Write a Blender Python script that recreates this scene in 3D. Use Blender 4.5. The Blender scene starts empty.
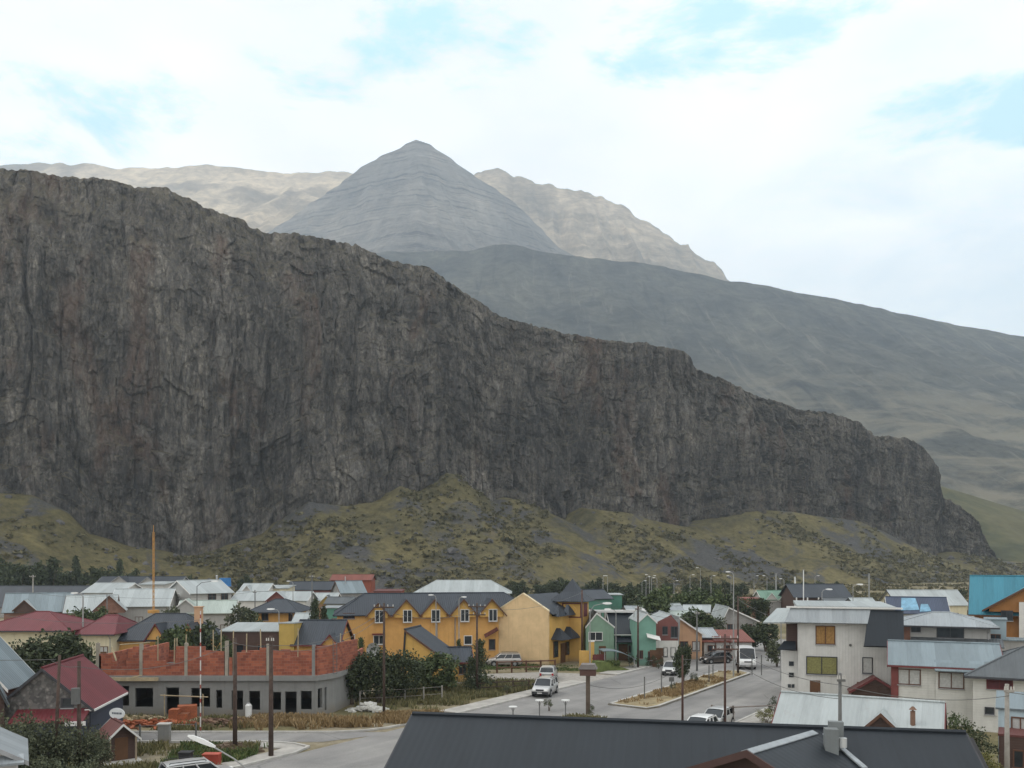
import bpy, bmesh, math, random
import numpy as np
from mathutils import Vector, Matrix

R = math.radians
random.seed(7)
RNG = np.random.default_rng(11)
scene = bpy.context.scene
COL = scene.collection

# ------------------------------------------------------------------ camera
CAM_H, FOC = 13.0, 887.0          # eye height in metres, focal length in photo pixels
HZ = 560.0                        # row of the horizon
cam_d = bpy.data.cameras.new("camera")
cam = bpy.data.objects.new("camera", cam_d)
COL.objects.link(cam)
cam.location = (0, 0, CAM_H)
cam.rotation_euler = (R(90), 0, 0)
cam_d.sensor_width = 36.0
cam_d.lens = 36.0 * FOC / 1024.0
cam_d.shift_y = (HZ - 384.0) / 1024.0
cam_d.clip_start = 0.5
cam_d.clip_end = 30000
scene.camera = cam

# ------------------------------------------------------------------ world, sun, exposure
SUN_EL, SUN_AZ = 52.0, -78.0      # azimuth measured from +Y (into the picture) towards +X
world = bpy.data.worlds.new("World")
scene.world = world
world.use_nodes = True
wt = world.node_tree
wt.nodes.clear()


def NN(tree, typ, **kw):
    n = tree.nodes.new(typ)
    for k, v in kw.items():
        setattr(n, k, v)
    return n


def sky_dir(px, py):
    v = Vector(((px - 512) / FOC, 1.0, (HZ - py) / FOC))
    return v.normalized()


def build_world():
    L = wt.links.new
    out = NN(wt, "ShaderNodeOutputWorld")
    bg = NN(wt, "ShaderNodeBackground")
    bg.inputs["Strength"].default_value = 0.1
    sky = NN(wt, "ShaderNodeTexSky", sky_type="NISHITA", sun_disc=False)
    sky.sun_elevation = R(SUN_EL)
    sky.sun_rotation = R(SUN_AZ)
    sky.air_density = 1.0
    sky.dust_density = 1.5
    tc = NN(wt, "ShaderNodeTexCoord")
    mp = NN(wt, "ShaderNodeMapping")
    mp.inputs["Scale"].default_value = (1.0, 1.0, 2.6)
    L(tc.outputs["Generated"], mp.inputs["Vector"])
    n1 = NN(wt, "ShaderNodeTexNoise")
    n1.inputs["Scale"].default_value = 5.5
    n1.inputs["Detail"].default_value = 9
    n1.inputs["Roughness"].default_value = 0.6
    n1.inputs["Distortion"].default_value = 0.25
    L(mp.outputs["Vector"], n1.inputs["Vector"])
    total = None
    # gaps in the cloud deck: direction, angular radius
    gaps = [((425, 38), .085, .95), ((505, 40), .045, .7), ((310, 90), .08, .6), ((215, 108), .08, .5), ((120, 106), .07, .42), ((30, 112), .09, .55),
            ((700, 35), .085, .95), ((770, 42), .085, .95), ((835, 55), .05, .6), ((930, 112), .075, .9), ((1015, 112), .06, .9),
            ((25, 8), .06, .5), ((985, 300), .05, .35)]
    for (px, py), rad, amp in gaps:
        d = sky_dir(px, py)
        dv = Vector((d.x, d.y, d.z * 2.6))
        ds = NN(wt, "ShaderNodeVectorMath", operation="DISTANCE")
        L(mp.outputs["Vector"], ds.inputs[0])
        ds.inputs[1].default_value = dv
        mr = NN(wt, "ShaderNodeMapRange", interpolation_type="SMOOTHSTEP")
        mr.inputs["From Min"].default_value = rad * 2.1
        mr.inputs["From Max"].default_value = 0.0
        mr.inputs["To Min"].default_value = 0
        mr.inputs["To Max"].default_value = amp
        L(ds.outputs["Value"], mr.inputs["Value"])
        if total is None:
            total = mr.outputs["Result"]
        else:
            mx = NN(wt, "ShaderNodeMath", operation="MAXIMUM")
            L(total, mx.inputs[0]); L(mr.outputs["Result"], mx.inputs[1])
            total = mx.outputs[0]
    # gap strength + cloud noise -> how much open sky shows
    nm = NN(wt, "ShaderNodeMath", operation="SUBTRACT")
    L(n1.outputs["Fac"], nm.inputs[0]); nm.inputs[1].default_value = .5
    wg = NN(wt, "ShaderNodeMath", operation="MULTIPLY_ADD", use_clamp=True)
    L(total, wg.inputs[0]); wg.inputs[1].default_value = 2.2; wg.inputs[2].default_value = .12
    wm = NN(wt, "ShaderNodeMath", operation="MULTIPLY")
    L(nm.outputs[0], wm.inputs[0]); L(wg.outputs[0], wm.inputs[1])
    ad = NN(wt, "ShaderNodeMath", operation="MULTIPLY_ADD")
    L(wm.outputs[0], ad.inputs[0])
    ad.inputs[1].default_value = 4.2
    L(total, ad.inputs[2])
    op = NN(wt, "ShaderNodeMapRange", interpolation_type="SMOOTHSTEP")
    op.inputs["From Min"].default_value = .4
    op.inputs["From Max"].default_value = 1.15
    L(ad.outputs[0], op.inputs["Value"])
    # cloud brightness
    n2 = NN(wt, "ShaderNodeTexNoise")
    n2.inputs["Scale"].default_value = 2.6
    n2.inputs["Detail"].default_value = 7
    L(mp.outputs["Vector"], n2.inputs["Vector"])
    cr = NN(wt, "ShaderNodeValToRGB")
    cr.color_ramp.elements[0].position = 0.36
    cr.color_ramp.elements[0].color = (11.6, 12.0, 12.1, 1)
    cr.color_ramp.elements[1].position = 0.55
    cr.color_ramp.elements[1].color = (14.2, 14.2, 14.0, 1)
    L(n2.outputs["Fac"], cr.inputs["Fac"])
    # a thin grey-blue veil low on the right
    d = sky_dir(960, 270)
    ds = NN(wt, "ShaderNodeVectorMath", operation="DISTANCE")
    L(tc.outputs["Generated"], ds.inputs[0])
    ds.inputs[1].default_value = d
    mr = NN(wt, "ShaderNodeMapRange", interpolation_type="SMOOTHSTEP")
    mr.inputs["From Min"].default_value = .36
    mr.inputs["From Max"].default_value = .02
    mr.inputs["To Max"].default_value = .85
    L(ds.outputs["Value"], mr.inputs["Value"])
    vm = NN(wt, "ShaderNodeMath", operation="MULTIPLY")
    L(mr.outputs["Result"], vm.inputs[0])
    nr = NN(wt, "ShaderNodeMapRange")
    nr.inputs["From Min"].default_value = .62
    nr.inputs["From Max"].default_value = .38
    L(n1.outputs["Fac"], nr.inputs["Value"])
    L(nr.outputs["Result"], vm.inputs[1])
    veil = NN(wt, "ShaderNodeMixRGB")
    veil.inputs[2].default_value = (9.4, 10.9, 11.6, 1)
    L(vm.outputs[0], veil.inputs[0])
    L(cr.outputs["Color"], veil.inputs[1])
    # open sky as seen through thin high cloud
    thin = NN(wt, "ShaderNodeMixRGB")
    thin.inputs[0].default_value = 0.82
    thin.inputs[2].default_value = (7.6, 12.6, 13.6, 1)
    L(sky.outputs["Color"], thin.inputs[1])
    mix = NN(wt, "ShaderNodeMixRGB")
    L(op.outputs["Result"], mix.inputs[0])
    L(veil.outputs["Color"], mix.inputs[1])
    L(thin.outputs["Color"], mix.inputs[2])
    L(mix.outputs["Color"], bg.inputs["Color"])
    L(bg.outputs["Background"], out.inputs["Surface"])


build_world()

sun_d = bpy.data.lights.new("sun", "SUN")
sun_d.energy = 1.1
sun_d.angle = R(14)
sun_d.color = (1.0, 0.95, 0.88)
sun = bpy.data.objects.new("sun", sun_d)
COL.objects.link(sun)
_s = Vector((math.sin(R(SUN_AZ)) * math.cos(R(SUN_EL)), math.cos(R(SUN_AZ)) * math.cos(R(SUN_EL)), math.sin(R(SUN_EL))))
sun.rotation_euler = (-_s).to_track_quat("-Z", "Y").to_euler()
sun.location = (-60, 20, 120)

vs = scene.view_settings
vs.view_transform = "Standard"
vs.look = "None"
vs.exposure = 0.0
vs.gamma = 1.0
vs.use_curve_mapping = False
scene.cycles.volume_bounces = 1
scene.cycles.max_bounces = 6


# ------------------------------------------------------------------ photo geometry -> metres
def G(px, py):
    """point of the flat town ground seen at a place of the photograph"""
    D = CAM_H * FOC / (py - HZ)
    return Vector(((px - 512) / FOC * D, D, 0))


def ZH(py, D):
    return CAM_H - (py - HZ) / FOC * D


def XH(px, D):
    return (px - 512) / FOC * D


def P3(px, py, D):
    return Vector((XH(px, D), D, ZH(py, D)))


# ------------------------------------------------------------------ noise
def _hash(ix, iy, seed):
    h = (ix.astype(np.int64) * 374761393 + iy.astype(np.int64) * 668265263 + seed * 974634777) & 0x7FFFFFFF
    h = ((h ^ (h >> 13)) * 1274126177) & 0x7FFFFFFF
    h = h ^ (h >> 16)
    return (h & 0xFFFF) / 65535.0


def vnoise(x, y, seed=0):
    x = np.asarray(x, float); y = np.asarray(y, float)
    x, y = np.broadcast_arrays(x, y)
    ix = np.floor(x); iy = np.floor(y)
    fx = x - ix; fy = y - iy
    fx = fx * fx * fx * (fx * (fx * 6 - 15) + 10); fy = fy * fy * fy * (fy * (fy * 6 - 15) + 10)
    a = _hash(ix, iy, seed); b = _hash(ix + 1, iy, seed)
    c = _hash(ix, iy + 1, seed); d = _hash(ix + 1, iy + 1, seed)
    return (a + (b - a) * fx) * (1 - fy) + (c + (d - c) * fx) * fy


def fbm(x, y, seed=0, oct=5, gain=.5, lac=2.03):
    s = 0; a = 1; t = 0
    for o in range(oct):
        s = s + a * (vnoise(x, y, seed + o * 17) * 2 - 1)
        t += a
        a *= gain; x = np.asarray(x) * lac + 13.7; y = np.asarray(y) * lac + 7.1
    return s / t


def ridged(x, y, seed=0, oct=4, gain=.5):
    s = 0; a = 1; t = 0
    for o in range(oct):
        s = s + a * (1 - np.abs(vnoise(x, y, seed + o * 17) * 2 - 1))
        t += a
        a *= gain; x = np.asarray(x) * 2.07 + 3.7; y = np.asarray(y) * 2.07 + 9.1
    return s / t


# ------------------------------------------------------------------ materials
MATS = {}


def new_mat(name):
    m = bpy.data.materials.new(name)
    m.use_nodes = True
    t = m.node_tree
    b = t.nodes["Principled BSDF"]
    return m, t, b


def ramp(t, fac, stops):
    cr = NN(t, "ShaderNodeValToRGB")
    els = cr.color_ramp.elements
    while len(els) < len(stops):
        els.new(0.5)
    for e, (p, c) in zip(els, stops):
        e.position = p
        e.color = (*c, 1)
    t.links.new(fac, cr.inputs["Fac"])
    return cr.outputs["Color"]


def noise(t, scale, detail=5, rough=.6, vec=None, coord="Object", sc=None, dist=0.0):
    n = NN(t, "ShaderNodeTexNoise")
    n.inputs["Scale"].default_value = scale
    n.inputs["Detail"].default_value = detail
    n.inputs["Roughness"].default_value = rough
    n.inputs["Distortion"].default_value = dist
    if vec is None:
        tc = NN(t, "ShaderNodeTexCoord")
        vec = tc.outputs[coord]
    if sc is not None:
        mp = NN(t, "ShaderNodeMapping")
        mp.inputs["Scale"].default_value = sc
        t.links.new(vec, mp.inputs["Vector"])
        vec = mp.outputs["Vector"]
    t.links.new(vec, n.inputs["Vector"])
    return n.outputs["Fac"]


def mixc(t, fac, a, b, mode="MIX"):
    m = NN(t, "ShaderNodeMixRGB", blend_type=mode)
    for i, v in ((0, fac), (1, a), (2, b)):
        if isinstance(v, (int, float)):
            m.inputs[i].default_value = v
        elif isinstance(v, tuple):
            m.inputs[i].default_value = (*v, 1)
        else:
            t.links.new(v, m.inputs[i])
    return m.outputs["Color"]


def mth(t, op, a, b=None, c=None):
    m = NN(t, "ShaderNodeMath", operation=op)
    for i, v in enumerate((a, b, c)):
        if v is None:
            continue
        if isinstance(v, (int, float)):
            m.inputs[i].default_value = v
        else:
            t.links.new(v, m.inputs[i])
    return m.outputs[0]


def maprange(t, v, a, b, c=0.0, d=1.0, smooth=True):
    m = NN(t, "ShaderNodeMapRange")
    if smooth:
        m.interpolation_type = "SMOOTHSTEP"
    t.links.new(v, m.inputs["Value"])
    m.inputs["From Min"].default_value = a; m.inputs["From Max"].default_value = b
    m.inputs["To Min"].default_value = c; m.inputs["To Max"].default_value = d
    return m.outputs["Result"]


def bump(t, b, h, dist=.05, strength=.6):
    n = NN(t, "ShaderNodeBump")
    n.inputs["Distance"].default_value = dist
    n.inputs["Strength"].default_value = strength
    t.links.new(h, n.inputs["Height"])
    t.links.new(n.outputs["Normal"], b.inputs["Normal"])


def sc3(c, k):
    return tuple(min(1, v * k) for v in c)


def plain(name, col, rough=.7, metal=0.0, var=.18, scale=1.5, spec=.3):
    """one colour with weathering mottling"""
    if name in MATS:
        return MATS[name]
    m, t, b = new_mat(name)
    f = noise(t, scale, 6, .65)
    c = ramp(t, f, [(.3, sc3(col, 1 - var)), (.7, sc3(col, 1 + var))])
    t.links.new(c, b.inputs["Base Color"])
    b.inputs["Roughness"].default_value = rough
    b.inputs["Metallic"].default_value = metal
    b.inputs["Specular IOR Level"].default_value = spec
    MATS[name] = m
    return m


def stucco(name, col, rough=.85):
    """rendered wall: mottling, rain streaks, dirt along the foot"""
    if name in MATS:
        return MATS[name]
    m, t, b = new_mat(name)
    f = noise(t, .9, 6, .65)
    c = ramp(t, f, [(.3, sc3(col, .86)), (.7, sc3(col, 1.06))])
    s = noise(t, 1.0, 4, .6, sc=(2.6, 2.6, .18))
    c = mixc(t, maprange(t, s, .52, .75, 0, .45), c, sc3(col, .68))
    sz = NN(t, "ShaderNodeSeparateXYZ"); tc2 = NN(t, "ShaderNodeTexCoord"); t.links.new(tc2.outputs["Object"], sz.inputs[0])
    splash = mth(t, "ADD", sz.outputs["Z"], mth(t, "MULTIPLY", f, -1.6))
    c = mixc(t, maprange(t, splash, -.9, .1, .6, 0), c, (.19, .16, .125))
    t.links.new(c, b.inputs["Base Color"])
    b.inputs["Roughness"].default_value = rough
    b.inputs["Specular IOR Level"].default_value = .2
    bump(t, b, noise(t, 14, 4), .02, .5)
    MATS[name] = m
    return m


def siding(name, col, board=.2, vertical=False):
    if name in MATS:
        return MATS[name]
    m, t, b = new_mat(name)
    tc = NN(t, "ShaderNodeTexCoord")
    sx = NN(t, "ShaderNodeSeparateXYZ")
    t.links.new(tc.outputs["Object"], sx.inputs[0])
    ax = mth(t, "ADD", sx.outputs["X"], sx.outputs["Y"]) if vertical else sx.outputs["Z"]
    saw = mth(t, "FRACT", mth(t, "DIVIDE", ax, board))
    gap = maprange(t, saw, .0, .12, .76, 1.0)
    f = noise(t, 1.1, 5, .6)
    c = ramp(t, f, [(.3, sc3(col, .88)), (.7, sc3(col, 1.06))])
    s = noise(t, 1.0, 4, .6, sc=(2.2, 2.2, .2))
    c = mixc(t, maprange(t, s, .52, .75, 0, .35), c, sc3(col, .7))
    c = mixc(t, 1.0, c, gap, "MULTIPLY")
    t.links.new(c, b.inputs["Base Color"])
    b.inputs["Roughness"].default_value = .7
    bump(t, b, saw, .025, .7)
    MATS[name] = m
    return m


def metal_roof(name, col, rough=.45, metal=.35, rust=0.0, var=.12, rib_k=.5):
    """corrugated sheet: ribs run down the slope (UV u = along the eave, v = down the slope, metres)"""
    if name in MATS:
        return MATS[name]
    m, t, b = new_mat(name)
    tc = NN(t, "ShaderNodeTexCoord")
    uv = tc.outputs["UV"]
    sx = NN(t, "ShaderNodeSeparateXYZ")
    t.links.new(uv, sx.inputs[0])
    sheet = mth(t, "FLOOR", mth(t, "DIVIDE", sx.outputs["X"], 1.05))
    wn = NN(t, "ShaderNodeTexWhiteNoise", noise_dimensions="1D")
    t.links.new(sheet, wn.inputs["W"])
    c = ramp(t, wn.outputs["Value"], [(0, sc3(col, 1 - var)), (1, sc3(col, 1 + var))])
    st = noise(t, 1.0, 6, .65, vec=uv, sc=(1.6, .22, 1))
    c = mixc(t, maprange(t, st, .45, .72, 0, .5), c, sc3(col, .66))
    bl = noise(t, .5, 5, .6, vec=uv)
    c = mixc(t, maprange(t, bl, .5, .75, 0, .4), c, sc3(col, 1.2))
    if rust:
        rs = noise(t, 1.1, 7, .7, vec=uv, sc=(1.2, .5, 1))
        c = mixc(t, maprange(t, rs, .55, .7, 0, rust), c, (.18, .07, .03))
    rib = mth(t, "SINE", mth(t, "MULTIPLY", sx.outputs["X"], 2 * math.pi / .26))
    seam = maprange(t, mth(t, "FRACT", mth(t, "DIVIDE", sx.outputs["X"], 1.05)), 0, .05, .86, 1)
    c = mixc(t, 1.0, c, seam, "MULTIPLY")
    t.links.new(c, b.inputs["Base Color"])
    b.inputs["Roughness"].default_value = rough
    b.inputs["Specular IOR Level"].default_value = .3
    b.inputs["Metallic"].default_value = metal
    bump(t, b, rib, .02, rib_k)
    MATS[name] = m
    return m


def brick(name, c1, c2, mortar, sx_=1.0, ms=.012):
    if name in MATS:
        return MATS[name]
    m, t, b = new_mat(name)
    tc = NN(t, "ShaderNodeTexCoord")
    s = NN(t, "ShaderNodeSeparateXYZ")
    t.links.new(tc.outputs["Object"], s.inputs[0])
    cb = NN(t, "ShaderNodeCombineXYZ")
    t.links.new(mth(t, "ADD", s.outputs["X"], s.outputs["Y"]), cb.inputs["X"])
    t.links.new(s.outputs["Z"], cb.inputs["Y"])
    br = NN(t, "ShaderNodeTexBrick")
    t.links.new(cb.outputs[0], br.inputs["Vector"])
    br.inputs["Color1"].default_value = (*c1, 1)
    br.inputs["Color2"].default_value = (*c2, 1)
    br.inputs["Mortar"].default_value = (*mortar, 1)
    br.inputs["Scale"].default_value = 1
    br.inputs["Brick Width"].default_value = .4 * sx_
    br.inputs["Row Height"].default_value = .2 * sx_
    br.inputs["Mortar Size"].default_value = ms * sx_
    f = noise(t, .7, 5, .65)
    c = mixc(t, 1.0, br.outputs["Color"], ramp(t, f, [(.25, (.62, .6, .6)), (.75, (1.15, 1.12, 1.1))]), "MULTIPLY")
    t.links.new(c, b.inputs["Base Color"])
    b.inputs["Roughness"].default_value = .9
    bump(t, b, br.outputs["Fac"], .015, -.4)
    MATS[name] = m
    return m


def stone_wall(name):
    if name in MATS:
        return MATS[name]
    m, t, b = new_mat(name)
    v = NN(t, "ShaderNodeTexVoronoi")
    v.inputs["Scale"].default_value = 3.6
    tc = NN(t, "ShaderNodeTexCoord")
    t.links.new(tc.outputs["Object"], v.inputs["Vector"])
    sp = NN(t, "ShaderNodeSeparateColor")
    t.links.new(v.outputs["Color"], sp.inputs[0])
    c = ramp(t, sp.outputs[0], [(0, (.12, .115, .11)), (.5, (.2, .19, .18)), (1, (.29, .27, .25))])
    d = maprange(t, v.outputs["Distance"], .02, .5, 1, .55)
    c = mixc(t, 1.0, c, d, "MULTIPLY")
    t.links.new(c, b.inputs["Base Color"])
    b.inputs["Roughness"].default_value = .9
    MATS[name] = m
    return m


def glass(name="window_glass", col=(.03, .035, .04), rough=.12):
    if name in MATS:
        return MATS[name]
    m, t, b = new_mat(name)
    f = noise(t, .8, 3)
    c = ramp(t, f, [(.3, sc3(col, .6)), (.7, sc3(col, 1.6))])
    t.links.new(c, b.inputs["Base Color"])
    b.inputs["Roughness"].default_value = rough
    b.inputs["Specular IOR Level"].default_value = .5
    MATS[name] = m
    return m


def leafy(name, dark, light, dry=None):
    if name in MATS:
        return MATS[name]
    m, t, b = new_mat(name)
    f = noise(t, .9, 4, .6)
    g = NN(t, "ShaderNodeNewGeometry")
    c = ramp(t, g.outputs["Random Per Island"], [(0, dark), (.75, light), (1, dry or sc3(light, 1.25))])
    c = mixc(t, maprange(t, f, .35, .65, 0, .6), c, dark)
    t.links.new(c, b.inputs["Base Color"])
    b.inputs["Roughness"].default_value = .75
    b.inputs["Specular IOR Level"].default_value = .15
    MATS[name] = m
    return m


# ------------------------------------------------------------------ mesh builder
class MB:
    def __init__(s):
        s.v = []; s.f = []; s.uv = []

    def face(s, pts, uv=None):
        n = len(s.v)
        s.v += [tuple(p) for p in pts]
        s.f.append(tuple(range(n, n + len(pts))))
        s.uv.append(uv if uv else [(p[0], p[2]) for p in pts])
        return s

    def hexa(s, b, t):
        """8-corner solid: bottom ring b (ccw from above), top ring t"""
        s.face([b[3], b[2], b[1], b[0]]); s.face(t)
        for i in range(4):
            j = (i + 1) % 4
            s.face([b[i], b[j], t[j], t[i]])
        return s

    def box(s, x0, x1, y0, y1, z0, z1):
        b = [(x0, y0, z0), (x1, y0, z0), (x1, y1, z0), (x0, y1, z0)]
        t = [(p[0], p[1], z1) for p in b]
        return s.hexa(b, t)

    def prism(s, poly, axis, a0, a1):
        """extrude a 2-D polygon: axis 'y' takes (x,z) points, 'x' takes (y,z), 'z' takes (x,y)"""
        def pt(p, a):
            return {"y": (p[0], a, p[1]), "x": (a, p[0], p[1]), "z": (p[0], p[1], a)}[axis]
        A = [pt(p, a0) for p in poly]; B = [pt(p, a1) for p in poly]
        s.face(A); s.face(list(reversed(B)))
        n = len(poly)
        for i in range(n):
            j = (i + 1) % n
            s.face([A[j], A[i], B[i], B[j]])
        return s

    def tube(s, p0, p1, r0, r1=None, n=8, cap=True):
        p0 = Vector(p0); p1 = Vector(p1)
        r1 = r0 if r1 is None else r1
        d = (p1 - p0).normalized()
        a = d.orthogonal().normalized(); b = d.cross(a)
        A = []; B = []
        for i in range(n):
            t = 2 * math.pi * i / n
            o = a * math.cos(t) + b * math.sin(t)
            A.append(p0 + o * r0); B.append(p1 + o * r1)
        for i in range(n):
            j = (i + 1) % n
            s.face([A[i], A[j], B[j], B[i]])
        if cap:
            s.face(list(reversed(A))); s.face(B)
        return s

    def path(s, pts, r, n=6):
        for a, b in zip(pts[:-1], pts[1:]):
            s.tube(a, b, r, r, n)
        return s

    def ball(s, c, r, seg=8, rings=6, sz=1.0):
        c = Vector(c)
        def pt(i, j):
            th = math.pi * i / rings; ph = 2 * math.pi * j / seg
            return c + Vector((r * math.sin(th) * math.cos(ph), r * math.sin(th) * math.sin(ph), r * sz * math.cos(th)))
        for i in range(rings):
            for j in range(seg):
                q = [pt(i, j), pt(i + 1, j), pt(i + 1, j + 1), pt(i, j + 1)]
                if i == 0:
                    q = [q[0], q[1], q[2]]
                elif i == rings - 1:
                    q = [q[0], q[1], q[3]]
                s.face(q)
        return s

    def loft(s, rings, cap=True):
        n = len(rings[0])
        for A, B in zip(rings[:-1], rings[1:]):
            for i in range(n):
                j = (i + 1) % n
                s.face([A[i], A[j], B[j], B[i]])
        if cap:
            s.face(list(reversed(rings[0]))); s.face(rings[-1])
        return s

    def build(s, name, mat, parent=None, smooth=False, weld=False, fixn=True):
        me = bpy.data.meshes.new(name)
        me.from_pydata(s.v, [], s.f)
        uvl = me.uv_layers.new(name="UVMap")
        flat = [c for u in s.uv for p in u for c in p]
        uvl.data.foreach_set("uv", flat)
        if weld or smooth or fixn:
            bm = bmesh.new()
            bm.from_mesh(me)
            if weld or smooth:
                bmesh.ops.remove_doubles(bm, verts=bm.verts, dist=.0005)
            if fixn:
                bmesh.ops.recalc_face_normals(bm, faces=bm.faces)
            bm.to_mesh(me)
            bm.free()
        me.materials.append(mat)
        if smooth:
            me.polygons.foreach_set("use_smooth", [True] * len(me.polygons))
        o = bpy.data.objects.new(name, me)
        COL.objects.link(o)
        if parent is not None:
            o.parent = parent
        return o


def tag(o, label=None, cat=None, group=None, kind=None):
    if label: o["label"] = label
    if cat: o["category"] = cat
    if group: o["group"] = group
    if kind: o["kind"] = kind
    return o


def thing(name, label, cat, loc=(0, 0, 0), rot=0.0, group=None):
    o = bpy.data.objects.new(name, None)
    o.empty_display_size = .5
    COL.objects.link(o)
    o.location = loc
    o.rotation_euler = (0, 0, rot)
    return tag(o, label, cat, group)


def copy_tree(o, parent=None):
    c = o.copy()
    COL.objects.link(c)
    c.parent = parent
    for ch in list(o.children):
        copy_tree(ch, c)
    return c


def grid_mesh(name, P, mat, smooth=True, kind="structure", flip=False):
    nr, nc, _ = P.shape
    me = bpy.data.meshes.new(name)
    n = nr * nc
    me.vertices.add(n)
    me.vertices.foreach_set("co", P.reshape(-1).astype(np.float32))
    i = np.arange(nr - 1)[:, None] * nc + np.arange(nc - 1)[None, :]
    q = np.stack([i, i + 1, i + nc + 1, i + nc], -1).reshape(-1, 4)
    if flip:
        q = q[:, ::-1]
    nf = len(q)
    me.loops.add(nf * 4)
    me.loops.foreach_set("vertex_index", q.reshape(-1).astype(np.int32))
    me.polygons.add(nf)
    me.polygons.foreach_set("loop_start", np.arange(0, nf * 4, 4, dtype=np.int32))
    me.update(calc_edges=True)
    me.polygons.foreach_set("use_smooth", [smooth] * nf)
    me.materials.append(mat)
    o = bpy.data.objects.new(name, me)
    COL.objects.link(o)
    if kind:
        o["kind"] = kind
    return o


def leaf_mesh(name, centers, sizes, mat, parent=None, seed=0, aspect=1.6, droop=0.0):
    """many small leaf quads (vectorised)"""
    rng = np.random.default_rng(seed)
    n = len(centers)
    a = rng.normal(size=(n, 3)); a[:, 2] -= droop
    a /= np.linalg.norm(a, axis=1, keepdims=True)
    b = np.cross(a, rng.normal(size=(n, 3)))
    b /= np.linalg.norm(b, axis=1, keepdims=True)
    s = np.asarray(sizes)[:, None]
    c = np.asarray(centers)
    V = np.stack([c - a * s * aspect * .5, c + b * s * .5, c + a * s * aspect * .5, c - b * s * .5], 1).reshape(-1, 3)
    me = bpy.data.meshes.new(name)
    me.vertices.add(4 * n)
    me.vertices.foreach_set("co", V.reshape(-1).astype(np.float32))
    me.loops.add(4 * n)
    me.loops.foreach_set("vertex_index", np.arange(4 * n, dtype=np.int32))
    me.polygons.add(n)
    me.polygons.foreach_set("loop_start", np.arange(0, 4 * n, 4, dtype=np.int32))
    me.update(calc_edges=True)
    me.materials.append(mat)
    o = bpy.data.objects.new(name, me)
    COL.objects.link(o)
    if parent is not None:
        o.parent = parent
    return o
# ================================================================== LAND
def interp(pts, x):
    xs = [p[0] for p in pts]; ys = [p[1] for p in pts]
    return np.interp(x, xs, ys)


# silhouettes read off the photograph (column, row)
RIM = [(-600, 140), (-250, 150), (-120, 158), (0, 169), (25, 169), (46, 173), (70, 176), (102, 179), (133, 186), (165, 188), (172, 192.5), (197, 202),
       (211, 210), (239, 217), (248, 226), (267, 232.6), (302, 234), (337, 241), (355, 246), (390, 260), (405, 263.5), (429, 267), (447, 281),
       (468, 295), (496, 313), (510, 319), (552, 330), (600, 340), (642, 343), (683, 351), (690, 357), (694, 367), (725, 380), (754, 394.5),
       (783, 403), (800, 410), (833, 413), (858, 421.5), (875, 436), (884, 436.6), (906, 438), (924, 447.5), (936, 464), (938, 476), (942, 497),
       (960, 506), (979, 522), (988, 550), (1000, 566), (1200, 575)]
FOOT = [(-600, 490), (0, 498), (34, 501), (68, 517), (89, 539), (130, 551), (164, 556), (191, 563), (222, 552.6), (263, 542), (294, 517), (307, 506),
        (349, 511), (379, 506), (402, 491), (416, 498), (450, 477), (471, 493), (495, 508), (512, 503), (539, 513), (570, 527), (584, 513),
        (628, 517), (650, 524), (686, 531), (712, 524), (756, 513), (789, 515), (818, 520), (854, 524), (884, 537), (913, 552), (938, 562),
        (960, 556), (988, 562), (1000, 566), (1200, 572)]


def line_D(px):
    t = (px - 512) / FOC
    return 484.7 / (1 - 0.4779 * t)


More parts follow.
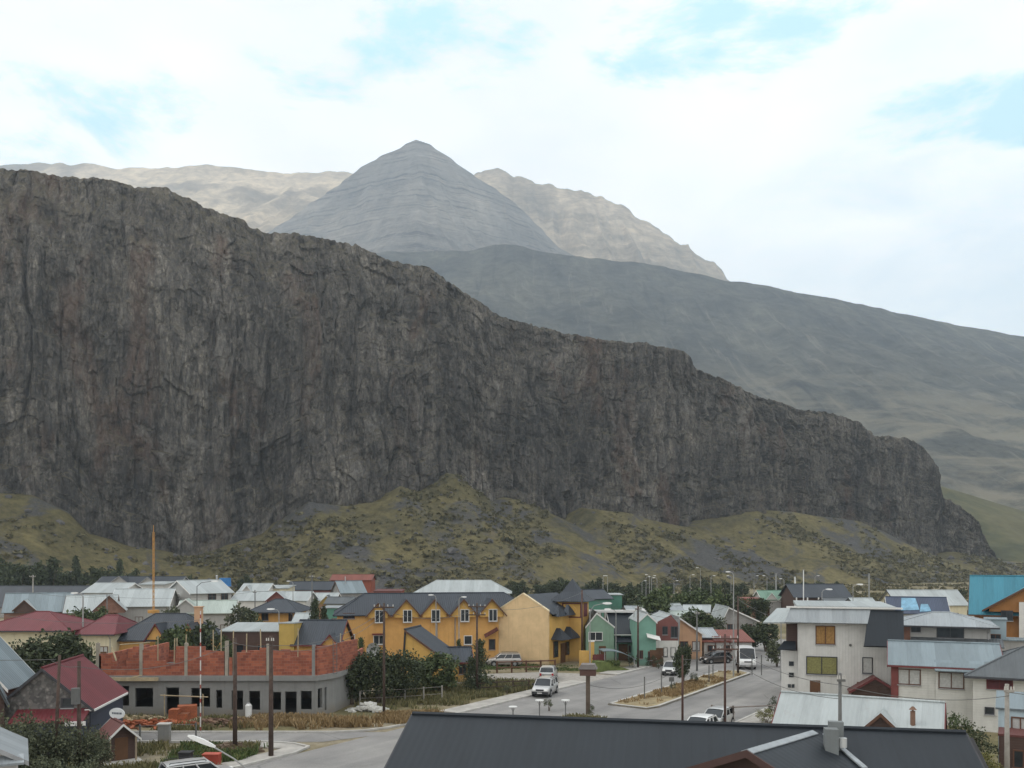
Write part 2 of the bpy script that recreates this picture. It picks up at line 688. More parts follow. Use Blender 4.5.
def cliff_material():
    m, t, b = new_mat("cliff_rock")
    tc = NN(t, "ShaderNodeTexCoord")
    v = tc.outputs["Object"]
    base = noise(t, .02, 8, .66, vec=v, sc=(1, 1, .7), dist=.5)
    c = ramp(t, base, [(.3, (.06, .061, .063)), (.46, (.108, .105, .102)), (.58, (.15, .145, .138)), (.72, (.22, .213, .202))])
    # vertical joints, blocks and wash streaks at several sizes
    for scl, zz, ds, lo, hi in ((.05, .3, .9, .66, 1.3), (.13, .13, .6, .58, 1.42), (.42, .2, .5, .56, 1.42), (1.1, .5, .3, .7, 1.32)):
        st = noise(t, scl, 5, .7, vec=v, sc=(1, 1, zz), dist=ds)
        c = mixc(t, 1.0, c, ramp(t, st, [(.34, (lo, lo, lo * 1.02)), (.5, (.97, .965, .96)), (.66, (hi, hi * .99, hi * .965))]), "MULTIPLY")
    # dark seams between the columns
    vo = NN(t, "ShaderNodeTexVoronoi", feature="DISTANCE_TO_EDGE"); vo.inputs["Scale"].default_value = .16
    mp = NN(t, "ShaderNodeMapping"); mp.inputs["Scale"].default_value = (1, 1, .22); t.links.new(v, mp.inputs["Vector"])
    nz = NN(t, "ShaderNodeTexNoise"); nz.inputs["Scale"].default_value = .12; nz.inputs["Detail"].default_value = 5; t.links.new(v, nz.inputs["Vector"])
    vm = NN(t, "ShaderNodeVectorMath", operation="MULTIPLY_ADD"); t.links.new(nz.outputs["Color"], vm.inputs[0]); vm.inputs[1].default_value = (6, 6, 3); t.links.new(mp.outputs["Vector"], vm.inputs[2])
    t.links.new(vm.outputs[0], vo.inputs["Vector"])
    c = mixc(t, maprange(t, vo.outputs["Distance"], .0, .1, .55, 0), c, (.045, .045, .047))
    # iron red and ochre patches
    rd = noise(t, .028, 6, .65, vec=v, sc=(1, 1, .35), dist=.8)
    c = mixc(t, maprange(t, rd, .53, .68, 0, .55), c, (.135, .082, .06))
    # pale fresh breaks
    pl = noise(t, .05, 7, .72, vec=v, sc=(1, 1, .45), dist=.9)
    c = mixc(t, maprange(t, pl, .55, .68, 0, .65), c, (.25, .243, .23))
    # upper slabs are browner and scrubbed with dry moss
    g = NN(t, "ShaderNodeNewGeometry")
    sz = NN(t, "ShaderNodeSeparateXYZ")
    t.links.new(g.outputs["Normal"], sz.inputs[0])
    up = maprange(t, sz.outputs["Z"], .3, .75, 0, .8)
    gm = noise(t, .12, 6, .7, vec=v)
    c = mixc(t, up, c, ramp(t, gm, [(.3, (.07, .062, .05)), (.6, (.125, .112, .078)), (.8, (.15, .135, .105))]))
    gr = noise(t, .9, 5, .7, vec=v)
    c = mixc(t, 1.0, c, ramp(t, gr, [(.3, (.74, .74, .75)), (.7, (1.2, 1.19, 1.17))]), "MULTIPLY")
    c = mixc(t, 1.0, c, (1.07, 1.04, 1.0), "MULTIPLY")
    t.links.new(c, b.inputs["Base Color"])
    b.inputs["Roughness"].default_value = .95
    b.inputs["Specular IOR Level"].default_value = .1
    h = noise(t, .6, 9, .68, vec=v, sc=(1, 1, .4), dist=.4)
    bump(t, b, h, 3.2, .8)
    return m


def build_cliff():
    n_u, n_v = 1500, 260
    u0, u1 = -300.0, 700.0                      # metres along the foot line, 0 at the left frame edge
    A = np.array([-219.0, 380.0]); d = np.array([565.0, 270.0]); d /= np.linalg.norm(d)
    no = np.array([d[1], -d[0]])                # outward (towards the town)
    u = np.linspace(u0, u1, n_u)
    X0 = A[0] + d[0] * u; Y0 = A[1] + d[1] * u
    px = 512 + X0 / Y0 * FOC
    foot = interp(FOOT, px)
    zb = CAM_H - (foot - HZ) / FOC * Y0
    v = np.linspace(0, 1, n_v)
    S = np.interp(px, [-600, 0, 250, 420, 560, 1000], [26, 30, 26, 13, 5, 3])
    sb = 9 * v[:, None] + S[None, :] * np.clip((v[:, None] - .70) / .30, 0, 1) ** 1.6
    # big shapes
    uu = u[None, :]; hh = v[:, None] * 150
    env = np.clip(np.minimum(v[:, None] * 9, 1), .15, 1)
    wob = 6 * fbm(uu / 60, hh / 50, 3, 3)
    disp = 15 * fbm((uu + wob) / 62, hh / 260, 5, 3) * env
    # buttresses with creased gullies
    disp += 7.0 * (ridged((uu + wob) / 26, hh / 150, 21, 3) - .6) * env
    # columns
    col = np.interp(px, [0, 420, 560, 1000], [.75, .9, 1.35, 1.4])[None, :]
    disp += 3.2 * col * (np.abs(vnoise((uu + wob * .5) / 6.0, hh / 75, 31) * 2 - 1) - .4) * env
    disp += 1.7 * fbm(uu / 4.2, hh / 11, 41, 4) * env
    # ledges: breaks in steps
    step = vnoise(uu / 24, hh / 7.5, 51)
    disp += 2.0 * (np.floor(step * 4) / 4 - .4) * env
    pit = np.clip(fbm(uu / 9, hh / 9, 61, 3) - .22, 0, 1)
    disp -= 5 * pit * env
    # open cracks and chimneys
    for wl, dep, th_, sd_ in ((15, 2.6, .86, 4), (6.5, 1.6, .84, 8), (3.2, .9, .8, 9)):
        rg = 1 - np.abs(vnoise((uu + wob + 2.5 * fbm(uu / 20, hh / 22, sd_ + 100, 3)) / wl, hh / (wl * 5), sd_ + 110) * 2 - 1)
        disp -= dep * np.clip((rg - th_) / (1 - th_), 0, 1) * env * (.4 + .9 * vnoise(uu / 40, hh / 40, sd_ + 120))
    # blocky jointing
    for cw, chh, am, sd_ in ((11, 26, 2.6, 5), (4.2, 9, 1.5, 6), (1.9, 3.6, .7, 7)):
        ci = (uu + 1.5 * wob) / cw + .9 * fbm(uu / 15, hh / 18, sd_ * 7, 2)
        cj = (hh + 4 * fbm(uu / 9, hh / 14, sd_ * 5, 2)) / chh + _hash(np.floor(ci), np.floor(ci) * 0, sd_) * 3
        disp += am * (_hash(np.floor(ci), np.floor(cj), sd_ + 40) - .5) * env
    off = disp - sb
    X = X0[None, :] + no[0] * off; Y = Y0[None, :] + no[1] * off
    # put every column's rim on the line of sight of the photographed skyline
    ct = Y[-1]; rim = interp(RIM, 512 + X[-1] / ct * FOC); ztop = CAM_H - (rim - HZ) / FOC * ct + 1.1 * fbm(u / 5.0, u * 0, 71, 4) + .8 * fbm(u / 1.7, u * 0, 73, 2)
    lo = np.minimum(zb - 14, ztop - 4)
    prof = v[:, None] ** 1.0
    Z = lo[None, :] + (ztop - lo)[None, :] * prof
    Z += 1.2 * fbm(uu / 7, hh / 7, 81, 3) * env * (1 - v[:, None]) ** .3
    # the top runs back as a plateau that sinks gently
    rows = []
    for k, bk in enumerate([4, 12, 30, 70, 140, 220]):
        xx = X[-1] - no[0] * bk; yy = Y[-1] - no[1] * bk
        zz = ztop - .03 * bk + 1.5 * fbm(u / 12, u * 0 + k, 91, 3) - 1.5
        if bk == 220:
            zz = np.minimum(zz, 6)
        rows.append(np.stack([xx, yy, zz], -1))
    P = np.concatenate([np.stack([X, Y, Z], -1), np.stack(rows, 0)], 0)
    return grid_mesh("cliff", P, cliff_material(), smooth=False)


cliff = build_cliff()


def talus_material():
    m, t, b = new_mat("talus_scrub_ground")
    tc = NN(t, "ShaderNodeTexCoord"); v = tc.outputs["Object"]
    f = noise(t, .045, 8, .62, vec=v, dist=.4)
    c = ramp(t, f, [(.3, (.082, .076, .046)), (.46, (.135, .117, .06)), (.62, (.175, .149, .074)), (.78, (.155, .13, .09))])
    f2 = noise(t, .3, 6, .7, vec=v)
    c = mixc(t, 1.0, c, ramp(t, f2, [(.3, (.5, .52, .5)), (.52, (.95, .95, .92)), (.72, (1.3, 1.28, 1.2))]), "MULTIPLY")
    # grey scree tongues running downhill
    sc = noise(t, .026, 6, .65, vec=v, sc=(1, 1, .55), dist=.8)
    rock = noise(t, .9, 5, .75, vec=v)
    rc = ramp(t, rock, [(.3, (.05, .05, .053)), (.6, (.1, .098, .096)), (.8, (.16, .155, .15))])
    c = mixc(t, maprange(t, sc, .51, .6, 0, .95), c, rc)
    t.links.new(c, b.inputs["Base Color"])
    b.inputs["Roughness"].default_value = .95
    b.inputs["Specular IOR Level"].default_value = .1
    bump(t, b, noise(t, .7, 6, .7, vec=v), 1.2, .8)
    return m


TALUS_MAT = talus_material()
TAL = {}


def build_talus():
    n_u, n_v = 900, 150
    A = np.array([-219.0, 380.0]); d = np.array([565.0, 270.0]); d /= np.linalg.norm(d)
    no = np.array([d[1], -d[0]])
    u = np.linspace(-300, 860, n_u)
    X0 = A[0] + d[0] * u; Y0 = A[1] + d[1] * u
    px = 512 + X0 / Y0 * FOC
    foot = interp(FOOT, px)
    zb = CAM_H - (foot - HZ) / FOC * Y0
    k = np.ones(15) / 15
    w = np.linspace(-.25, 1, n_v)[:, None]          # <0: tucked behind the rock face
    Lr = 30 + 1.45 * np.convolve(np.pad(zb, 7, mode="edge"), k, "valid")
    off = np.where(w < 0, w * 60, w * Lr[None, :]) + 5
    X = X0[None, :] + no[0] * off; Y = Y0[None, :] + no[1] * off
    ww = np.clip(w, 0, 1)
    # cones blend sideways further down
    sm = np.convolve(np.pad(zb, 40, mode="edge"), np.ones(81) / 81, "valid")
    zc = zb[None, :] * (1 - ww) ** 3 + sm[None, :] * (1 - (1 - ww) ** 3)
    Z = (zc + 1.5) * (1 - ww) ** 1.25 - 1.5 * ww
    env = np.clip(np.minimum(ww * 8, (1 - ww) * 5), 0, 1)
    Z += env * (3.2 * fbm(X / 30, Y / 30, 7, 4) + 1.1 * fbm(X / 7, Y / 7, 9, 3))
    Z = np.where(w < 0, Z - w * 10, Z)
    P = np.stack([X, Y, Z], -1)
    TAL["P"] = P; TAL["w"] = ww
    return grid_mesh("talus_slope", P, TALUS_MAT)


build_talus()


def scatter_scrub():
    P = TAL["P"]; nr, nc, _ = P.shape
    rng = np.random.default_rng(5)
    n = 15000
    r = rng.uniform(.18, .97, n) * (nr - 2); c = rng.uniform(.05, .95, n) * (nc - 2)
    i = r.astype(int); j = c.astype(int)
    q = P[i, j] + (P[i + 1, j] - P[i, j]) * (r - i)[:, None] + (P[i, j + 1] - P[i, j]) * (c - j)[:, None]
    keep = (fbm(q[:, 0] / 34, q[:, 1] / 34, 15, 5) * 1.6 + rng.uniform(-.2, .2, n)) > .1 - .25 * (r / nr)
    q = q[keep]
    s = rng.lognormal(-.2, .45, len(q))
    k = 14
    C = np.repeat(q, k, 0); S = np.repeat(s, k)
    o = rng.normal(size=C.shape) * S[:, None] * np.array([.6, .6, .3])
    o[:, 2] = np.abs(o[:, 2]) + .1
    mt = leafy("scrub_leaf", (.075, .072, .04), (.145, .128, .065), (.2, .168, .09))
    ob = leaf_mesh("hill_scrub", C + o, S * rng.uniform(.5, 1.0, len(C)), mt, seed=6)
    tag(ob, "low olive and straw coloured scrub covering the slope under the cliff", "scrub", kind="stuff")
    # boulders
    n = 1100
    r = rng.uniform(.2, .9, n) * (nr - 2); c = rng.uniform(.05, .95, n) * (nc - 2)
    q = P[r.astype(int), c.astype(int)]
    q = q[(fbm(q[:, 0] / 38, q[:, 1] / 38, 33, 3) + rng.uniform(-.2, .2, n)) > .02]
    ico = [Vector(p).normalized() for p in [(0, 0, 1), (.9, 0, .4), (.3, .85, .45), (-.7, .5, .45), (-.7, -.5, .45), (.3, -.85, .45), (.7, .5, -.4), (-.3, .85, -.4), (-.9, 0, -.4), (-.3, -.85, -.4), (.7, -.5, -.4), (0, 0, -1)]]
    F = [(0, 1, 2), (0, 2, 3), (0, 3, 4), (0, 4, 5), (0, 5, 1), (1, 6, 2), (2, 7, 3), (3, 8, 4), (4, 9, 5), (5, 10, 1), (6, 7, 2), (7, 8, 3), (8, 9, 4), (9, 10, 5), (10, 6, 1)]
    ic = np.array([tuple(p) for p in ico])
    V = []; FF = []
    for kx, p in enumerate(q):
        sc = rng.uniform(.5, 1.6) * (1.8 if rng.random() < .07 else 1)
        vv = ic * rng.uniform(.6, 1.3, (12, 1)) * sc * np.array([1, 1, .75]) + p
        V.append(vv); FF += [tuple(12 * kx + a for a in f) for f in F]
    me = bpy.data.meshes.new("boulders")
    me.from_pydata(np.concatenate(V).tolist(), [], FF)
    me.materials.append(plain("boulder_grey", (.105, .1, .098), .95, var=.4, scale=.3))
    ob = bpy.data.objects.new("boulders", me); COL.objects.link(ob)
    tag(ob, "grey boulders and scree lying over the scrub slope below the cliff", "boulders", kind="stuff")


scatter_scrub()


# ------------------------------------------------------------------ hills and mountains beyond
def ridge_mesh(name, pts, D, px0, px1, n_u, n_w, front, zfront, mat, p=1.2, amp=10, rib=0, seed=0, back=400, Dfun=None, rib_w=120, smooth=True, rough=0.0):
    px = np.linspace(px0, px1, n_u)
    Dr = np.full(n_u, float(D)) if Dfun is None else Dfun(px)
    X = (px - 512) / FOC * Dr
    zr = CAM_H - (interp(pts, px) - HZ) / FOC * Dr + rough * fbm(X / 60, X * 0, seed + 50, 5)
    w = np.linspace(-.2, 1, n_w)[:, None]
    Y = np.where(w < 0, Dr[None, :] - w * back / .2, Dr[None, :] - w * front)
    ww = np.clip(w, 0, 1)
    zf = zfront(px) if callable(zfront) else np.full(n_u, float(zfront))
    Z = zf[None, :] + (zr - zf)[None, :] * (1 - ww) ** p
    env = np.clip(ww * 5, 0, 1)
    XX = np.broadcast_to(X[None, :], Y.shape)
    Z = Z + env * amp * fbm(XX / (amp * 9), Y / (amp * 9), seed, 5)
    if rib:
        Z = Z - env * rib * (1 - ridged(XX / rib_w + .6 * fbm(XX / 300, Y / 300, seed + 3, 2), Y / (rib_w * 6), seed + 9, 4)) * (1 - .5 * ww)
    Z = np.where(w < 0, Z + w * 5 * (zr - zf)[None, :] * .8, Z)
    return grid_mesh(name, np.stack([XX, Y, Z], -1), mat, smooth=smooth)


def hill_mat(name, stops, scale, streak=(1, 1, 1), strata=None, strata_cols=None, bumpd=4.0, detail_scale=None, tilt=(0, 0), low=None, dk=.22, gul=0):
    m, t, b = new_mat(name)
    tc = NN(t, "ShaderNodeTexCoord"); v = tc.outputs["Object"]
    f = noise(t, scale, 9, .65, vec=v, sc=streak, dist=.5)
    c = ramp(t, f, stops)
    c0 = c
    if strata:
        s = NN(t, "ShaderNodeSeparateXYZ"); t.links.new(v, s.inputs[0])
        wv = noise(t, .0016, 4, .5, vec=v)
        z = mth(t, "ADD", s.outputs["Z"], mth(t, "MULTIPLY", wv, strata * 4))
        z = mth(t, "ADD", z, mth(t, "MULTIPLY", s.outputs["X"], tilt[0]))
        n = NN(t, "ShaderNodeTexNoise", noise_dimensions="1D")
        t.links.new(z, n.inputs["W"])
        n.inputs["Scale"].default_value = 1.0 / strata
        n.inputs["Detail"].default_value = 4
        n.inputs["Roughness"].default_value = .7
        c = mixc(t, maprange(t, noise(t, .009, 7, .75, vec=v), .38, .56, .1, 1), c, mixc(t, 1.0, c, ramp(t, n.outputs["Fac"], strata_cols), "MULTIPLY"))
    f2 = noise(t, detail_scale or scale * 7, 6, .7, vec=v)
    c = mixc(t, 1.0, c, ramp(t, f2, [(.3, (1 - dk, 1 - dk, 1 - dk * .96)), (.7, (1 + dk, 1 + dk * .97, 1 + dk * .9))]), "MULTIPLY")
    if gul:
        gn = noise(t, .03, 6, .7, vec=v, sc=(1, .07, .1), dist=.7)
        c = mixc(t, maprange(t, gn, .56, .68, 0, gul), c, (.21, .195, .16))
        c = mixc(t, maprange(t, gn, .44, .34, 0, gul), c, (.022, .026, .03))
    if low:
        s2 = NN(t, "ShaderNodeSeparateXYZ"); t.links.new(v, s2.inputs[0])
        lz = maprange(t, s2.outputs["Z"], low[0], low[1], 1, 0)
        ln = noise(t, .006, 7, .68, vec=v, sc=(1, .5, 3), dist=.6)
        c = mixc(t, mth(t, "MULTIPLY", lz, maprange(t, ln, .42, .62, 0, .95)), c, low[2])
    t.links.new(c, b.inputs["Base Color"])
    b.inputs["Roughness"].default_value = 1
    b.inputs["Specular IOR Level"].default_value = .05
    bump(t, b, noise(t, scale * 5, 8, .7, vec=v), bumpd, .8)
    return m


RIDGE_DARK = [(100, 300), (250, 270), (390, 251), (426, 251), (468, 249.5), (496, 244), (524, 246), (552, 253), (600, 258), (662, 265), (725, 279), (767, 286),
              (850, 301), (912, 315), (975, 328), (1024, 337), (1150, 362), (1400, 420), (1800, 500)]
RANGE_L = [(-900, 200), (-300, 175), (0, 166), (39, 162), (70, 164), (95, 163), (116, 167.6), (169, 167.6), (190, 164.4), (211, 163.4), (242, 169), (288, 173),
           (348, 171), (359, 175.7), (420, 200), (500, 230), (700, 300)]
RANGE_R = [(300, 330), (400, 240), (450, 195), (475, 175.5), (485, 169), (497, 168), (517, 174), (535, 181), (559, 188), (579, 187), (600, 196), (629, 209), (654, 226),
           (683, 242), (688, 243.5), (690, 248.7), (708, 260), (721, 269), (727, 280), (760, 300), (900, 360)]
FOOTHILL = [(850, 478), (900, 482), (942, 486), (971, 495), (1000, 504), (1024, 511), (1100, 520), (1300, 535), (1700, 548)]

m_dark = hill_mat("shaded_hill", [(.28, (.033, .037, .038)), (.42, (.055, .058, .055)), (.55, (.082, .083, .072)), (.68, (.11, .108, .09)), (.8, (.19, .178, .145))], .006, (1, .5, 1), bumpd=14, low=(150, 520, (.2, .18, .135)), dk=.5, detail_scale=.03, gul=.55)
m_pyr = hill_mat("grey_shale", [(.3, (.12, .115, .11)), (.5, (.185, .174, .16)), (.7, (.28, .255, .22))], .004, strata=20,
                 strata_cols=[(.39, (.3, .3, .34)), (.45, (.92, .92, .92)), (.53, (1.12, 1.09, 1.05)), (.565, (.5, .5, .54)), (.62, (1.2, 1.16, 1.1))], bumpd=20, dk=.3, tilt=(.06, 0))
m_pale = hill_mat("sunlit_pale_scree", [(.3, (.12, .105, .085)), (.44, (.27, .215, .15)), (.55, (.56, .45, .31)), (.72, (.32, .262, .195))], .0016, bumpd=25, dk=.4, detail_scale=.02)  # pale scree; patchy sun and cloud shadow are painted into these tones
m_rgt = hill_mat("sunlit_tan_rock", [(.3, (.14, .12, .098)), (.46, (.28, .228, .165)), (.6, (.48, .39, .28)), (.72, (.34, .285, .215))], .003, strata=60,  # tan rock, with the right ridge's patchy sunlight put into its colours
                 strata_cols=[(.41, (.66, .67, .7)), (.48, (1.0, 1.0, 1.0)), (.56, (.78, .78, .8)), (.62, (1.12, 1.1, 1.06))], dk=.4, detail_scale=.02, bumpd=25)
m_foot = hill_mat("olive_foothill", [(.3, (.035, .04, .026)), (.46, (.075, .076, .04)), (.58, (.105, .098, .052)), (.72, (.085, .078, .048))], .012, bumpd=1.0)

ridge_mesh("hillside", RIDGE_DARK, 2500, 60, 2000, 620, 220, 1560, lambda px: np.interp(px, [300, 700, 1200, 1800], [70, 60, 40, 20]), m_dark, p=1.25, amp=20, rib=46, seed=3, rib_w=110, rough=6)
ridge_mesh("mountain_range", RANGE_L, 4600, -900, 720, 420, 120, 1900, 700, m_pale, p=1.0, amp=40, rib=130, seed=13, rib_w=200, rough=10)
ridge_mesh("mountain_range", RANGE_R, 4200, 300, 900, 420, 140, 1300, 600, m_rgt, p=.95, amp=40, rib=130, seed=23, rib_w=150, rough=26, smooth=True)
ridge_mesh("foothill", FOOTHILL, 930, 850, 1700, 300, 60, 215, -1, m_foot, p=1.1, amp=5, rib=3, seed=33, rib_w=40, back=160)


def build_pyramid():
    D = 3500.0
    xc = XH(415, D); zp = ZH(139, D)
    n = 420
    gx = np.linspace(-1300, 1500, n)[None, :]; gy = np.linspace(-1000, 900, 300)[:, None]
    L = [(0, 139), (17, 147), (35, 157), (60, 171), (90, 193), (115, 210), (150, 231), (330, 320)]
    Rr = [(0, 139), (14, 144), (24, 150), (33, 156), (60, 175), (85, 193), (109, 211), (141, 244), (370, 380)]
    # the rib that faces the town leans to the right on its way down
    rib_x = np.where(gy < 0, -gy * .11 + 18 * fbm(gy / 160, gy * 0, 3, 3), 0)
    dx = gx - rib_x + 14 * fbm(gx / 200, gy / 200, 7, 3)
    pxo = np.abs(dx) / D * FOC
    drop_l = (np.interp(pxo, [p[0] for p in L], [p[1] for p in L]) - 139) / FOC * D
    drop_r = (np.interp(pxo, [p[0] for p in Rr], [p[1] for p in Rr]) - 139) / FOC * D
    drop = np.where(dx < 0, drop_l, drop_r)
    Z = zp - drop - np.abs(gy) * 1.0
    r = np.hypot(gx + 0 * gy, gy + 0 * gx)
    env = np.clip(r / 260, .1, 1) * np.clip(np.abs(gy) / 170, .18, 1)
    X2 = gx + 0 * gy; Y2 = gy + 0 * gx
    gully = ridged((X2 + Y2 * .35) / 95 + .5 * fbm(X2 / 200, Y2 / 200, 19, 3), Y2 / 420, 17, 5)
    Z = Z - env * 60 * (.66 - gully) + env * 16 * fbm(X2 / 120, Y2 / 120, 27, 5)
    # resistant beds stand out as small steps
    zz = Z + .06 * X2 + 12 * fbm(X2 / 300, Y2 / 300, 37, 2)
    per = 52.0
    fr = zz / per - np.floor(zz / per)
    Z = Z + 7 * (np.clip((fr - .55) / .2, 0, 1) - fr)
    P = np.stack([X2 + xc, Y2 + D, Z], -1)
    return grid_mesh("mountain", P, m_pyr, smooth=True)


build_pyramid()


# ------------------------------------------------------------------ ground
def ground_mat():
    m, t, b = new_mat("town_ground")
    tc = NN(t, "ShaderNodeTexCoord"); v = tc.outputs["Object"]
    f = noise(t, .06, 8, .65, vec=v, dist=.4)
    c = ramp(t, f, [(.32, (.115, .115, .06)), (.45, (.19, .165, .095)), (.55, (.25, .215, .15)), (.7, (.29, .265, .22))])
    f2 = noise(t, 1.3, 7, .72, vec=v)
    c = mixc(t, 1.0, c, ramp(t, f2, [(.3, (.62, .62, .6)), (.7, (1.22, 1.2, 1.16))]), "MULTIPLY")
    t.links.new(c, b.inputs["Base Color"])
    b.inputs["Roughness"].default_value = .95
    b.inputs["Specular IOR Level"].default_value = .1
    bump(t, b, noise(t, 3, 6, .7, vec=v), .12, .7)
    return m


gx = np.concatenate([np.linspace(-4900, -300, 16)[:-1], np.linspace(-300, 420, 180), np.linspace(420, 4900, 16)[1:]])
gy = np.concatenate([np.linspace(-300, 30, 12)[:-1], np.linspace(30, 420, 130), np.linspace(420, 6400, 20)[1:]])
GX, GY = np.meshgrid(gx, gy)
GZ = .0 * GX - .012
grid_mesh("ground", np.stack([GX, GY, GZ], -1), ground_mat())


def asphalt():
    m, t, b = new_mat("asphalt")
    tc = NN(t, "ShaderNodeTexCoord"); v = tc.outputs["Object"]
    f = noise(t, .16, 8, .65, vec=v, dist=.3)
    c = ramp(t, f, [(.3, (.17, .166, .16)), (.46, (.225, .218, .21)), (.6, (.26, .252, .24)), (.72, (.31, .298, .28))])
    # wheel-worn bands along the avenue and dust
    rot = NN(t, "ShaderNodeMapping"); rot.inputs["Rotation"].default_value = (0, 0, R(33.0))
    t.links.new(v, rot.inputs["Vector"])
    s = noise(t, .55, 4, .6, vec=rot.outputs["Vector"], sc=(1, .035, 1))
    c = mixc(t, 1.0, c, ramp(t, s, [(.3, (.8, .8, .81)), (.65, (1.12, 1.11, 1.1))]), "MULTIPLY")
    vo = NN(t, "ShaderNodeTexVoronoi", feature="DISTANCE_TO_EDGE")
    vo.inputs["Scale"].default_value = .22
    wv = NN(t, "ShaderNodeMixRGB"); wv.inputs[0].default_value = .12
    nz = NN(t, "ShaderNodeTexNoise"); nz.inputs["Scale"].default_value = .5
    t.links.new(v, nz.inputs["Vector"])
    t.links.new(v, wv.inputs[1]); t.links.new(nz.outputs["Color"], wv.inputs[2])
    t.links.new(wv.outputs["Color"], vo.inputs["Vector"])
    c = mixc(t, mth(t, "MULTIPLY", maprange(t, vo.outputs["Distance"], .003, .014, .5, 0), maprange(t, noise(t, .12, 4, .6, vec=v), .45, .6)), c, (.085, .083, .08))
    g = noise(t, 9, 4, .7, vec=v)
    c = mixc(t, 1.0, c, ramp(t, g, [(.3, (.85, .85, .85)), (.7, (1.12, 1.12, 1.12))]), "MULTIPLY")
    t.links.new(c, b.inputs["Base Color"])
    b.inputs["Roughness"].default_value = .85
    b.inputs["Specular IOR Level"].default_value = .25
    return m


M_ASPH = asphalt()
M_KERB = plain("kerb_concrete", (.42, .405, .375), .85, var=.2, scale=1.2)
M_PAVE = plain("pavement_concrete", (.36, .34, .31), .85, var=.25, scale=.8)
AO = Vector((8.6, 79.5, 0)); AD = Vector((.545, .838, 0)).normalized(); AN = Vector((AD.y, -AD.x, 0))


def AV(s, t_, z=0.0):
    p = AO + AD * s + AN * t_
    return Vector((p.x, p.y, z))


def sheet(name, pts, z, mat):
    mb = MB()
    mb.face([(p[0], p[1], z) for p in pts])
    return tag(mb.build(name, mat), kind="structure")


def strip(name, pts, w, z0, z1, mat, side=1):
    """solid band of width w along a polyline (kerb or pavement)"""
    pts = [Vector((p[0], p[1], 0)) for p in pts]
    off = []
    for i, p in enumerate(pts):
        a = pts[max(0, i - 1)]; b2 = pts[min(len(pts) - 1, i + 1)]
        d = (b2 - a).normalized()
        off.append(p + Vector((-d.y, d.x, 0)) * w * side)
    mb = MB()
    for i in range(len(pts) - 1):
        a, b2, c, d = pts[i], pts[i + 1], off[i + 1], off[i]
        bt = [(q.x, q.y, z0) for q in (a, b2, c, d)]
        tp = [(q.x, q.y, z1) for q in (a, b2, c, d)]
        mb.hexa(bt, tp)
    return tag(mb.build(name, mat, weld=True), kind="structure")


def arc(c, r, a0, a1, n=8):
    return [(c[0] + r * math.cos(a0 + (a1 - a0) * i / n), c[1] + r * math.sin(a0 + (a1 - a0) * i / n)) for i in range(n + 1)]


sheet("road", [AV(-66, -8.4), AV(-66, 12.5), AV(75, 12.5), AV(75, -8.4)], .004, M_ASPH)
sheet("road", [(-160, 63.4), (-13.5, 63.4), (-8.5, 66.9), (-8.5, 67.0), (-160, 66.6)], .008, M_ASPH)
# median with kerb
med = [AV(0.0, 0.0), AV(28, 0.0), AV(30, 1.9), AV(28, 3.9), AV(-.9 + 2.2, 4.4), AV(-.3, 3.9)]
M_DRY = plain("dry_median_grass", (.25, .2, .115), .95, var=.45, scale=.8)
mb = MB(); mb.prism([(p.x, p.y) for p in med], "z", 0, .13); tag(mb.build("median_strip", M_DRY), kind="structure")
strip("kerb", med + [med[0]], .3, 0, .17, M_KERB, side=-1)
med2 = [AV(-7, .1), AV(-6.2, 1.9), AV(-7, 3.8), AV(-40, 3.8), AV(-40, .1)]
mb = MB(); mb.prism([(p.x, p.y) for p in med2], "z", 0, .13); tag(mb.build("median_strip", M_DRY), kind="structure")
strip("kerb", med2 + [med2[0]], .28, 0, .17, M_KERB, side=1)
# kerbs and pavements
c0 = AV(-16.0, -8.4)
curve = [(-160, 66.6), (-60, 66.6), (-25, 66.6), (-13.5, 66.6), (-11.3, 67.1), (-9.6, 68.3), (-7.9, 70.3)] + [tuple(AV(s, -8.4))[:2] for s in (-11, -4, 4, 12)]
strip("kerb", curve, .22, 0, .14, M_KERB)
strip("kerb", [tuple(AV(s, -8.4))[:2] for s in (19, 26, 40, 60, 75)], .22, 0, .14, M_KERB)
strip("pavement", [tuple(AV(s, -8.62))[:2] for s in (-11, -4, 4, 12)], 1.9, 0, .10, M_PAVE)
strip("pavement", [tuple(AV(s, -8.62))[:2] for s in (19, 26, 40, 60, 75)], 2.2, 0, .10, M_PAVE)
strip("kerb", [tuple(AV(s, 12.5))[:2] for s in (-66, -30, -10, 10, 22, 40, 75)], .22, 0, .14, M_KERB, side=-1)
strip("pavement", [tuple(AV(s, 12.72))[:2] for s in (-66, -30, -10, 10, 22, 40, 75)], 2.0, 0, .10, M_PAVE, side=-1)
near = [(-160, 63.4), (-40, 63.4), (-17.5, 63.2), (-15.3, 62.6), (-14.0, 61.5), tuple(AV(-29.4, -8.4))[:2]] + [tuple(AV(s, -8.4))[:2] for s in (-33, -38, -50, -66)]
strip("kerb", near, .22, 0, .14, M_KERB, side=-1)
strip("pavement", [(-17.6, 62.95), (-15.4, 62.3), (-14.3, 61.2), tuple(AV(-29.6, -8.62))[:2]] + [tuple(AV(s, -8.62))[:2] for s in (-33, -38, -50, -66)], 1.5, 0, .10, M_PAVE, side=-1)
# gravel drive to the hotel
sheet("driveway", [AV(12.1, -8.4), AV(18.9, -8.4), AV(17, -17), AV(8, -25), AV(2, -22)], .007, plain("gravel", (.3, .28, .25), .95, var=.25, scale=2))

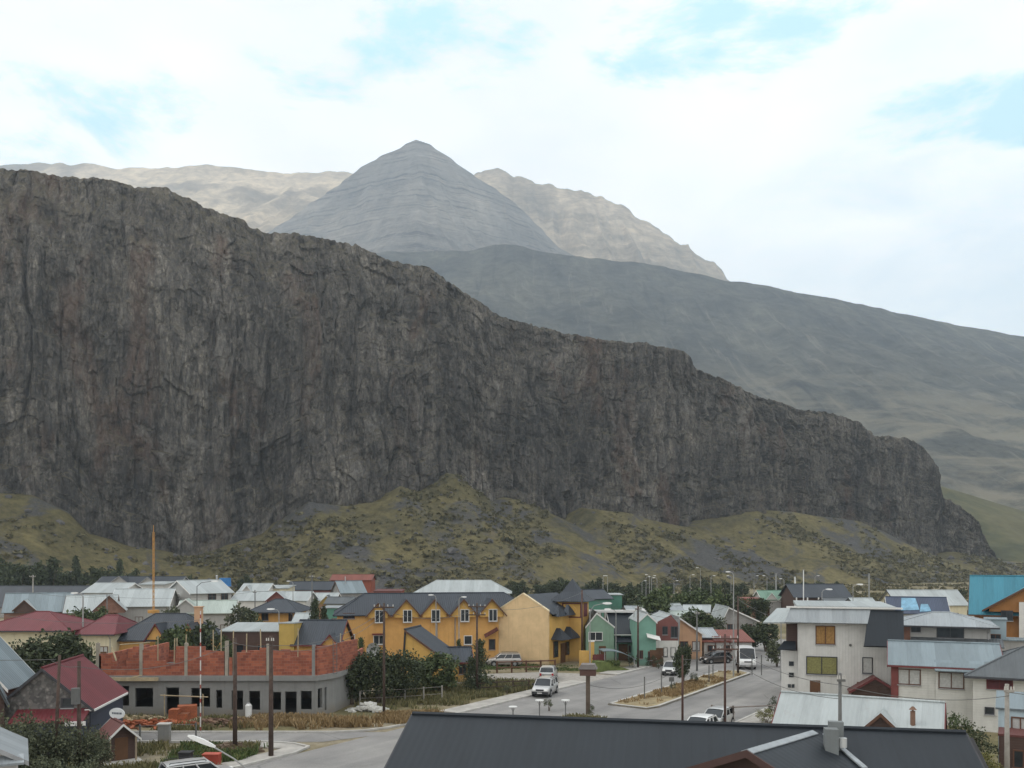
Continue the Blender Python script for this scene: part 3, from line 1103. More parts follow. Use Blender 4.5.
# ------------------------------------------------------------------ air
def build_haze():
    mb = MB().box(-5200, 5200, -320, 6600, -40.0, 2300)
    m = bpy.data.materials.new("haze_air"); m.use_nodes = True
    t = m.node_tree; t.nodes.clear()
    out = NN(t, "ShaderNodeOutputMaterial")
    v = NN(t, "ShaderNodeVolumePrincipled")
    v.inputs["Color"].default_value = (.74, .87, 1.0, 1)
    v.inputs["Density"].default_value = HAZE_DENSITY
    v.inputs["Anisotropy"].default_value = .1
    t.links.new(v.outputs["Volume"], out.inputs["Volume"])
    o = mb.build("haze", m)
    tag(o, kind="stuff")


HAZE_DENSITY = 0.000135
build_haze()
# ================================================================== BUILDERS
# wall and roof finishes
W = dict(
    white=stucco("white_render", (.62, .6, .56)), cream=stucco("cream_render", (.62, .56, .4)), greyw=stucco("grey_render", (.42, .41, .39)),
    orange=stucco("orange_render", (.61, .345, .12)), gold=stucco("golden_render", (.61, .375, .115)), peach=stucco("pale_orange_render", (.66, .48, .27)),
    teal=stucco("teal_render", (.19, .35, .28)), mint=stucco("mint_render", (.23, .34, .255)), maroon=stucco("maroon_render", (.2, .085, .075)),
    salmon=stucco("salmon_render", (.55, .34, .21)), olive=stucco("ochre_render", (.47, .33, .1)), rust=stucco("rust_render", (.27, .08, .05)),
    brownw=brick("brown_brick", (.2, .095, .065), (.25, .12, .085), (.22, .18, .15)), side=siding("white_siding", (.6, .59, .55)),
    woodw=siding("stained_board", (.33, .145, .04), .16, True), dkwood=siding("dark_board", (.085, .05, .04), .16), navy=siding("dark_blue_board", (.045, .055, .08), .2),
    green=siding("green_board", (.1, .25, .19), .18), stone=stone_wall("grey_stone"), block=brick("grey_block", (.27, .27, .26), (.31, .31, .3), (.24, .24, .23)),
    vside=siding("pale_vertical_board", (.58, .57, .54), .25, True),
)
RF = dict(
    dark=metal_roof("dark_slate_sheet", (.034, .041, .052), .5, .1), char=metal_roof("charcoal_sheet", (.02, .025, .031), .55, .1, var=.05, rib_k=.12), white=metal_roof("pale_zinc_sheet", (.36, .39, .39), .5, .1, .12),
    zinc=metal_roof("grey_zinc_sheet", (.29, .315, .33), .5, .1, .1), blue=metal_roof("blue_grey_sheet", (.185, .228, .248), .5, .1, .05, .2), red=metal_roof("dark_red_sheet", (.14, .028, .033), .5, .1),
    brown=metal_roof("red_brown_sheet", (.13, .05, .045), .6, .05), turq=metal_roof("turquoise_sheet", (.05, .2, .265), .5, .1), green=metal_roof("green_sheet", (.14, .24, .18), .55, .1),
    rust=metal_roof("rust_red_sheet", (.19, .06, .042), .6, .05, .3), navy=metal_roof("navy_sheet", (.055, .07, .11), .5, .1), palegreen=metal_roof("pale_green_sheet", (.36, .41, .37), .5, .1, .05), grey=metal_roof("mid_grey_sheet", (.09, .1, .106), .5, .1),
)
T_WOOD = plain("brown_trim", (.11, .055, .035), .7); T_WHITE = plain("white_trim", (.66, .65, .62), .6, var=.08); T_DARK = plain("dark_trim", (.05, .05, .055), .6)
T_RED = plain("dark_red_trim", (.14, .035, .035), .6); T_GREY = plain("grey_trim", (.3, .3, .3), .7)
GL = glass(); CURT_O = plain("orange_curtain", (.3, .17, .06), .8, var=.3, scale=6); CURT_G = plain("green_curtain", (.21, .2, .08), .8, var=.3, scale=6); CURT_W = plain("net_curtain", (.42, .42, .4), .7, var=.2, scale=5)
M_DOOR = plain("door_wood", (.12, .06, .03), .6); M_STEEL = plain("steel", (.4, .41, .42), .4, .8, .1); M_ALU = plain("aluminium", (.6, .61, .6), .4, .5, .08)


def wpt(side, w, d, u, z, out):
    """point on a house wall: side f/b/l/r, u metres from the wall middle, out metres proud of it (front wall is y=0)"""
    if side == "f": return (u, -out, z)
    if side == "b": return (-u, d + out, z)
    if side == "l": return (-w / 2 - out, d / 2 - u, z)
    return (w / 2 + out, d / 2 + u, z)


def slab(mb, side, w, d, u0, u1, z0, z1, o0, o1):
    P = lambda u, o, z: wpt(side, w, d, u, z, o)
    b = [P(u0, o1, z0), P(u1, o1, z0), P(u1, o0, z0), P(u0, o0, z0)]
    t = [P(u0, o1, z1), P(u1, o1, z1), P(u1, o0, z1), P(u0, o0, z1)]
    mb.hexa(b, t)


def add_window(par, side, w, d, u, z, ww, hh, frame=T_WOOD, pane=GL, mull=1, label=None, fw=.08, sill=True):
    mb = MB()
    a, b = u - ww / 2, u + ww / 2
    slab(mb, side, w, d, a - fw, b + fw, z - fw, z, -.02, .07); slab(mb, side, w, d, a - fw, b + fw, z + hh, z + hh + fw, -.02, .07)
    slab(mb, side, w, d, a - fw, a, z, z + hh, -.02, .07); slab(mb, side, w, d, b, b + fw, z, z + hh, -.02, .07)
    for k in range(mull):
        m = a + (b - a) * (k + 1) / (mull + 1)
        slab(mb, side, w, d, m - .035, m + .035, z, z + hh, -.02, .065)
    f = mb.build("window", frame, par)
    if label: f["label"] = label
    mb = MB(); slab(mb, side, w, d, a, b, z, z + hh, -.02, .02)
    mb.build("pane", pane, f)
    if sill:
        mb = MB(); slab(mb, side, w, d, a - .12, b + .12, z - fw - .07, z - fw, .0, .14)
        mb.build("sill", T_GREY, f)
    return f


def add_door(par, side, w, d, u, z, ww=.9, hh=2.05, mat=M_DOOR):
    mb = MB(); slab(mb, side, w, d, u - ww / 2, u + ww / 2, z, z + hh, -.02, .05)
    o = mb.build("door", mat, par)
    mb = MB(); slab(mb, side, w, d, u + ww * .32, u + ww * .42, z + .95, z + 1.05, .05, .1)
    mb.build("handle", M_STEEL, o)
    return o


def slope(mb, e0, e1, r1, r0, th=.12):
    """roof sheet: eave e0->e1, ridge r0->r1 above them; solid of thickness th"""
    e0, e1, r0, r1 = map(Vector, (e0, e1, r0, r1))
    n = (e1 - e0).cross(r0 - e0)
    if n.length < 1e-6: n = (e1 - e0).cross(r1 - e0)
    n.normalize()
    if n.z < 0: n = -n
    ax = (e1 - e0).normalized(); dn = (ax.cross(n)).normalized()
    if dn.z > 0: dn = -dn
    O = r0
    uv = lambda p: ((p - O).dot(ax) + 50, (p - O).dot(dn) + 50)
    tri = (r0 - r1).length < 1e-4
    top = [e0, e1, r1] if tri else [e0, e1, r1, r0]
    dd = -n * th
    mb.face(top, [uv(p) for p in top])
    lo = [p + dd for p in top]
    mb.face(list(reversed(lo)), [uv(p) for p in reversed(lo)])
    k = len(top)
    for i in range(k):
        j = (i + 1) % k
        q = [top[i], lo[i], lo[j], top[j]]
        mb.face(q, [uv(p) for p in q])


def gable_roof(w, d, ze, zr, axis, oh=.45, og=.4, asym=0.0):
    """roof over x -w/2..w/2, y 0..d"""
    mb = MB()
    if axis == "x":
        yr = d * (.5 + asym)
        kf = (zr - ze) / yr; kb = (zr - ze) / (d - yr)
        x0, x1 = -w / 2 - og, w / 2 + og
        slope(mb, (x0, -oh, ze - kf * oh), (x1, -oh, ze - kf * oh), (x1, yr, zr), (x0, yr, zr))
        slope(mb, (x1, d + oh, ze - kb * oh), (x0, d + oh, ze - kb * oh), (x0, yr, zr), (x1, yr, zr))
        mb.tube((x0, yr, zr + .02), (x1, yr, zr + .02), .09, n=6)
    else:
        xr = w * asym
        kl = (zr - ze) / (w / 2 + xr); kr = (zr - ze) / (w / 2 - xr)
        y0, y1 = -og, d + og
        slope(mb, (-w / 2 - oh, y1, ze - kl * oh), (-w / 2 - oh, y0, ze - kl * oh), (xr, y0, zr), (xr, y1, zr))
        slope(mb, (w / 2 + oh, y0, ze - kr * oh), (w / 2 + oh, y1, ze - kr * oh), (xr, y1, zr), (xr, y0, zr))
        mb.tube((xr, y0, zr + .02), (xr, y1, zr + .02), .09, n=6)
    return mb


def hip_roof(w, d, ze, zr, oh=.5, run=None):
    mb = MB()
    run = run if run is not None else min(d / 2, w / 2 - .01)
    k = (zr - ze) / (d / 2)
    E = [(-w / 2 - oh, -oh), (w / 2 + oh, -oh), (w / 2 + oh, d + oh), (-w / 2 - oh, d + oh)]
    e = [(x, y, ze - k * oh) for x, y in E]
    ra = (-w / 2 + run, d / 2, zr); rb = (w / 2 - run, d / 2, zr)
    slope(mb, e[0], e[1], rb, ra); slope(mb, e[2], e[3], ra, rb)
    slope(mb, e[1], e[2], rb, rb); slope(mb, e[3], e[0], ra, ra)
    mb.tube(ra, rb, .09, n=6)
    for q, p in ((0, ra), (3, ra), (1, rb), (2, rb)):
        mb.tube(e[q], p, .07, n=5)
    return mb


def shed_roof(w, d, z0, z1, oh=.4):
    mb = MB(); k = (z1 - z0) / d
    slope(mb, (-w / 2 - oh, -oh, z0 - k * oh), (w / 2 + oh, -oh, z0 - k * oh), (w / 2 + oh, d + oh, z1 + k * oh), (-w / 2 - oh, d + oh, z1 + k * oh))
    return mb


def body_mesh(w, d, ze, zr, rt, asym=0.0, z0=-.3):
    mb = MB()
    if rt == "x":
        mb.prism([(0, z0), (d, z0), (d, ze), (d * (.5 + asym), zr - .13), (0, ze)], "x", -w / 2, w / 2)
    elif rt == "y":
        mb.prism([(-w / 2, z0), (w / 2, z0), (w / 2, ze), (w * asym, zr - .13), (-w / 2, ze)], "y", 0, d)
    elif rt == "shed":
        mb.prism([(0, z0), (d, z0), (d, zr - .13), (0, ze - .13)], "x", -w / 2, w / 2)
    else:
        mb.box(-w / 2, w / 2, 0, d, z0, ze)
    return mb


class Many(list):
    def build(s, name, mat, parent=None):
        return [m.build(name, mat, parent, weld=True) for m in s]


def barge(w, d, ze, zr, rt, oh, og, asym=0.0, t=.05, h=.22):
    """barge boards along the gable rakes"""
    out = Many()
    if rt == "x":
        yr = d * (.5 + asym)
        for x in (-w / 2 - og, w / 2 + og):
            mb = MB(); out.append(mb)
            s = -1 if x < 0 else 1
            for ye in (-oh, d + oh):
                k = (zr - ze) / (yr if ye < 0 else d - yr)
                zz = ze - k * oh
                a = [(x, ye, zz - h), (x, yr, zr - h), (x, yr, zr - .0), (x, ye, zz - .0)]
                A = [Vector(p) + Vector((s * .002, 0, 0)) for p in a]; B = [p + Vector((s * t, 0, 0)) for p in A]
                mb.hexa(A, B)
    else:
        xr = w * asym
        for y, s in ((-og, -1), (d + og, 1)):
            mb = MB(); out.append(mb)
            for xe in (-w / 2 - oh, w / 2 + oh):
                k = (zr - ze) / (w / 2 + xr if xe < 0 else w / 2 - xr)
                zz = ze - k * oh
                A = [Vector((xe, y + s * .002, zz - h)), Vector((xr, y + s * .002, zr - h)), Vector((xr, y + s * .002, zr)), Vector((xe, y + s * .002, zz))]
                B = [p + Vector((0, s * t, 0)) for p in A]
                mb.hexa(A, B)
    return out


def chimney(roof, x, y, z0, z1, r=.14, mat=None, square=False, cap=True):
    mb = MB()
    if square:
        mb.box(x - r, x + r, y - r, y + r, z0, z1)
        mb.box(x - r * 1.25, x + r * 1.25, y - r * 1.25, y + r * 1.25, z1, z1 + .1)
    else:
        mb.tube((x, y, z0), (x, y, z1), r, n=10)
        if cap:
            mb.tube((x, y, z1 + .08), (x, y, z1 + .25), r * 1.6, r * .4, n=10); mb.tube((x, y, z1), (x, y, z1 + .1), r * .4, n=6)
    return mb.build("chimney", mat or M_STEEL, roof)


def H(label, xl, xr, D, ye, yr, depth, wall, roof, rt="x", rot=0.0, cat="house", name="house", group=None, wins=(), doors=(), oh=.45, og=.4, asym=0.0,
      trim=T_DARK, frame=T_WOOD, autow=None, chim=None, zr=None, ze=None, sidew=0, run=None, z0=-.3):
    """a house whose front wall spans photo columns xl..xr at D metres; ye / yr are the rows of its eave and ridge"""
    w = (xr - xl) / FOC * D
    ze = ZH(ye, D) if ze is None else ze
    if zr is None:
        zr = ZH(yr, D + (depth / 2 if rt in ("x", "hip") else depth if rt == "shed" else 0))
    o = thing(name, label, cat, (XH((xl + xr) / 2, D), D, 0), R(rot), group)
    o["_w"] = w; o["_d"] = depth
    body_mesh(w, depth, ze, zr, rt, asym, z0).build("wall", W[wall] if isinstance(wall, str) else wall, o)
    rm = RF[roof] if isinstance(roof, str) else roof
    if rt in ("x", "y"):
        rf = gable_roof(w, depth, ze, zr, rt, oh, og, asym).build("roof", rm, o, fixn=False)
        barge(w, depth, ze, zr, rt, oh, og, asym).build("barge_board", trim, rf)
    elif rt == "hip":
        rf = hip_roof(w, depth, ze, zr, oh, run).build("roof", rm, o, fixn=False)
    elif rt == "shed":
        rf = shed_roof(w, depth, ze, zr, oh).build("roof", rm, o, fixn=False)
    else:
        mb = MB(); mb.box(-w / 2 - .1, w / 2 + .1, -.1, depth + .1, ze, ze + .25)
        rf = mb.build("roof", rm, o)
    for q in wins:
        x0, y0, x1, y1 = q[:4]
        u = (((x0 + x1) / 2) - (xl + xr) / 2) / FOC * D
        add_window(o, "f", w, depth, u, max(.5, ZH(y1, D)), (x1 - x0) / FOC * D, (y1 - y0) / FOC * D, frame, q[4] if len(q) > 4 else GL, 1)
    if autow:
        k, zb, ww, hh = autow
        for i in range(k):
            add_window(o, "f", w, depth, w * ((i + .5) / k - .5), zb, ww, hh, frame, random.choice((GL, GL, CURT_W)))
    for i in range(sidew):
        for sd in ("l", "r"):
            add_window(o, sd, w, depth, depth * ((i + .5) / sidew - .5), max(1.0, ze - 1.9), 1.0, 1.1, frame)
    for u in doors:
        add_door(o, "f", w, depth, u * w / 2, 0)
    if D < 140 and rt in ("x", "hip") and cat != "hotel":     # gutter along the front eave and a downpipe
        kk = (zr - ze) / (depth / 2); gy = -oh - .06; gz = ze - kk * oh - .1
        e_ = w / 2 + (og if rt == "x" else oh)
        MB().box(-e_, e_, gy - .07, gy + .05, gz - .06, gz + .07).build("gutter", trim, rf)
        MB().path([(w / 2 - .2, gy, gz), (w / 2 - .2, -.09, gz - .45), (w / 2 - .2, -.09, .1)], .05).build("downpipe", T_GREY, o)
    if chim:
        for (cx, cy, hgt, *r) in chim:
            zz = zr - .8
            chimney(rf, cx * w / 2, cy * depth, zz - .5, zr + hgt, *(r or [.12]))
    return o, rf, w, ze, zr


# ------------------------------------------------------------------ plants
M_BARK = plain("bark", (.12, .095, .075), .95, var=.35, scale=6)
LEAF_D = leafy("leaf_dark", (.034, .044, .026), (.085, .102, .055)); LEAF_M = leafy("leaf_mid", (.04, .055, .026), (.105, .132, .06)); LEAF_L = leafy("leaf_light", (.045, .065, .028), (.12, .145, .06))
LEAF_G = leafy("leaf_greygreen", (.05, .06, .038), (.14, .15, .09)); LEAF_Y = leafy("leaf_yellow", (.09, .1, .03), (.22, .2, .07))


def crown_points(kind, h, r, n, seed):
    rng = np.random.default_rng(seed)
    C = []
    if kind == "bush":
        k = max(8, n // 90)
        cc = []
        while len(cc) < k:
            p = rng.uniform(-1, 1, 3)
            if np.hypot(p[0], p[1]) < 1 and abs(p[2]) < 1 and np.linalg.norm(p) < 1.05 and np.linalg.norm(p) > .35:
                cc.append(p)
        cc = np.array(cc) * np.array([r * .8, r * .8, h * .36]); cc[:, 2] += h * .52
        per = n // k
        for c in cc:
            s = rng.uniform(.22, .42) * r
            q = rng.normal(size=(per, 3)); q /= np.linalg.norm(q, axis=1, keepdims=True)
            C.append(c + q * s * rng.uniform(.35, 1.05, (per, 1)) * np.array([1, 1, 1.15]))
    elif kind == "conifer":
        for i in range(n // 60):
            t = (i + rng.random()) / (n // 60)
            z = h * (.08 + .9 * t); rr = r * (1 - t) ** .8 * rng.uniform(.7, 1.1) + .08
            a = rng.uniform(0, 6.283)
            f = rng.uniform(.1, 1, 60)
            C.append(np.stack([np.cos(a) * rr * f + rng.normal(size=60) * .13 * r, np.sin(a) * rr * f + rng.normal(size=60) * .13 * r, z - .25 * rr * f + rng.normal(size=60) * .04 * h], -1))
    elif kind == "willow":
        for i in range(n // 50):
            a = rng.uniform(0, 6.283); e = rng.uniform(.15, 1)
            d = np.array([np.cos(a) * r * e, np.sin(a) * r * e, 0])
            f = np.linspace(.25, 1, 50)
            z = h * rng.uniform(.75, 1.0) * (1 - .35 * e ** 2)
            C.append(np.stack([d[0] * f, d[1] * f, z * f ** .8], -1) + rng.normal(size=(50, 3)) * .09 * r)
    elif kind == "poplar":
        for i in range(n // 60):
            t = (i + rng.random()) / (n // 60)
            rr = r * math.sin(math.pi * min(1, .12 + t * .88)) ** .7
            a = rng.uniform(0, 6.283)
            c = np.array([np.cos(a) * rr * .6, np.sin(a) * rr * .6, h * (.1 + .88 * t)])
            C.append(c + rng.normal(size=(60, 3)) * np.array([.28 * r, .28 * r, .06 * h]))
    C = np.concatenate(C)
    C[:, 2] = np.clip(C[:, 2], .05, h * 1.02)
    return C


def make_tree(name, label, cat, kind, h, r, leafm, n=2200, leaf=.22, seed=0, loc=(0, 0, 0), group=None, trunk=True):
    o = thing(name, label, cat, loc, 0, group)
    rng = np.random.default_rng(seed + 100)
    C = crown_points(kind, h, r, n, seed)
    leaf_mesh("crown", C, rng.uniform(.6, 1.3, len(C)) * leaf, leafm, o, seed=seed)
    mb = MB()
    if kind in ("conifer", "poplar"):
        mb.tube((0, 0, -.2), (0, 0, h * .9), .03 * h * .5 + .03, .02, n=7)
        for i in range(6):
            a = rng.uniform(0, 6.28); z = h * rng.uniform(.2, .7)
            mb.tube((0, 0, z), (math.cos(a) * r * .5, math.sin(a) * r * .5, z + .1 * h), .03, .01, n=5)
    else:
        for i in range(5):
            a = rng.uniform(0, 6.28); e = rng.uniform(.3, .7)
            m = (math.cos(a) * r * .2, math.sin(a) * r * .2, h * .3)
            mb.tube((math.cos(a) * .06, math.sin(a) * .06, -.2), m, .09 + .008 * h, .05, n=6)
            mb.tube(m, (math.cos(a) * r * e, math.sin(a) * r * e, h * .72), .05, .015, n=5)
    mb.build("trunk", M_BARK, o)
    return o


# ------------------------------------------------------------------ vehicles (forward = +x)
M_TYRE = plain("tyre_rubber", (.02, .02, .021), .85, var=.1); M_RIM = plain("alloy_rim", (.45, .46, .47), .35, .8, .1)
M_CGL = glass("car_glass", (.02, .024, .028), .06); M_HL = plain("lamp_lens", (.75, .75, .72), .15, 0, .05); M_TL = plain("tail_lens", (.35, .02, .02), .25, 0, .05)
M_PLAST = plain("black_plastic", (.03, .03, .032), .6, 0, .1); M_PLATE = plain("number_plate", (.55, .55, .52), .5, 0, .05)


def paint(name, col, metal=.25):
    if name in MATS: return MATS[name]
    m, t, b = new_mat(name)
    f = noise(t, 2.2, 5, .65)
    s = NN(t, "ShaderNodeSeparateXYZ"); tc = NN(t, "ShaderNodeTexCoord"); t.links.new(tc.outputs["Object"], s.inputs[0])
    c = ramp(t, f, [(.3, sc3(col, .9)), (.7, sc3(col, 1.05))])
    dirt = maprange(t, mth(t, "ADD", s.outputs["Z"], mth(t, "MULTIPLY", f, .5)), .5, 1.0, .55, 0)
    c = mixc(t, dirt, c, (.2, .17, .14))
    t.links.new(c, b.inputs["Base Color"])
    b.inputs["Metallic"].default_value = metal; b.inputs["Roughness"].default_value = .32
    b.inputs["Coat Weight"].default_value = .4; b.inputs["Coat Roughness"].default_value = .08
    MATS[name] = m
    return m


CARS = dict(
    suv=dict(L=4.3, Wd=1.76, belt=1.02, roof=1.66, hood=.98, bonnet=(1.05, 2.15), cab=(-2.05, 1.15, -1.85, .45), clear=.28, wb=2.55, wr=.35),
    hatch=dict(L=3.9, Wd=1.66, belt=.92, roof=1.47, hood=.86, bonnet=(.95, 1.95), cab=(-1.88, 1.1, -1.45, .3), clear=.2, wb=2.45, wr=.3),
    sedan=dict(L=4.3, Wd=1.7, belt=.93, roof=1.45, hood=.87, bonnet=(.95, 2.15), cab=(-1.5, 1.0, -.95, .3), clear=.2, wb=2.55, wr=.31),
    van=dict(L=5.4, Wd=1.98, belt=1.3, roof=2.5, hood=1.2, bonnet=(2.0, 2.7), cab=(-2.65, 2.15, -2.6, 1.45), clear=.3, wb=3.3, wr=.35),
)


def car(label, loc, heading, kind, pm, cat="car", name="parked_car", group=None, bumper=None):
    c = CARS[kind]
    o = thing(name, label, cat, loc, heading, group)
    L2 = c["L"] / 2; w = c["Wd"] / 2; zl = c["clear"]; zb = c["belt"]; hd = c["hood"]
    def ring(x, zt, k=1.0, z0=zl, tuck=.93):
        return [(x, -w * k * .96, z0), (x, w * k * .96, z0), (x, w * k, z0 + .16), (x, w * k, zt - .2), (x, w * k * .975, zt - .08), (x, w * k * tuck * .97, zt), (x, -w * k * tuck * .97, zt), (x, -w * k * .975, zt - .08), (x, -w * k, zt - .2), (x, -w * k, z0 + .16)]
    hood = c["bonnet"][0]
    st = [(-L2, zb - .16, .86, zl + .12), (-L2 + .08, zb - .04, .95, zl + .04), (-L2 + .3, zb, .99, zl), (-.6, zb, 1.0, zl), (hood - .25, zb, 1.0, zl), (hood + .15, hd + .03, .995, zl), (L2 - .45, hd - .05, .97, zl), (L2 - .12, hd - .17, .92, zl + .05), (L2, hd - .32, .84, zl + .14)]
    mb = MB(); mb.loft([ring(x, zt, k, z0) for x, zt, k, z0 in st])
    # roof sheet and pillars
    b0, b1, r0, r1 = c["cab"]; rz = c["roof"]; rw = w * (.80 if kind != "van" else .88); bw = w * .93
    n = 7
    top = [[(r0 + (r1 - r0) * i / n, -rw + 2 * rw * j / n, rz - .05 * (abs(2 * j / n - 1) ** 3) - .05 * (abs(2 * i / n - 1) ** 4)) for j in range(n + 1)] for i in range(n + 1)]
    for i in range(n):
        for j in range(n):
            mb.face([top[i][j], top[i + 1][j], top[i + 1][j + 1], top[i][j + 1]])
    low = rz - .17
    E = [(r0, -rw), (r1, -rw), (r1, rw), (r0, rw)]
    for (xa, ya), (xb, yb) in zip(E, E[1:] + E[:1]):
        mb.face([(xa, ya, rz - .1), (xb, yb, rz - .1), (xb + .02 * np.sign(xb), yb * 1.02, low), (xa + .02 * np.sign(xa), ya * 1.02, low)])
    pil = [((b0, s * bw, zb - .05), (r0, s * rw, rz - .09)) for s in (-1, 1)] + [((b1, s * bw, zb - .05), (r1, s * rw, rz - .09)) for s in (-1, 1)]
    mid = [(b0 + (b1 - b0) * f, r0 + (r1 - r0) * f) for f in ((.36, .66) if kind != "van" else (.3, .72))]
    pil += [((xb, s * bw, zb - .05), (xr_, s * rw, rz - .09)) for xb, xr_ in mid for s in (-1, 1)]
    for a, b in pil: mb.tube(a, b, .045, .04, n=5)
    if kind == "van":   # panelled rear half
        for s in (-1, 1):
            mb.face([(b0, s * (bw + .012), zb - .1), (.4, s * (bw + .012), zb - .1), (.4, s * (rw + .012), rz - .12), (r0, s * (rw + .012), rz - .12)])
    mb.build("body", pm, o, weld=True)
    # glasshouse
    mb = MB()
    g0 = [(b0 + .03, -bw + .03, zb - .04), (b1 - .0, -bw + .03, zb - .04), (b1, bw - .03, zb - .04), (b0 + .03, bw - .03, zb - .04)]
    g1 = [(r0 + .02, -rw + .02, rz - .1), (r1 + .02, -rw + .02, rz - .1), (r1 + .02, rw - .02, rz - .1), (r0 + .02, rw - .02, rz - .1)]
    mb.hexa(g0, g1)
    mb.build("window", M_CGL, o)
    # wheels
    wr = c["wr"]
    for sx in (-1, 1):
        for sy in (-1, 1):
            x = sx * c["wb"] / 2; y = sy * (w - .09)
            mb = MB().tube((x, y - .11, wr), (x, y + .11, wr), wr, n=18)
            wh = mb.build("wheel", M_TYRE, o)
            MB().tube((x, y + sy * .05, wr), (x, y + sy * .118, wr), wr * .62, wr * .58, n=14).build("rim", M_RIM, wh)
            mb = MB()
            for k in range(9):
                a0 = math.pi * k / 9; a1 = math.pi * (k + 1) / 9
                ro, ri = wr * 1.28, wr * 1.06
                yo = sy * (w + .012)
                mb.face([(x + ro * math.cos(a0), yo, wr + ro * math.sin(a0)), (x + ro * math.cos(a1), yo, wr + ro * math.sin(a1)), (x + ri * math.cos(a1), yo, wr + ri * math.sin(a1)), (x + ri * math.cos(a0), yo, wr + ri * math.sin(a0))])
            mb.build("wheel_arch", M_PLAST, o, fixn=False)
    bz = zl + .05
    MB().loft([[(L2 - .1, -w * .93, bz), (L2 - .1, w * .93, bz), (L2 - .1, w * .93, bz + .26), (L2 - .1, -w * .93, bz + .26)], [(L2 + .06, -w * .82, bz + .02), (L2 + .06, w * .82, bz + .02), (L2 + .06, w * .82, bz + .24), (L2 + .06, -w * .82, bz + .24)]]).build("front_bumper", bumper or M_PLAST, o)
    MB().loft([[(-L2 - .05, -w * .84, bz + .04), (-L2 - .05, w * .84, bz + .04), (-L2 - .05, w * .84, bz + .28), (-L2 - .05, -w * .84, bz + .28)], [(-L2 + .1, -w * .94, bz), (-L2 + .1, w * .94, bz), (-L2 + .1, w * .94, bz + .3), (-L2 + .1, -w * .94, bz + .3)]]).build("rear_bumper", bumper or M_PLAST, o)
    hz = hd - .3
    for s in (-1, 1):
        MB().hexa([(L2 - .14, s * w * .88, hz), (L2 + .015, s * w * .8, hz), (L2 + .02, s * w * .48, hz), (L2 - .1, s * w * .48, hz)] if s > 0 else [(L2 - .1, s * w * .48, hz), (L2 + .02, s * w * .48, hz), (L2 + .015, s * w * .8, hz), (L2 - .14, s * w * .88, hz)],
                  [(L2 - .2, s * w * .88, hz + .17), (L2 - .06, s * w * .78, hz + .17), (L2 - .05, s * w * .48, hz + .15), (L2 - .15, s * w * .48, hz + .15)] if s > 0 else [(L2 - .15, s * w * .48, hz + .15), (L2 - .05, s * w * .48, hz + .15), (L2 - .06, s * w * .78, hz + .17), (L2 - .2, s * w * .88, hz + .17)]).build("headlight", M_HL, o)
        MB().box(-L2 - .02, -L2 + .12, min(s * w * .66, s * w * .9), max(s * w * .66, s * w * .9), zb - .38, zb - .12).build("tail_light", M_TL, o)
        MB().box(b1 - .28, b1 - .1, min(s * (w - .02), s * (w + .17)), max(s * (w - .02), s * (w + .17)), zb + .02, zb + .16).build("wing_mirror", M_PLAST, o)
    MB().box(L2 - .05, L2 + .03, -w * .42, w * .42, hz - .02, hz + .12).build("grille", M_PLAST, o)
    MB().box(L2 + .055, L2 + .075, -.24, .24, bz + .08, bz + .18).build("number_plate", M_PLATE, o)
    if kind == "suv":
        for s in (-1, 1):
            MB().path([(r0 + .15, s * rw * .86, rz - .02), (r0 + .2, s * rw * .86, rz + .05), (r1 - .25, s * rw * .86, rz + .05), (r1 - .15, s * rw * .86, rz - .02)], .022).build("roof_rail", M_PLAST, o)
    return o


# ------------------------------------------------------------------ poles, lamps, fences
M_POLEW = plain("tarred_pole_wood", (.075, .052, .042), .9, var=.35, scale=3); M_POLEC = plain("weathered_pole", (.3, .28, .25), .9, var=.25, scale=2); M_POLED = plain("grey_pole", (.13, .13, .125), .8, var=.2)
M_POLER = plain("reddish_pole_wood", (.095, .055, .045), .9, var=.3, scale=3); M_PORC = plain("porcelain", (.5, .48, .44), .3); M_LAMPW = plain("lamp_housing", (.7, .7, .68), .4, 0, .06); M_GALV = plain("galvanised_post", (.3, .3, .29), .55, .3, .15)


def utility_pole(label, loc, h, mat=M_POLEW, r=.13, arms=1, rot=0.0, lean=(0, 0), transformer=False, group=None, name="utility_pole", arm_w=1.7):
    o = thing(name, label, "utility pole", loc, rot, group)
    MB().tube((0, 0, -.3), (lean[0], lean[1], h), r * 1.15, r * .8, n=10).build("pole", mat, o, smooth=True)
    for k in range(arms):
        z = h - .35 - k * .8
        lx = lean[0] * z / h
        a = MB().box(lx - arm_w / 2, lx + arm_w / 2, -r - .13, -r - .02, z - .06, z + .06).build("crossarm", mat, o)
        for x in (-.46, -.2, .2, .46):
            MB().tube((lx + x * arm_w, -r - .075, z + .06), (lx + x * arm_w, -r - .075, z + .24), .045, .03, n=7).build("insulator", M_PORC, a)
    if transformer:
        MB().tube((.0, -r - .28, h - 2.4), (0, -r - .28, h - 1.5), .24, n=12).build("transformer", M_POLED, o)
    return o


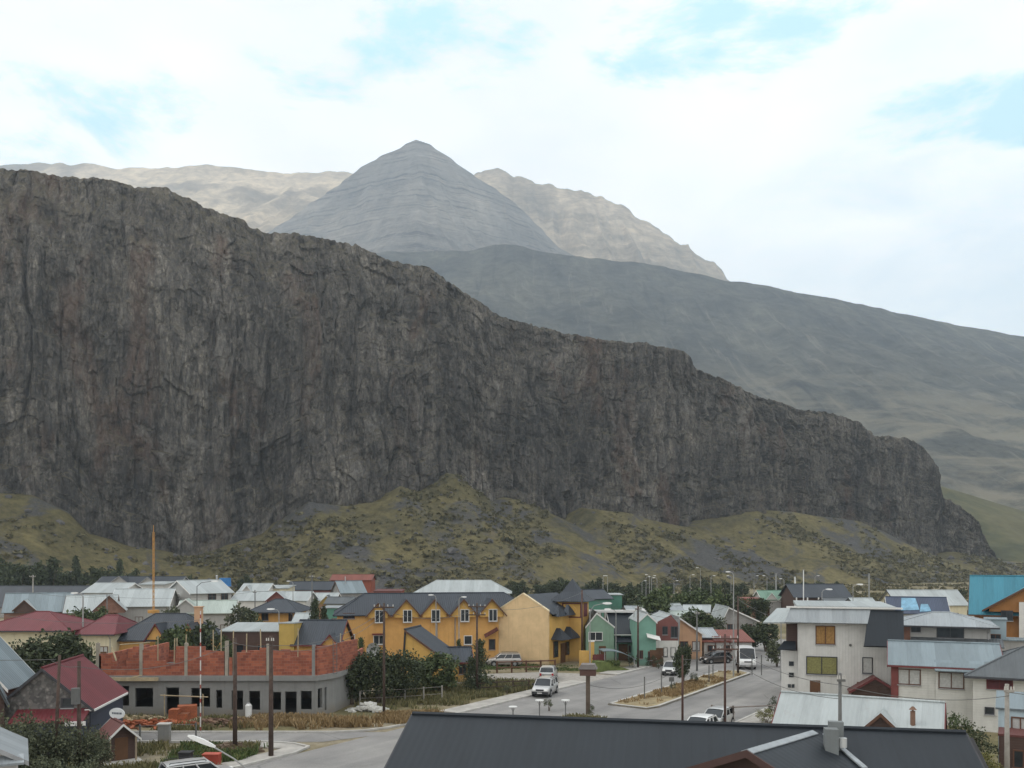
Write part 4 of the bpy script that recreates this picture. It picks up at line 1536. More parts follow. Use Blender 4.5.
def street_lamp(label, loc, h, arm=1.6, rot=0.0, mat=M_GALV, r=.06, head=1.0, group=None, rise=.35, parts=True):
    o = thing("street_lamp", label, "street lamp", loc, rot, group)
    MB().tube((0, 0, -.2), (0, 0, h), r * 1.4, r * .8, n=8).build("pole", mat, o)
    pts = [(0, 0, h - .05), (arm * .3, 0, h + rise * .7), (arm, 0, h + rise)]
    MB().path(pts, r * .6).build("arm", mat, o)
    x, z = arm, h + rise
    k = head
    MB().loft([[(x - .1 * k, -.06 * k, z - .04 * k), (x - .1 * k, .06 * k, z - .04 * k), (x - .1 * k, .05 * k, z + .07 * k), (x - .1 * k, -.05 * k, z + .07 * k)],
               [(x + .25 * k, -.14 * k, z - .09 * k), (x + .25 * k, .14 * k, z - .09 * k), (x + .25 * k, .1 * k, z + .12 * k), (x + .25 * k, -.1 * k, z + .12 * k)],
               [(x + .62 * k, -.13 * k, z - .08 * k), (x + .62 * k, .13 * k, z - .08 * k), (x + .62 * k, .08 * k, z + .1 * k), (x + .62 * k, -.08 * k, z + .1 * k)],
               [(x + .78 * k, -.05 * k, z - .03 * k), (x + .78 * k, .05 * k, z - .03 * k), (x + .78 * k, .04 * k, z + .04 * k), (x + .78 * k, -.04 * k, z + .04 * k)]]).build("lamp_head", M_LAMPW, o)
    return o


def wire(label, a, b, sag=.5, r=.018, n=14):
    a = Vector(a); b = Vector(b)
    pts = [a.lerp(b, i / n) - Vector((0, 0, sag * 4 * (i / n) * (1 - i / n))) for i in range(n + 1)]
    o = MB().path(pts, r, 5).build("overhead_wire", M_POLED)
    return tag(o, label, "wire", "overhead wires strung between the poles")


def rail_fence(label, pts, h=1.1, rails=2, step=2.2, mat=None, name="rail_fence", post_r=.07, rail_h=.1, ext=0):
    mat = mat or M_POLER
    o = thing(name, label, "fence", (pts[0][0], pts[0][1], 0))
    ox, oy = pts[0][0], pts[0][1]
    for (a, b) in zip(pts[:-1], pts[1:]):
        a = Vector((a[0] - ox, a[1] - oy, 0)); b = Vector((b[0] - ox, b[1] - oy, 0))
        L = (b - a).length; k = max(1, round(L / step))
        for i in range(k + 1):
            p = a.lerp(b, i / k)
            MB().tube(p + Vector((0, 0, -.2)), p + Vector((0, 0, h + .05)), post_r, n=6).build("post", mat, o)
        for j in range(rails):
            z = h * (j + 1) / rails - .05
            MB().tube(a + Vector((0, -post_r, z)), b + Vector((0, -post_r, z)), rail_h * .55, n=6).build("rail", mat, o)
    return o
# ================================================================== TOWN
def child_world(o, rot_deg):
    """function turning world points into the local frame of a thing"""
    a = -R(rot_deg); ca, sa = math.cos(a), math.sin(a); L = o.location
    return lambda p: Vector(((p[0] - L.x) * ca - (p[1] - L.y) * sa, (p[0] - L.x) * sa + (p[1] - L.y) * ca, p[2] - L.z))


def HL(label, at, w, depth, ze, zr, wall, roof, rt="x", rot=0.0, **kw):
    """house given in metres: at = middle of the front wall"""
    D = at[1]; c = 512 + at[0] / D * FOC; h = w / D * FOC / 2
    return H(label, c - h, c + h, D, 0, 0, depth, wall, roof, rt, rot, ze=ze, zr=zr, **kw)


def cross_gable(par, u, hw, ze, zr, proj, back, wall, roof, oh=.3, og=.35, trim=T_WOOD, rname="dormer_roof", wname="dormer_wall"):
    """a gable standing out of the front of a house (local coords: front wall y=0)"""
    mb = MB(); mb.prism([(u - hw, ze - .6), (u + hw, ze - .6), (u + hw, ze), (u, zr - .14), (u - hw, ze)], "y", -proj, back)
    if wall is not None:
        mb.build(wname, W[wall] if isinstance(wall, str) else wall, par)
    k = (zr - ze) / hw
    mb = MB(); y0 = -proj - og
    slope(mb, (u - hw - oh, back, ze - k * oh), (u - hw - oh, y0, ze - k * oh), (u, y0, zr), (u, back, zr), .1)
    slope(mb, (u + hw + oh, y0, ze - k * oh), (u + hw + oh, back, ze - k * oh), (u, back, zr), (u, y0, zr), .1)
    r = mb.build(rname, RF[roof] if isinstance(roof, str) else roof, par, fixn=False)
    mb = MB()
    for s in (-1, 1):
        A = [Vector((u + s * (hw + oh), y0 - .002, ze - k * oh - .2)), Vector((u, y0 - .002, zr - .2)), Vector((u, y0 - .002, zr + .01)), Vector((u + s * (hw + oh), y0 - .002, ze - k * oh + .01))]
        mb.hexa(A, [p + Vector((0, -.05, 0)) for p in A])
    mb.build("barge_board", trim, r, weld=True)
    return r


# ---- the dark roof just below the viewpoint
o, rf, w, ze, zr = HL("big charcoal sheet roof filling the bottom of the view, with a brown gabled wing", (4.55, 25.35), 17.7, 10, 5.34, 7.44, "greyw", "char", rot=-10.9, oh=.6, og=.4, trim=T_DARK)
loc = child_world(o, -10.9)
A = Vector((10.1, 29.25, 7.40)); B = Vector((6.9, 26.05, 7.40)); dr = (B - A).normalized(); sd = Vector((-dr.y, dr.x, 0)); hw = 2.7; k = .42
mb = MB()
for s in (-1, 1):
    slope(mb, loc(A + sd * s * hw - Vector((0, 0, k * hw))), loc(B + sd * s * hw - Vector((0, 0, k * hw))), loc(B), loc(A), .12)
wr_ = mb.build("wing_roof", RF["char"], o, fixn=False)
mb = MB(); Bi = B - dr * .5
mb.hexa([loc(Bi + sd * -2.3 - Vector((0, 0, 3.5))), loc(Bi + sd * 2.3 - Vector((0, 0, 3.5))), loc(A + sd * 2.3 - Vector((0, 0, 3.5))), loc(A + sd * -2.3 - Vector((0, 0, 3.5)))],
        [loc(Bi + sd * -2.3 - Vector((0, 0, 1.15))), loc(Bi + sd * 2.3 - Vector((0, 0, 1.15))), loc(A + sd * 2.3 - Vector((0, 0, 1.15))), loc(A + sd * -2.3 - Vector((0, 0, 1.15)))])
mb.face([loc(Bi + sd * -2.3 - Vector((0, 0, 1.15))), loc(Bi + sd * 2.3 - Vector((0, 0, 1.15))), loc(Bi - Vector((0, 0, .15)))])
mb.build("wing_wall", W["dkwood"], o, fixn=False)
mb = MB()
for s in (-1, 1):
    e = B + sd * s * (hw + .02) - Vector((0, 0, k * hw)); up = Vector((0, 0, .03)); dn = Vector((0, 0, -.2))
    a4 = [e + dn, B + dn, B + up, e + up]
    mb.hexa([loc(p + dr * .01) for p in a4], [loc(p + dr * .07) for p in a4])
mb.build("barge_board", plain("dull_brown_board", (.075, .042, .036), .75), wr_)
mb = MB()
nrm = (sd * k + Vector((0, 0, 1))).normalized()
for s in (-1, 1):
    a4 = [A + dr * .4, B, B + sd * s * .2 - Vector((0, 0, k * .2)), A + dr * .4 + sd * s * .2 - Vector((0, 0, k * .2))]
    mb.hexa([loc(p + Vector((0, 0, .02))) for p in a4], [loc(p + Vector((0, 0, .05))) for p in a4])
mb.build("ridge_flashing", plain("bare_flashing", (.3, .325, .34), .5, .1, .2, 3), wr_, fixn=True)
# valley strip on the right of the wing
mb = MB(); vd = Vector((.292, -.956, 0)); vn = Vector((.956, .292, 0)); p0 = A + vd * .35 + Vector((0, 0, -.42 * .83 * .35)); p1 = A + vd * 2.3 + Vector((0, 0, -.42 * .83 * 2.3))
a4 = [p0 - vn * .09, p1 - vn * .09, p1 + vn * .09, p0 + vn * .09]
mb.hexa([loc(v + Vector((0, 0, .03))) for v in a4], [loc(v + Vector((0, 0, .08))) for v in a4])
mb.build("valley_flashing", MATS["bare_flashing"], rf)
c1 = loc(P3(831, 748, 27.9))
M_BLK = stucco("cement_chimney", (.2, .215, .215))
mb = MB().box(c1.x - .2, c1.x + .2, c1.y - .2, c1.y + .2, c1.z - .5, c1.z + .62); mb.box(c1.x - .02, c1.x + .42, c1.y + .22, c1.y + .5, c1.z - .4, c1.z + .78)
ch = mb.build("chimney", M_BLK, rf)
MB().tube((c1.x + .34, c1.y - .05, c1.z + .05), (c1.x + .34, c1.y - .05, c1.z + .34), .13, n=12).build("vent_cowl", M_ALU, ch)
gx_ = 17.7 / 2 + .4
mb = MB().prism([(-.5, 5.0), (5, 7.3), (10.5, 5.0), (10.5, 4.6), (5, 6.75), (-.5, 4.6)], "x", gx_ + .05, gx_ + .22)
mb.build("verge_board", plain("verge_dark", (.035, .033, .033), .7), rf)

# ---- pale roofed house behind it
o, rf, w, ze, zr = HL("pale zinc roofed house with a small brown gable dormer and rusty stovepipe", (17.95, 47.1), 8.2, 10.0, 2.5, 5.03, "dkwood", "white", rot=-27, oh=.5, og=.35, trim=T_RED)
cross_gable(o, 1.35, .95, 3.75, 4.66, -2.4, 5.0, "dkwood", "white", .35, .35, T_WOOD)
chimney(rf, 2.9, 3.0, 3.4, 4.75, .13, plain("rusty_pipe", (.17, .1, .07), .8))
for u in (-2.5, .5): add_window(o, "f", w, 10, u, .9, 1.2, 1.1)
add_door(o, "r", w, 10, 0, 0)

# ---- white hotel on the right of the avenue
o, rf, w, ze, zr = H("tall white guesthouse with orange and green curtained windows and a grey mansard", 800, 891, 80, 609, 609, 11, "vside", "white", "flat", -16, cat="guesthouse", name="guesthouse")
cx = (797 + 888) / 2
U = lambda px, D=80: (px - cx) / FOC * 80
mb = MB(); slope(mb, (U(784), -1.0, ZH(622.5, 80)), (U(862), -1.0, ZH(622.5, 80)), (U(866), -.05, ZH(608.5, 80)), (U(790), -.05, ZH(608.5, 80)), .14)
mb.build("mansard_roof", RF["zinc"], o, fixn=False)
MB().box(U(786), U(895), -.25, .15, ZH(608.5, 80), ZH(607, 80)).build("parapet_capping", T_WHITE, rf)
mb = MB(); slope(mb, (U(857), -2.4, ZH(645, 78)), (U(893), -2.4, ZH(645, 78)), (U(896), -.05, ZH(609.5, 80)), (U(864), -.05, ZH(609.5, 80)), .2)
mb.build("steep_roof", RF["char"], o, fixn=False)
loc = child_world(o, -16); mb = MB(); slope(mb, loc(P3(763, 622, 82)), loc(P3(797, 622, 80.4)), loc(P3(801, 608, 86)), loc(P3(777, 608, 88)), .14)
mb.build("side_roof", RF["white"], o, fixn=False)
MB().box(U(782), U(797) - .01, .6, 6, 0, ZH(653, 80)).build("side_bay", W["vside"], o)
MB().box(U(787), U(797) - .01, .9, 5.5, ZH(653, 80), ZH(623, 80)).build("recess", W["dkwood"], o)
mb = MB(); slope(mb, (U(777), -.9, ZH(651, 79)), (U(795), -.9, ZH(651, 79)), (U(795), .7, ZH(643, 80)), (U(784), .7, ZH(643, 80)), .1)
mb.build("awning", RF["char"], o, fixn=False)
def wpx(par, x0, y0, x1, y1, D, pane, frame=T_DARK, mull=1, lab=None, off=0.0):
    return add_window(par, "f", par["_w"], par["_d"], U((x0 + x1) / 2, D), ZH(y1, D), (x1 - x0) / FOC * D, (y1 - y0) / FOC * D, frame, pane, mull, lab)
wpx(o, 815, 627, 832, 644, 80, CURT_O, T_WOOD, 1, "window with orange curtains"); wpx(o, 806, 658, 834, 674.5, 80, CURT_G, T_DARK, 1, "wide window with green curtains"); wpx(o, 859, 657.5, 867, 672, 80, CURT_W, T_DARK, 0)
for (x, y) in ((791, 666), (791, 677.5)):
    mb = MB().box(U(x - 2.4), U(x + 2.4), .52, .62, ZH(y + 2.3, 80), ZH(y - 2.3, 80)); mb.build("window", GL, o)
MB().box(U(787.5), U(790.5), .52, .62, ZH(690.5, 80), ZH(687, 80)).build("window", GL, o); MB().box(U(791.3), U(794), .52, .62, ZH(690.5, 80), ZH(687, 80)).build("window", GL, o)
MB().tube((U(847), -.12, ZH(645, 80)), (U(847), .02, ZH(645, 80)), .12, n=10).build("vent_cowl", M_POLED, o)
cross_gable(o, U(868), 1.9, ZH(690, 78), ZH(676.5, 78), 1.6, 1.2, "dkwood", "brown", .3, .3, T_RED, "porch_roof", "porch_wall")
for u in (-2.6, 1.4): add_door(o, "f", w, 11, u, 0)

# ---- white sided house with blue-grey roof, right
o, rf, w, ze, zr = H("white sided house under a long blue grey tin roof with two brown framed windows", 896, 994, 70, 664, 642, 7.5, "side", "blue", rot=-23, oh=.5, og=.3, trim=T_RED,
                     wins=[(902.5, 671.5, 922, 685.5, CURT_W), (940, 672.5, 961, 687, CURT_W)], frame=T_WOOD)
MB().box(-w / 2 - .05, -w / 2 + .5, -.12, .0 - .003, 0, 4.75).build("corner_panel", plain("red_brown_panel", (.17, .05, .045), .7), o)
mb = MB(); slope(mb, (-w / 2 + 3.1, -.9, 4.35), (w / 2 + .2, -.9, 4.35), (w / 2 + .2, .6, 5.05), (-w / 2 + 3.1, .6, 5.05), .1); mb.build("porch_roof", RF["blue"], o, fixn=False)
MB().box(-w / 2 + 3.2, w / 2, -.16, -.004, 0, 4.3).build("lower_wall", W["side"], o)
for c_ in o.children:
    if c_.name.startswith("window") and c_.data.vertices[0].co.x > -1.5: c_.location.y = -.16
for q in (1, -1): pass
o2, rf2, w2, _, _ = H("pale boarded house with dark grey hip roof and dark red shutter at right edge", 979, 1075, 66, 675, 646, 9, "side", "grey", "hip", rot=-27, oh=.6, frame=T_RED)
add_window(o2, "f", w2, 9, (1003 - 1027) / FOC * 66, ZH(690, 66), 1.6, .95, T_RED, plain("dark_red_shutter", (.1, .03, .035), .7), 1, "dark red shuttered window"); add_window(o2, "f", w2, 9, (994 - 1027) / FOC * 66, ZH(716, 66), .5, .4, T_DARK, GL, 0)
add_door(o2, "f", w2, 9, 2.6, 0)

# ---- upper grey roofed house between them
o, rf, w, ze, zr = H("white house with grey hip roof and brick panel, behind the long blue grey roof", 901, 985, 84, 624, 612, 8, "greyw", "zinc", "hip", rot=-24, oh=.7, run=3.2,
                     wins=[(938, 627, 961, 637), (915, 625.5, 922, 632)], frame=T_DARK)
MB().box(-w / 2 - .03, -w / 2 + 1.15, -.09, -.003, 0, 6.6).build("brick_panel", W["brownw"], o)
mb = MB(); slope(mb, (-w / 2 + 1.2, -1.6, ZH(646, 82)), (w / 2 + 1, -1.6, ZH(646, 82)), (w / 2 + 1, .05, ZH(637.5, 84)), (-w / 2 + 1.2, .05, ZH(637.5, 84)), .1); mb.build("lower_roof", RF["grey"], o, fixn=False)
H("blue grey sheet clad lean-to block beside the orange gable", 986, 1005, 90, 619, 617, 3, stucco("bluegrey_panel", (.3, .37, .4)), "blue", "shed", rot=-28, cat="lean-to", name="lean_to", oh=.1, autow=(1, 4.6, .8, .8))
H("flat pale roofed annexe below the turquoise roofed house", 985, 1060, 88, 640, 637, 6, "greyw", "blue", "shed", rot=-28, cat="annexe", name="annexe", oh=.3, autow=(2, 2, .9, 1))
# ---- turquoise house
o, rf, w, ze, zr = H("turquoise roofed house with a stained timber gable, tallest at the right edge", 979, 1052, 100, 611, 576, 8, "woodw", "turq", rot=-29, oh=.5, og=.6, trim=T_WOOD)
cross_gable(o, (1042 - 1015.5) / FOC * 100, 5.6, ZH(606.5, 100), ZH(575.5, 100), .7, 4, "woodw", "turq", .7, .5, T_WOOD)
MB().box((1018.5 - 1015.5) / FOC * 100, w / 2 + .1, -1.0, -.71, 0, 8.3).build("white_panel", W["white"], o)
wq = add_window(o, "f", w, 8, (1008 - 1015.5) / FOC * 100, ZH(620, 100), 1.05, 1.0, T_DARK); wq.location.y = -.7
add_door(o, "f", w, 8, -2, 0)
# ---- behind on the right
o, rf, w, ze, zr = H("navy roofed house with a bright blue tarpaulin sheet on its slope", 892, 945, 150, 612, 597, 8, "greyw", "navy", "x", rot=-18, trim=T_WHITE, autow=(2, 1.2, 1.0, 1.1))
mb = MB(); kk = (zr - ze) / 4.0
for (a, b, y0, y1) in ((-2.7, 0.2, .3, 3.6), (.2, 2.0, .0, 2.0)):
    mb.hexa([(a, y0, ze + kk * y0 + .03), (b, y0 + .2, ze + kk * (y0 + .2) + .03), (b - .3, y1, ze + kk * y1 + .03), (a + .4, y1, ze + kk * y1 + .03)], [(a, y0, ze + kk * y0 + .09), (b, y0 + .2, ze + kk * (y0 + .2) + .09), (b - .3, y1, ze + kk * y1 + .09), (a + .4, y1, ze + kk * y1 + .09)])
mb.build("tarpaulin", plain("blue_tarp", (.17, .33, .45), .5, var=.35, scale=1.0), rf)
o, rf, w, *_ = H("long white roofed house behind the blue tarpaulin roof", 898, 967, 178, 604, 590, 9, "cream", "white", autow=(3, 1.2, 1.1, 1.1), doors=(.1,)); 
o, rf, w, *_ = H("long dark roofed building with pale verandah posts below the cliff nose", 795, 850, 190, 596, 584, 10, "dkwood", "dark", cat="building", name="lodge", autow=(4, 1.3, 1.0, 1.2), oh=.6)
for i in range(6): MB().box(-w / 2 + i * w / 5 - .12, -w / 2 + i * w / 5 + .12, -1.1, -.9, 0, 5.0).build("verandah_post", T_WHITE, o)
o, rf, w, ze, zr = H("small cottage with faded green roof and white twin gables", 763, 790, 200, 599, 590.5, 8, "greyw", "green", trim=T_WHITE)
for u in (-1.2, 1.7): cross_gable(o, u, 1.2, ze, zr - .35, .3, 3, "white", "green", .2, .2, T_WHITE)
add_door(o, "f", w, 8, -2, 0)
H("white tin roofed hut beyond the guesthouse parapet", 857, 877, 160, 605, 598, 6, "greyw", "white", cat="hut", name="hut", autow=(1, 1.2, 1, 1)); H("low dark shed between the guesthouse parapet and the slope", 829, 856, 165, 603, 598, 6, "dkwood", "grey", cat="shed", name="shed", autow=(1, 1.5, 1, 1))
o, rf, *_ = H("grey gabled house with a pale curving roof edge beside the mast poles", 722, 757, 150, 620, 607, 9, "block", "white", "y", asym=-.32, trim=T_WHITE, autow=(2, 1.0, 1.1, 1.1))
H("rust red low shed along the far end of the avenue", 704, 752, 118, 641, 630, 6, "greyw", "rust", "shed", cat="shed", name="shed", oh=.3, autow=(3, .9, 1.0, .7))

# ---- teal, maroon and peach row
o, rf, w, *_ = H("mint green gabled house beside the orange hotel tower", 586, 614, 113, 626, 612.5, 9, "mint", "grey", "y", asym=-.12, oh=.1, og=.1, trim=T_WHITE, wins=[(589, 632.5, 602, 640)], frame=T_WHITE)
add_door(o, "f", w, 9, .3, 0)
o, rf, w, *_ = H("teal house with plain dark roof between the mint and teal gables", 614, 640, 115, 632, 613.5, 9, "teal", "char", oh=.5, trim=T_WHITE, wins=[(616, 633.5, 620, 641), (629, 646, 634, 652)])
MB().box(-6.0, 3.1, 4.0, 5.2, 5.95, 6.25).build("parapet_capping", T_WHITE, rf)
mb = MB(); slope(mb, (-1.6, -1.4, 2.5), (.6, -1.4, 2.5), (.6, 0, 3.1), (-1.6, 0, 3.1), .1); mb.build("porch_roof", RF["dark"], o, fixn=False); add_door(o, "f", w, 9, -.5, 0, 1.2, 2.1)
o, rf, w, *_ = H("bright teal gabled shop front next to the maroon facade", 638.5, 656, 108, 621, 613, 8, "teal", "white", "y", oh=.15, og=.1, trim=T_WHITE, cat="shop", name="shop", wins=[(648.5, 652, 651.5, 659.5), (640, 651, 642.5, 658)])
mb = MB(); slope(mb, (-.1, -1.0, 3.7), (1.5, -1.0, 3.3), (1.5, 0, 3.7), (-.1, 0, 4.1), .08); mb.build("canopy", T_WHITE, o, fixn=False); add_door(o, "f", w, 8, .75, 0)
o, rf, w, ze, zr = H("maroon gabled facade with pale ground floor in the avenue row", 655.5, 678, 110, 623, 615, 9, "maroon", "white", "y", oh=-.1, og=-.2, asym=.2, trim=T_RED, wins=[(663, 627, 667, 634), (671.5, 627, 677, 637), (664, 648, 667, 656), (671, 648, 675, 656)], frame=T_DARK)
MB().box(-w / 2 - .03, w / 2 + .03, -.07, -.004, 0, 3.0).build("ground_floor", W["white"], o); add_door(o, "f", w, 9, -.9, 0, .9, 2.1).location.y = -.07
o, rf, w, *_ = H("salmon house with a white roof falling to the right of the maroon facade", 678, 702, 116, 633, 617, 8, "salmon", "white", "y", asym=-.47, oh=.4, trim=T_WHITE, autow=(2, 1.2, .9, 1.1))
o, rf, w, *_ = H("low white house with dark porch at the far bend of the avenue", 690, 716, 119, 645.5, 640, 7, "white", "zinc", ze=2.75, zr=3.6, autow=(3, .9, .7, 1.2), frame=T_WOOD, z0=-.3)
mb = MB(); slope(mb, (w / 2 - .6, -1.2, 2.3), (w / 2 + 1.8, -1.2, 2.3), (w / 2 + 1.8, 0, 2.8), (w / 2 - .6, 0, 2.8), .1); mb.build("porch_roof", RF["brown"], o, fixn=False)
for u in (-.3, 1.6): MB().box(w / 2 + u - .05, w / 2 + u + .05, -1.15, -1.05, 0, 2.25).build("porch_post", T_WOOD, o)

# ---- orange hotel with tower
hc = Vector((-9.2, 111.25, 0)); hrot = 10.4; HLn = 25.0
o, rf, w, ze, zr = HL("orange hotel with five wall gables, pale gable end and a small dark spired tower", (hc.x, hc.y), HLn, 9, 6.45, 8.7, "orange", "dark", "hip", rot=hrot, oh=.5, run=3.4, cat="hotel", name="hotel", trim=T_WOOD)
hotel = o
ca, sa = math.cos(R(hrot)), math.sin(R(hrot))
def fu(px):
    k = (px - 512) / FOC
    return (hc.y * k - hc.x) / (ca - sa * k)
def zf(px, py):
    return ZH(py, hc.y + sa * fu(px))
for px in (378, 406, 434, 463, 491):
    u = fu(px)
    cross_gable(o, u, 1.2 if px == 378 else 1.5, 6.45, 7.75 if px == 378 else 8.15, .62, 4.0, "gold", "dark", .35, .4, T_WOOD, "gable_roof", "gable_wall")
    add_window(o, "f", w, 9, u + .15, 5.35, .95, 1.4, T_WHITE, GL, 1).location.y = -.622
add_window(o, "f", w, 9, fu(349), 5.85, 1.25, .55, T_WOOD, GL, 1); add_window(o, "f", w, 9, fu(349), 2.8, 1.3, 1.0, T_WHITE, GL, 1); add_window(o, "f", w, 9, fu(379), 2.6, 1.25, 1.0, T_WHITE, GL, 1)
add_window(o, "f", w, 9, fu(468), 2.4, .9, 1.0, T_WHITE, GL, 0); add_window(o, "f", w, 9, fu(492), 1.7, .7, 1.2, T_WOOD, GL, 0); add_door(o, "f", w, 9, fu(450), 0)
MB().box(fu(372), fu(385), -.5, 0, 3.75, 3.9).build("window_hood", T_RED, o)
mb = MB(); slope(mb, (fu(484), -.9, 3.3), (fu(497), -.9, 4.2), (fu(497), 0, 4.5), (fu(484), 0, 3.6), .1); mb.build("window_hood", RF["brown"], o, fixn=False)
MB().tube((fu(455), -.12, 0), (fu(455), -.12, 6.2), .06, n=6).build("downpipe", M_GALV, o); MB().tube((fu(437), -.12, 0), (fu(437), -.12, 6.2), .06, n=6).build("downpipe", M_GALV, o)
# gable wing (own frame inside the hotel)
wing_c = Vector((1.38, 110.8, 0)); ww_, wd_ = 7.1, 7.2
loc = child_world(o, hrot)
def wing(pt):   # wing local -> hotel local
    a = R(-30); c_, s_ = math.cos(a), math.sin(a)
    return loc((wing_c.x + pt[0] * c_ - pt[1] * s_, wing_c.y + pt[0] * s_ + pt[1] * c_, pt[2]))
def xf(mb, f):
    mb.v = [tuple(f(p)) for p in mb.v]; return mb
wz, wr2 = 6.7, 8.75
xf(MB().prism([(-ww_ / 2, -.3), (ww_ / 2, -.3), (ww_ / 2, wz), (0, wr2), (-ww_ / 2, wz)], "y", 0, .3), wing).build("gable_end", W["peach"], o)
xf(MB().prism([(-ww_ / 2 + .02, -.3), (ww_ / 2 - .02, -.3), (ww_ / 2 - .02, wz - .1), (0, wr2 - .25), (-ww_ / 2 + .02, wz - .1)], "y", .31, wd_), wing).build("wing_wall", W["gold"], o)
mb = MB(); k = (wr2 - .1 - (wz - .1)) / (ww_ / 2)
slope(mb, (-ww_ / 2 - .3, wd_ + 2, wz - .1 - k * .3), (-ww_ / 2 - .3, .32, wz - .1 - k * .3), (0, .32, wr2 - .08), (0, wd_ + 2, wr2 - .08)); slope(mb, (ww_ / 2 + .5, .32, wz - .1 - k * .5), (ww_ / 2 + .5, wd_ + 2, wz - .1 - k * .5), (0, wd_ + 2, wr2 - .08), (0, .32, wr2 - .08))
xf(mb, wing).build("wing_roof", RF["dark"], o, fixn=False)
xf(MB().prism([(-ww_ / 2 - .05, wz - .02), (0, wr2 + .0), (ww_ / 2 + .05, wz - .02), (ww_ / 2 + .05, wz + .12), (0, wr2 + .14), (-ww_ / 2 - .05, wz + .12)], "y", -.05, .32), wing).build("gable_coping", plain("cream_coping", (.66, .55, .36), .8), o)
for yy in (2.2, 5.0, 7.4):        # little hipped hoods under the eave and over the ground floor
    for (zb_, top, hw_, pr) in ((6.0, 7.3, 1.15, .9),) + (((3.1, 4.5, 1.35, 1.5),) if yy < 7 else ()):
        mb = MB(); X0 = ww_ / 2
        slope(mb, (X0 + pr, yy - hw_, zb_), (X0 + pr, yy + hw_, zb_), (X0 + pr * .35, yy, top), (X0 + pr * .35, yy, top), .06)
        slope(mb, (X0, yy - hw_ - .1, zb_ + .1), (X0 + pr, yy - hw_, zb_), (X0 + pr * .35, yy, top), (X0, yy, top), .06)
        slope(mb, (X0 + pr, yy + hw_, zb_), (X0, yy + hw_ + .1, zb_ + .1), (X0, yy, top), (X0 + pr * .35, yy, top), .06)
        xf(mb, wing).build("window_hood", RF["dark"], o, fixn=False)
for yy, z0_, hh_, mt in ((2.0, .9, 1.9, GL), (4.0, .0, 2.4, M_DOOR), (5.4, .9, 1.6, GL)):
    f = xf(MB().box(ww_ / 2 - .02, ww_ / 2 + .06, yy - .62, yy + .62, z0_ - .06, z0_ + hh_ + .06), wing).build("door" if mt is M_DOOR else "window", T_WOOD if mt is not M_DOOR else M_DOOR, o)
    if mt is GL: xf(MB().box(ww_ / 2 + .0, ww_ / 2 + .075, yy - .5, yy + .5, z0_, z0_ + hh_), wing).build("pane", GL, f)
# tower
tc_ = Vector((7.9, 115.6, 0)); th_ = 1.7
tw = lambda p: loc((tc_.x + p[0] * .94 + p[1] * .34, tc_.y - p[0] * .34 + p[1] * .94, p[2]))
xf(MB().box(-th_, th_, -th_, th_, -.3, 7.9), tw).build("tower_wall", W["gold"], o)
mb = MB(); e = th_ + .75
for a, b in (((-e, -e), (e, -e)), ((e, -e), (e, e)), ((e, e), (-e, e)), ((-e, e), (-e, -e))):
    m_ = lambda p, f: (p[0] * f, p[1] * f)
    slope(mb, (*a, 7.7), (*b, 7.7), (*m_(b, .45), 8.9), (*m_(a, .45), 8.9), .08); slope(mb, (*m_(a, .45), 8.9), (*m_(b, .45), 8.9), (0, 0, 10.6), (0, 0, 10.6), .08)
xf(mb, tw).build("tower_roof", RF["dark"], o, fixn=False)
mb = MB()
for b_ in ((-.9, -.75, 5.6, 7.5), (1.5, 1.7, 5.6, 7.5), (-.74, 1.49, 5.6, 5.75), (-.74, 1.49, 7.35, 7.5)): mb.box(b_[0], b_[1], -th_ - .06, -th_ + .02, b_[2], b_[3])
f = xf(mb, tw).build("tower_window", T_RED, o)
xf(MB().tube((.4, -th_ - .09, 6.55), (.4, -th_ - .0, 6.55), .6, n=14), tw).build("round_pane", plain("amber_glass", (.6, .36, .1), .3), f)
xf(MB().box(th_ - .02, th_ + .05, -.9, .9, 5.7, 7.4), tw).build("tower_window", T_RED, o)

# small outbuilding against the hotel front
o, rf, w, *_ = HL("ochre lean-to with dark mono roof in front of the hotel gables", (-9.3, 92.5), 4.2, 5, 3.0, 5.75, "gold", "dark", "y", rot=-12, asym=-.46, oh=.25, og=.25, trim=T_WOOD, cat="outbuilding", name="outbuilding")
add_window(o, "f", w, 5, .3, 1.0, .9, 1.0); add_door(o, "r", w, 5, 0, 0)
HL("low dark roofed porch house half hidden by the light green willow", (-6.0, 94.5), 3.0, 4.5, 2.4, 3.5, "gold", "dark", "x", rot=8, oh=.5, og=.4, trim=T_RED, cat="outbuilding", name="outbuilding", autow=(2, .9, .7, .9))

# ---- unfinished brick and concrete building
o = thing("building_site", "unfinished two storey shell, red hollow brick over bare grey concrete openings", "building", (XH(210, 74), 74, 0))
U = lambda px, D=74: XH(px, D) - XH(210, 74)
Zs = lambda py: ZH(py, 74)
def wall_holes(mb, x0, x1, y0, y1, z0, z1, holes):
    x = x0
    for a, b, c, d in sorted(holes):
        if a > x: mb.box(x, a, y0, y1, z0, z1)
        if c > z0: mb.box(a, b, y0, y1, z0, c)
        if d < z1: mb.box(a, b, y0, y1, d, z1)
        x = b
    if x1 > x: mb.box(x, x1, y0, y1, z0, z1)
M_CONC = stucco("raw_concrete", (.235, .235, .225)); M_HB = brick("hollow_brick", (.39, .125, .066), (.21, .062, .04), (.28, .14, .10), 1.15, .012); M_FORM = plain("formwork_timber", (.38, .31, .2), .8, var=.3, scale=2)
hl = [(112.5, 686, 129, 706), (135, 688, 153, 707), (166, 687.5, 179, 714), (191, 688, 210, 707), (216, 690, 222, 708), (231.5, 690.5, 243, 710), (249, 691, 260, 710), (272, 692, 281, 710), (285, 691.5, 296.6, 716), (300.7, 691, 311.6, 709.6)]
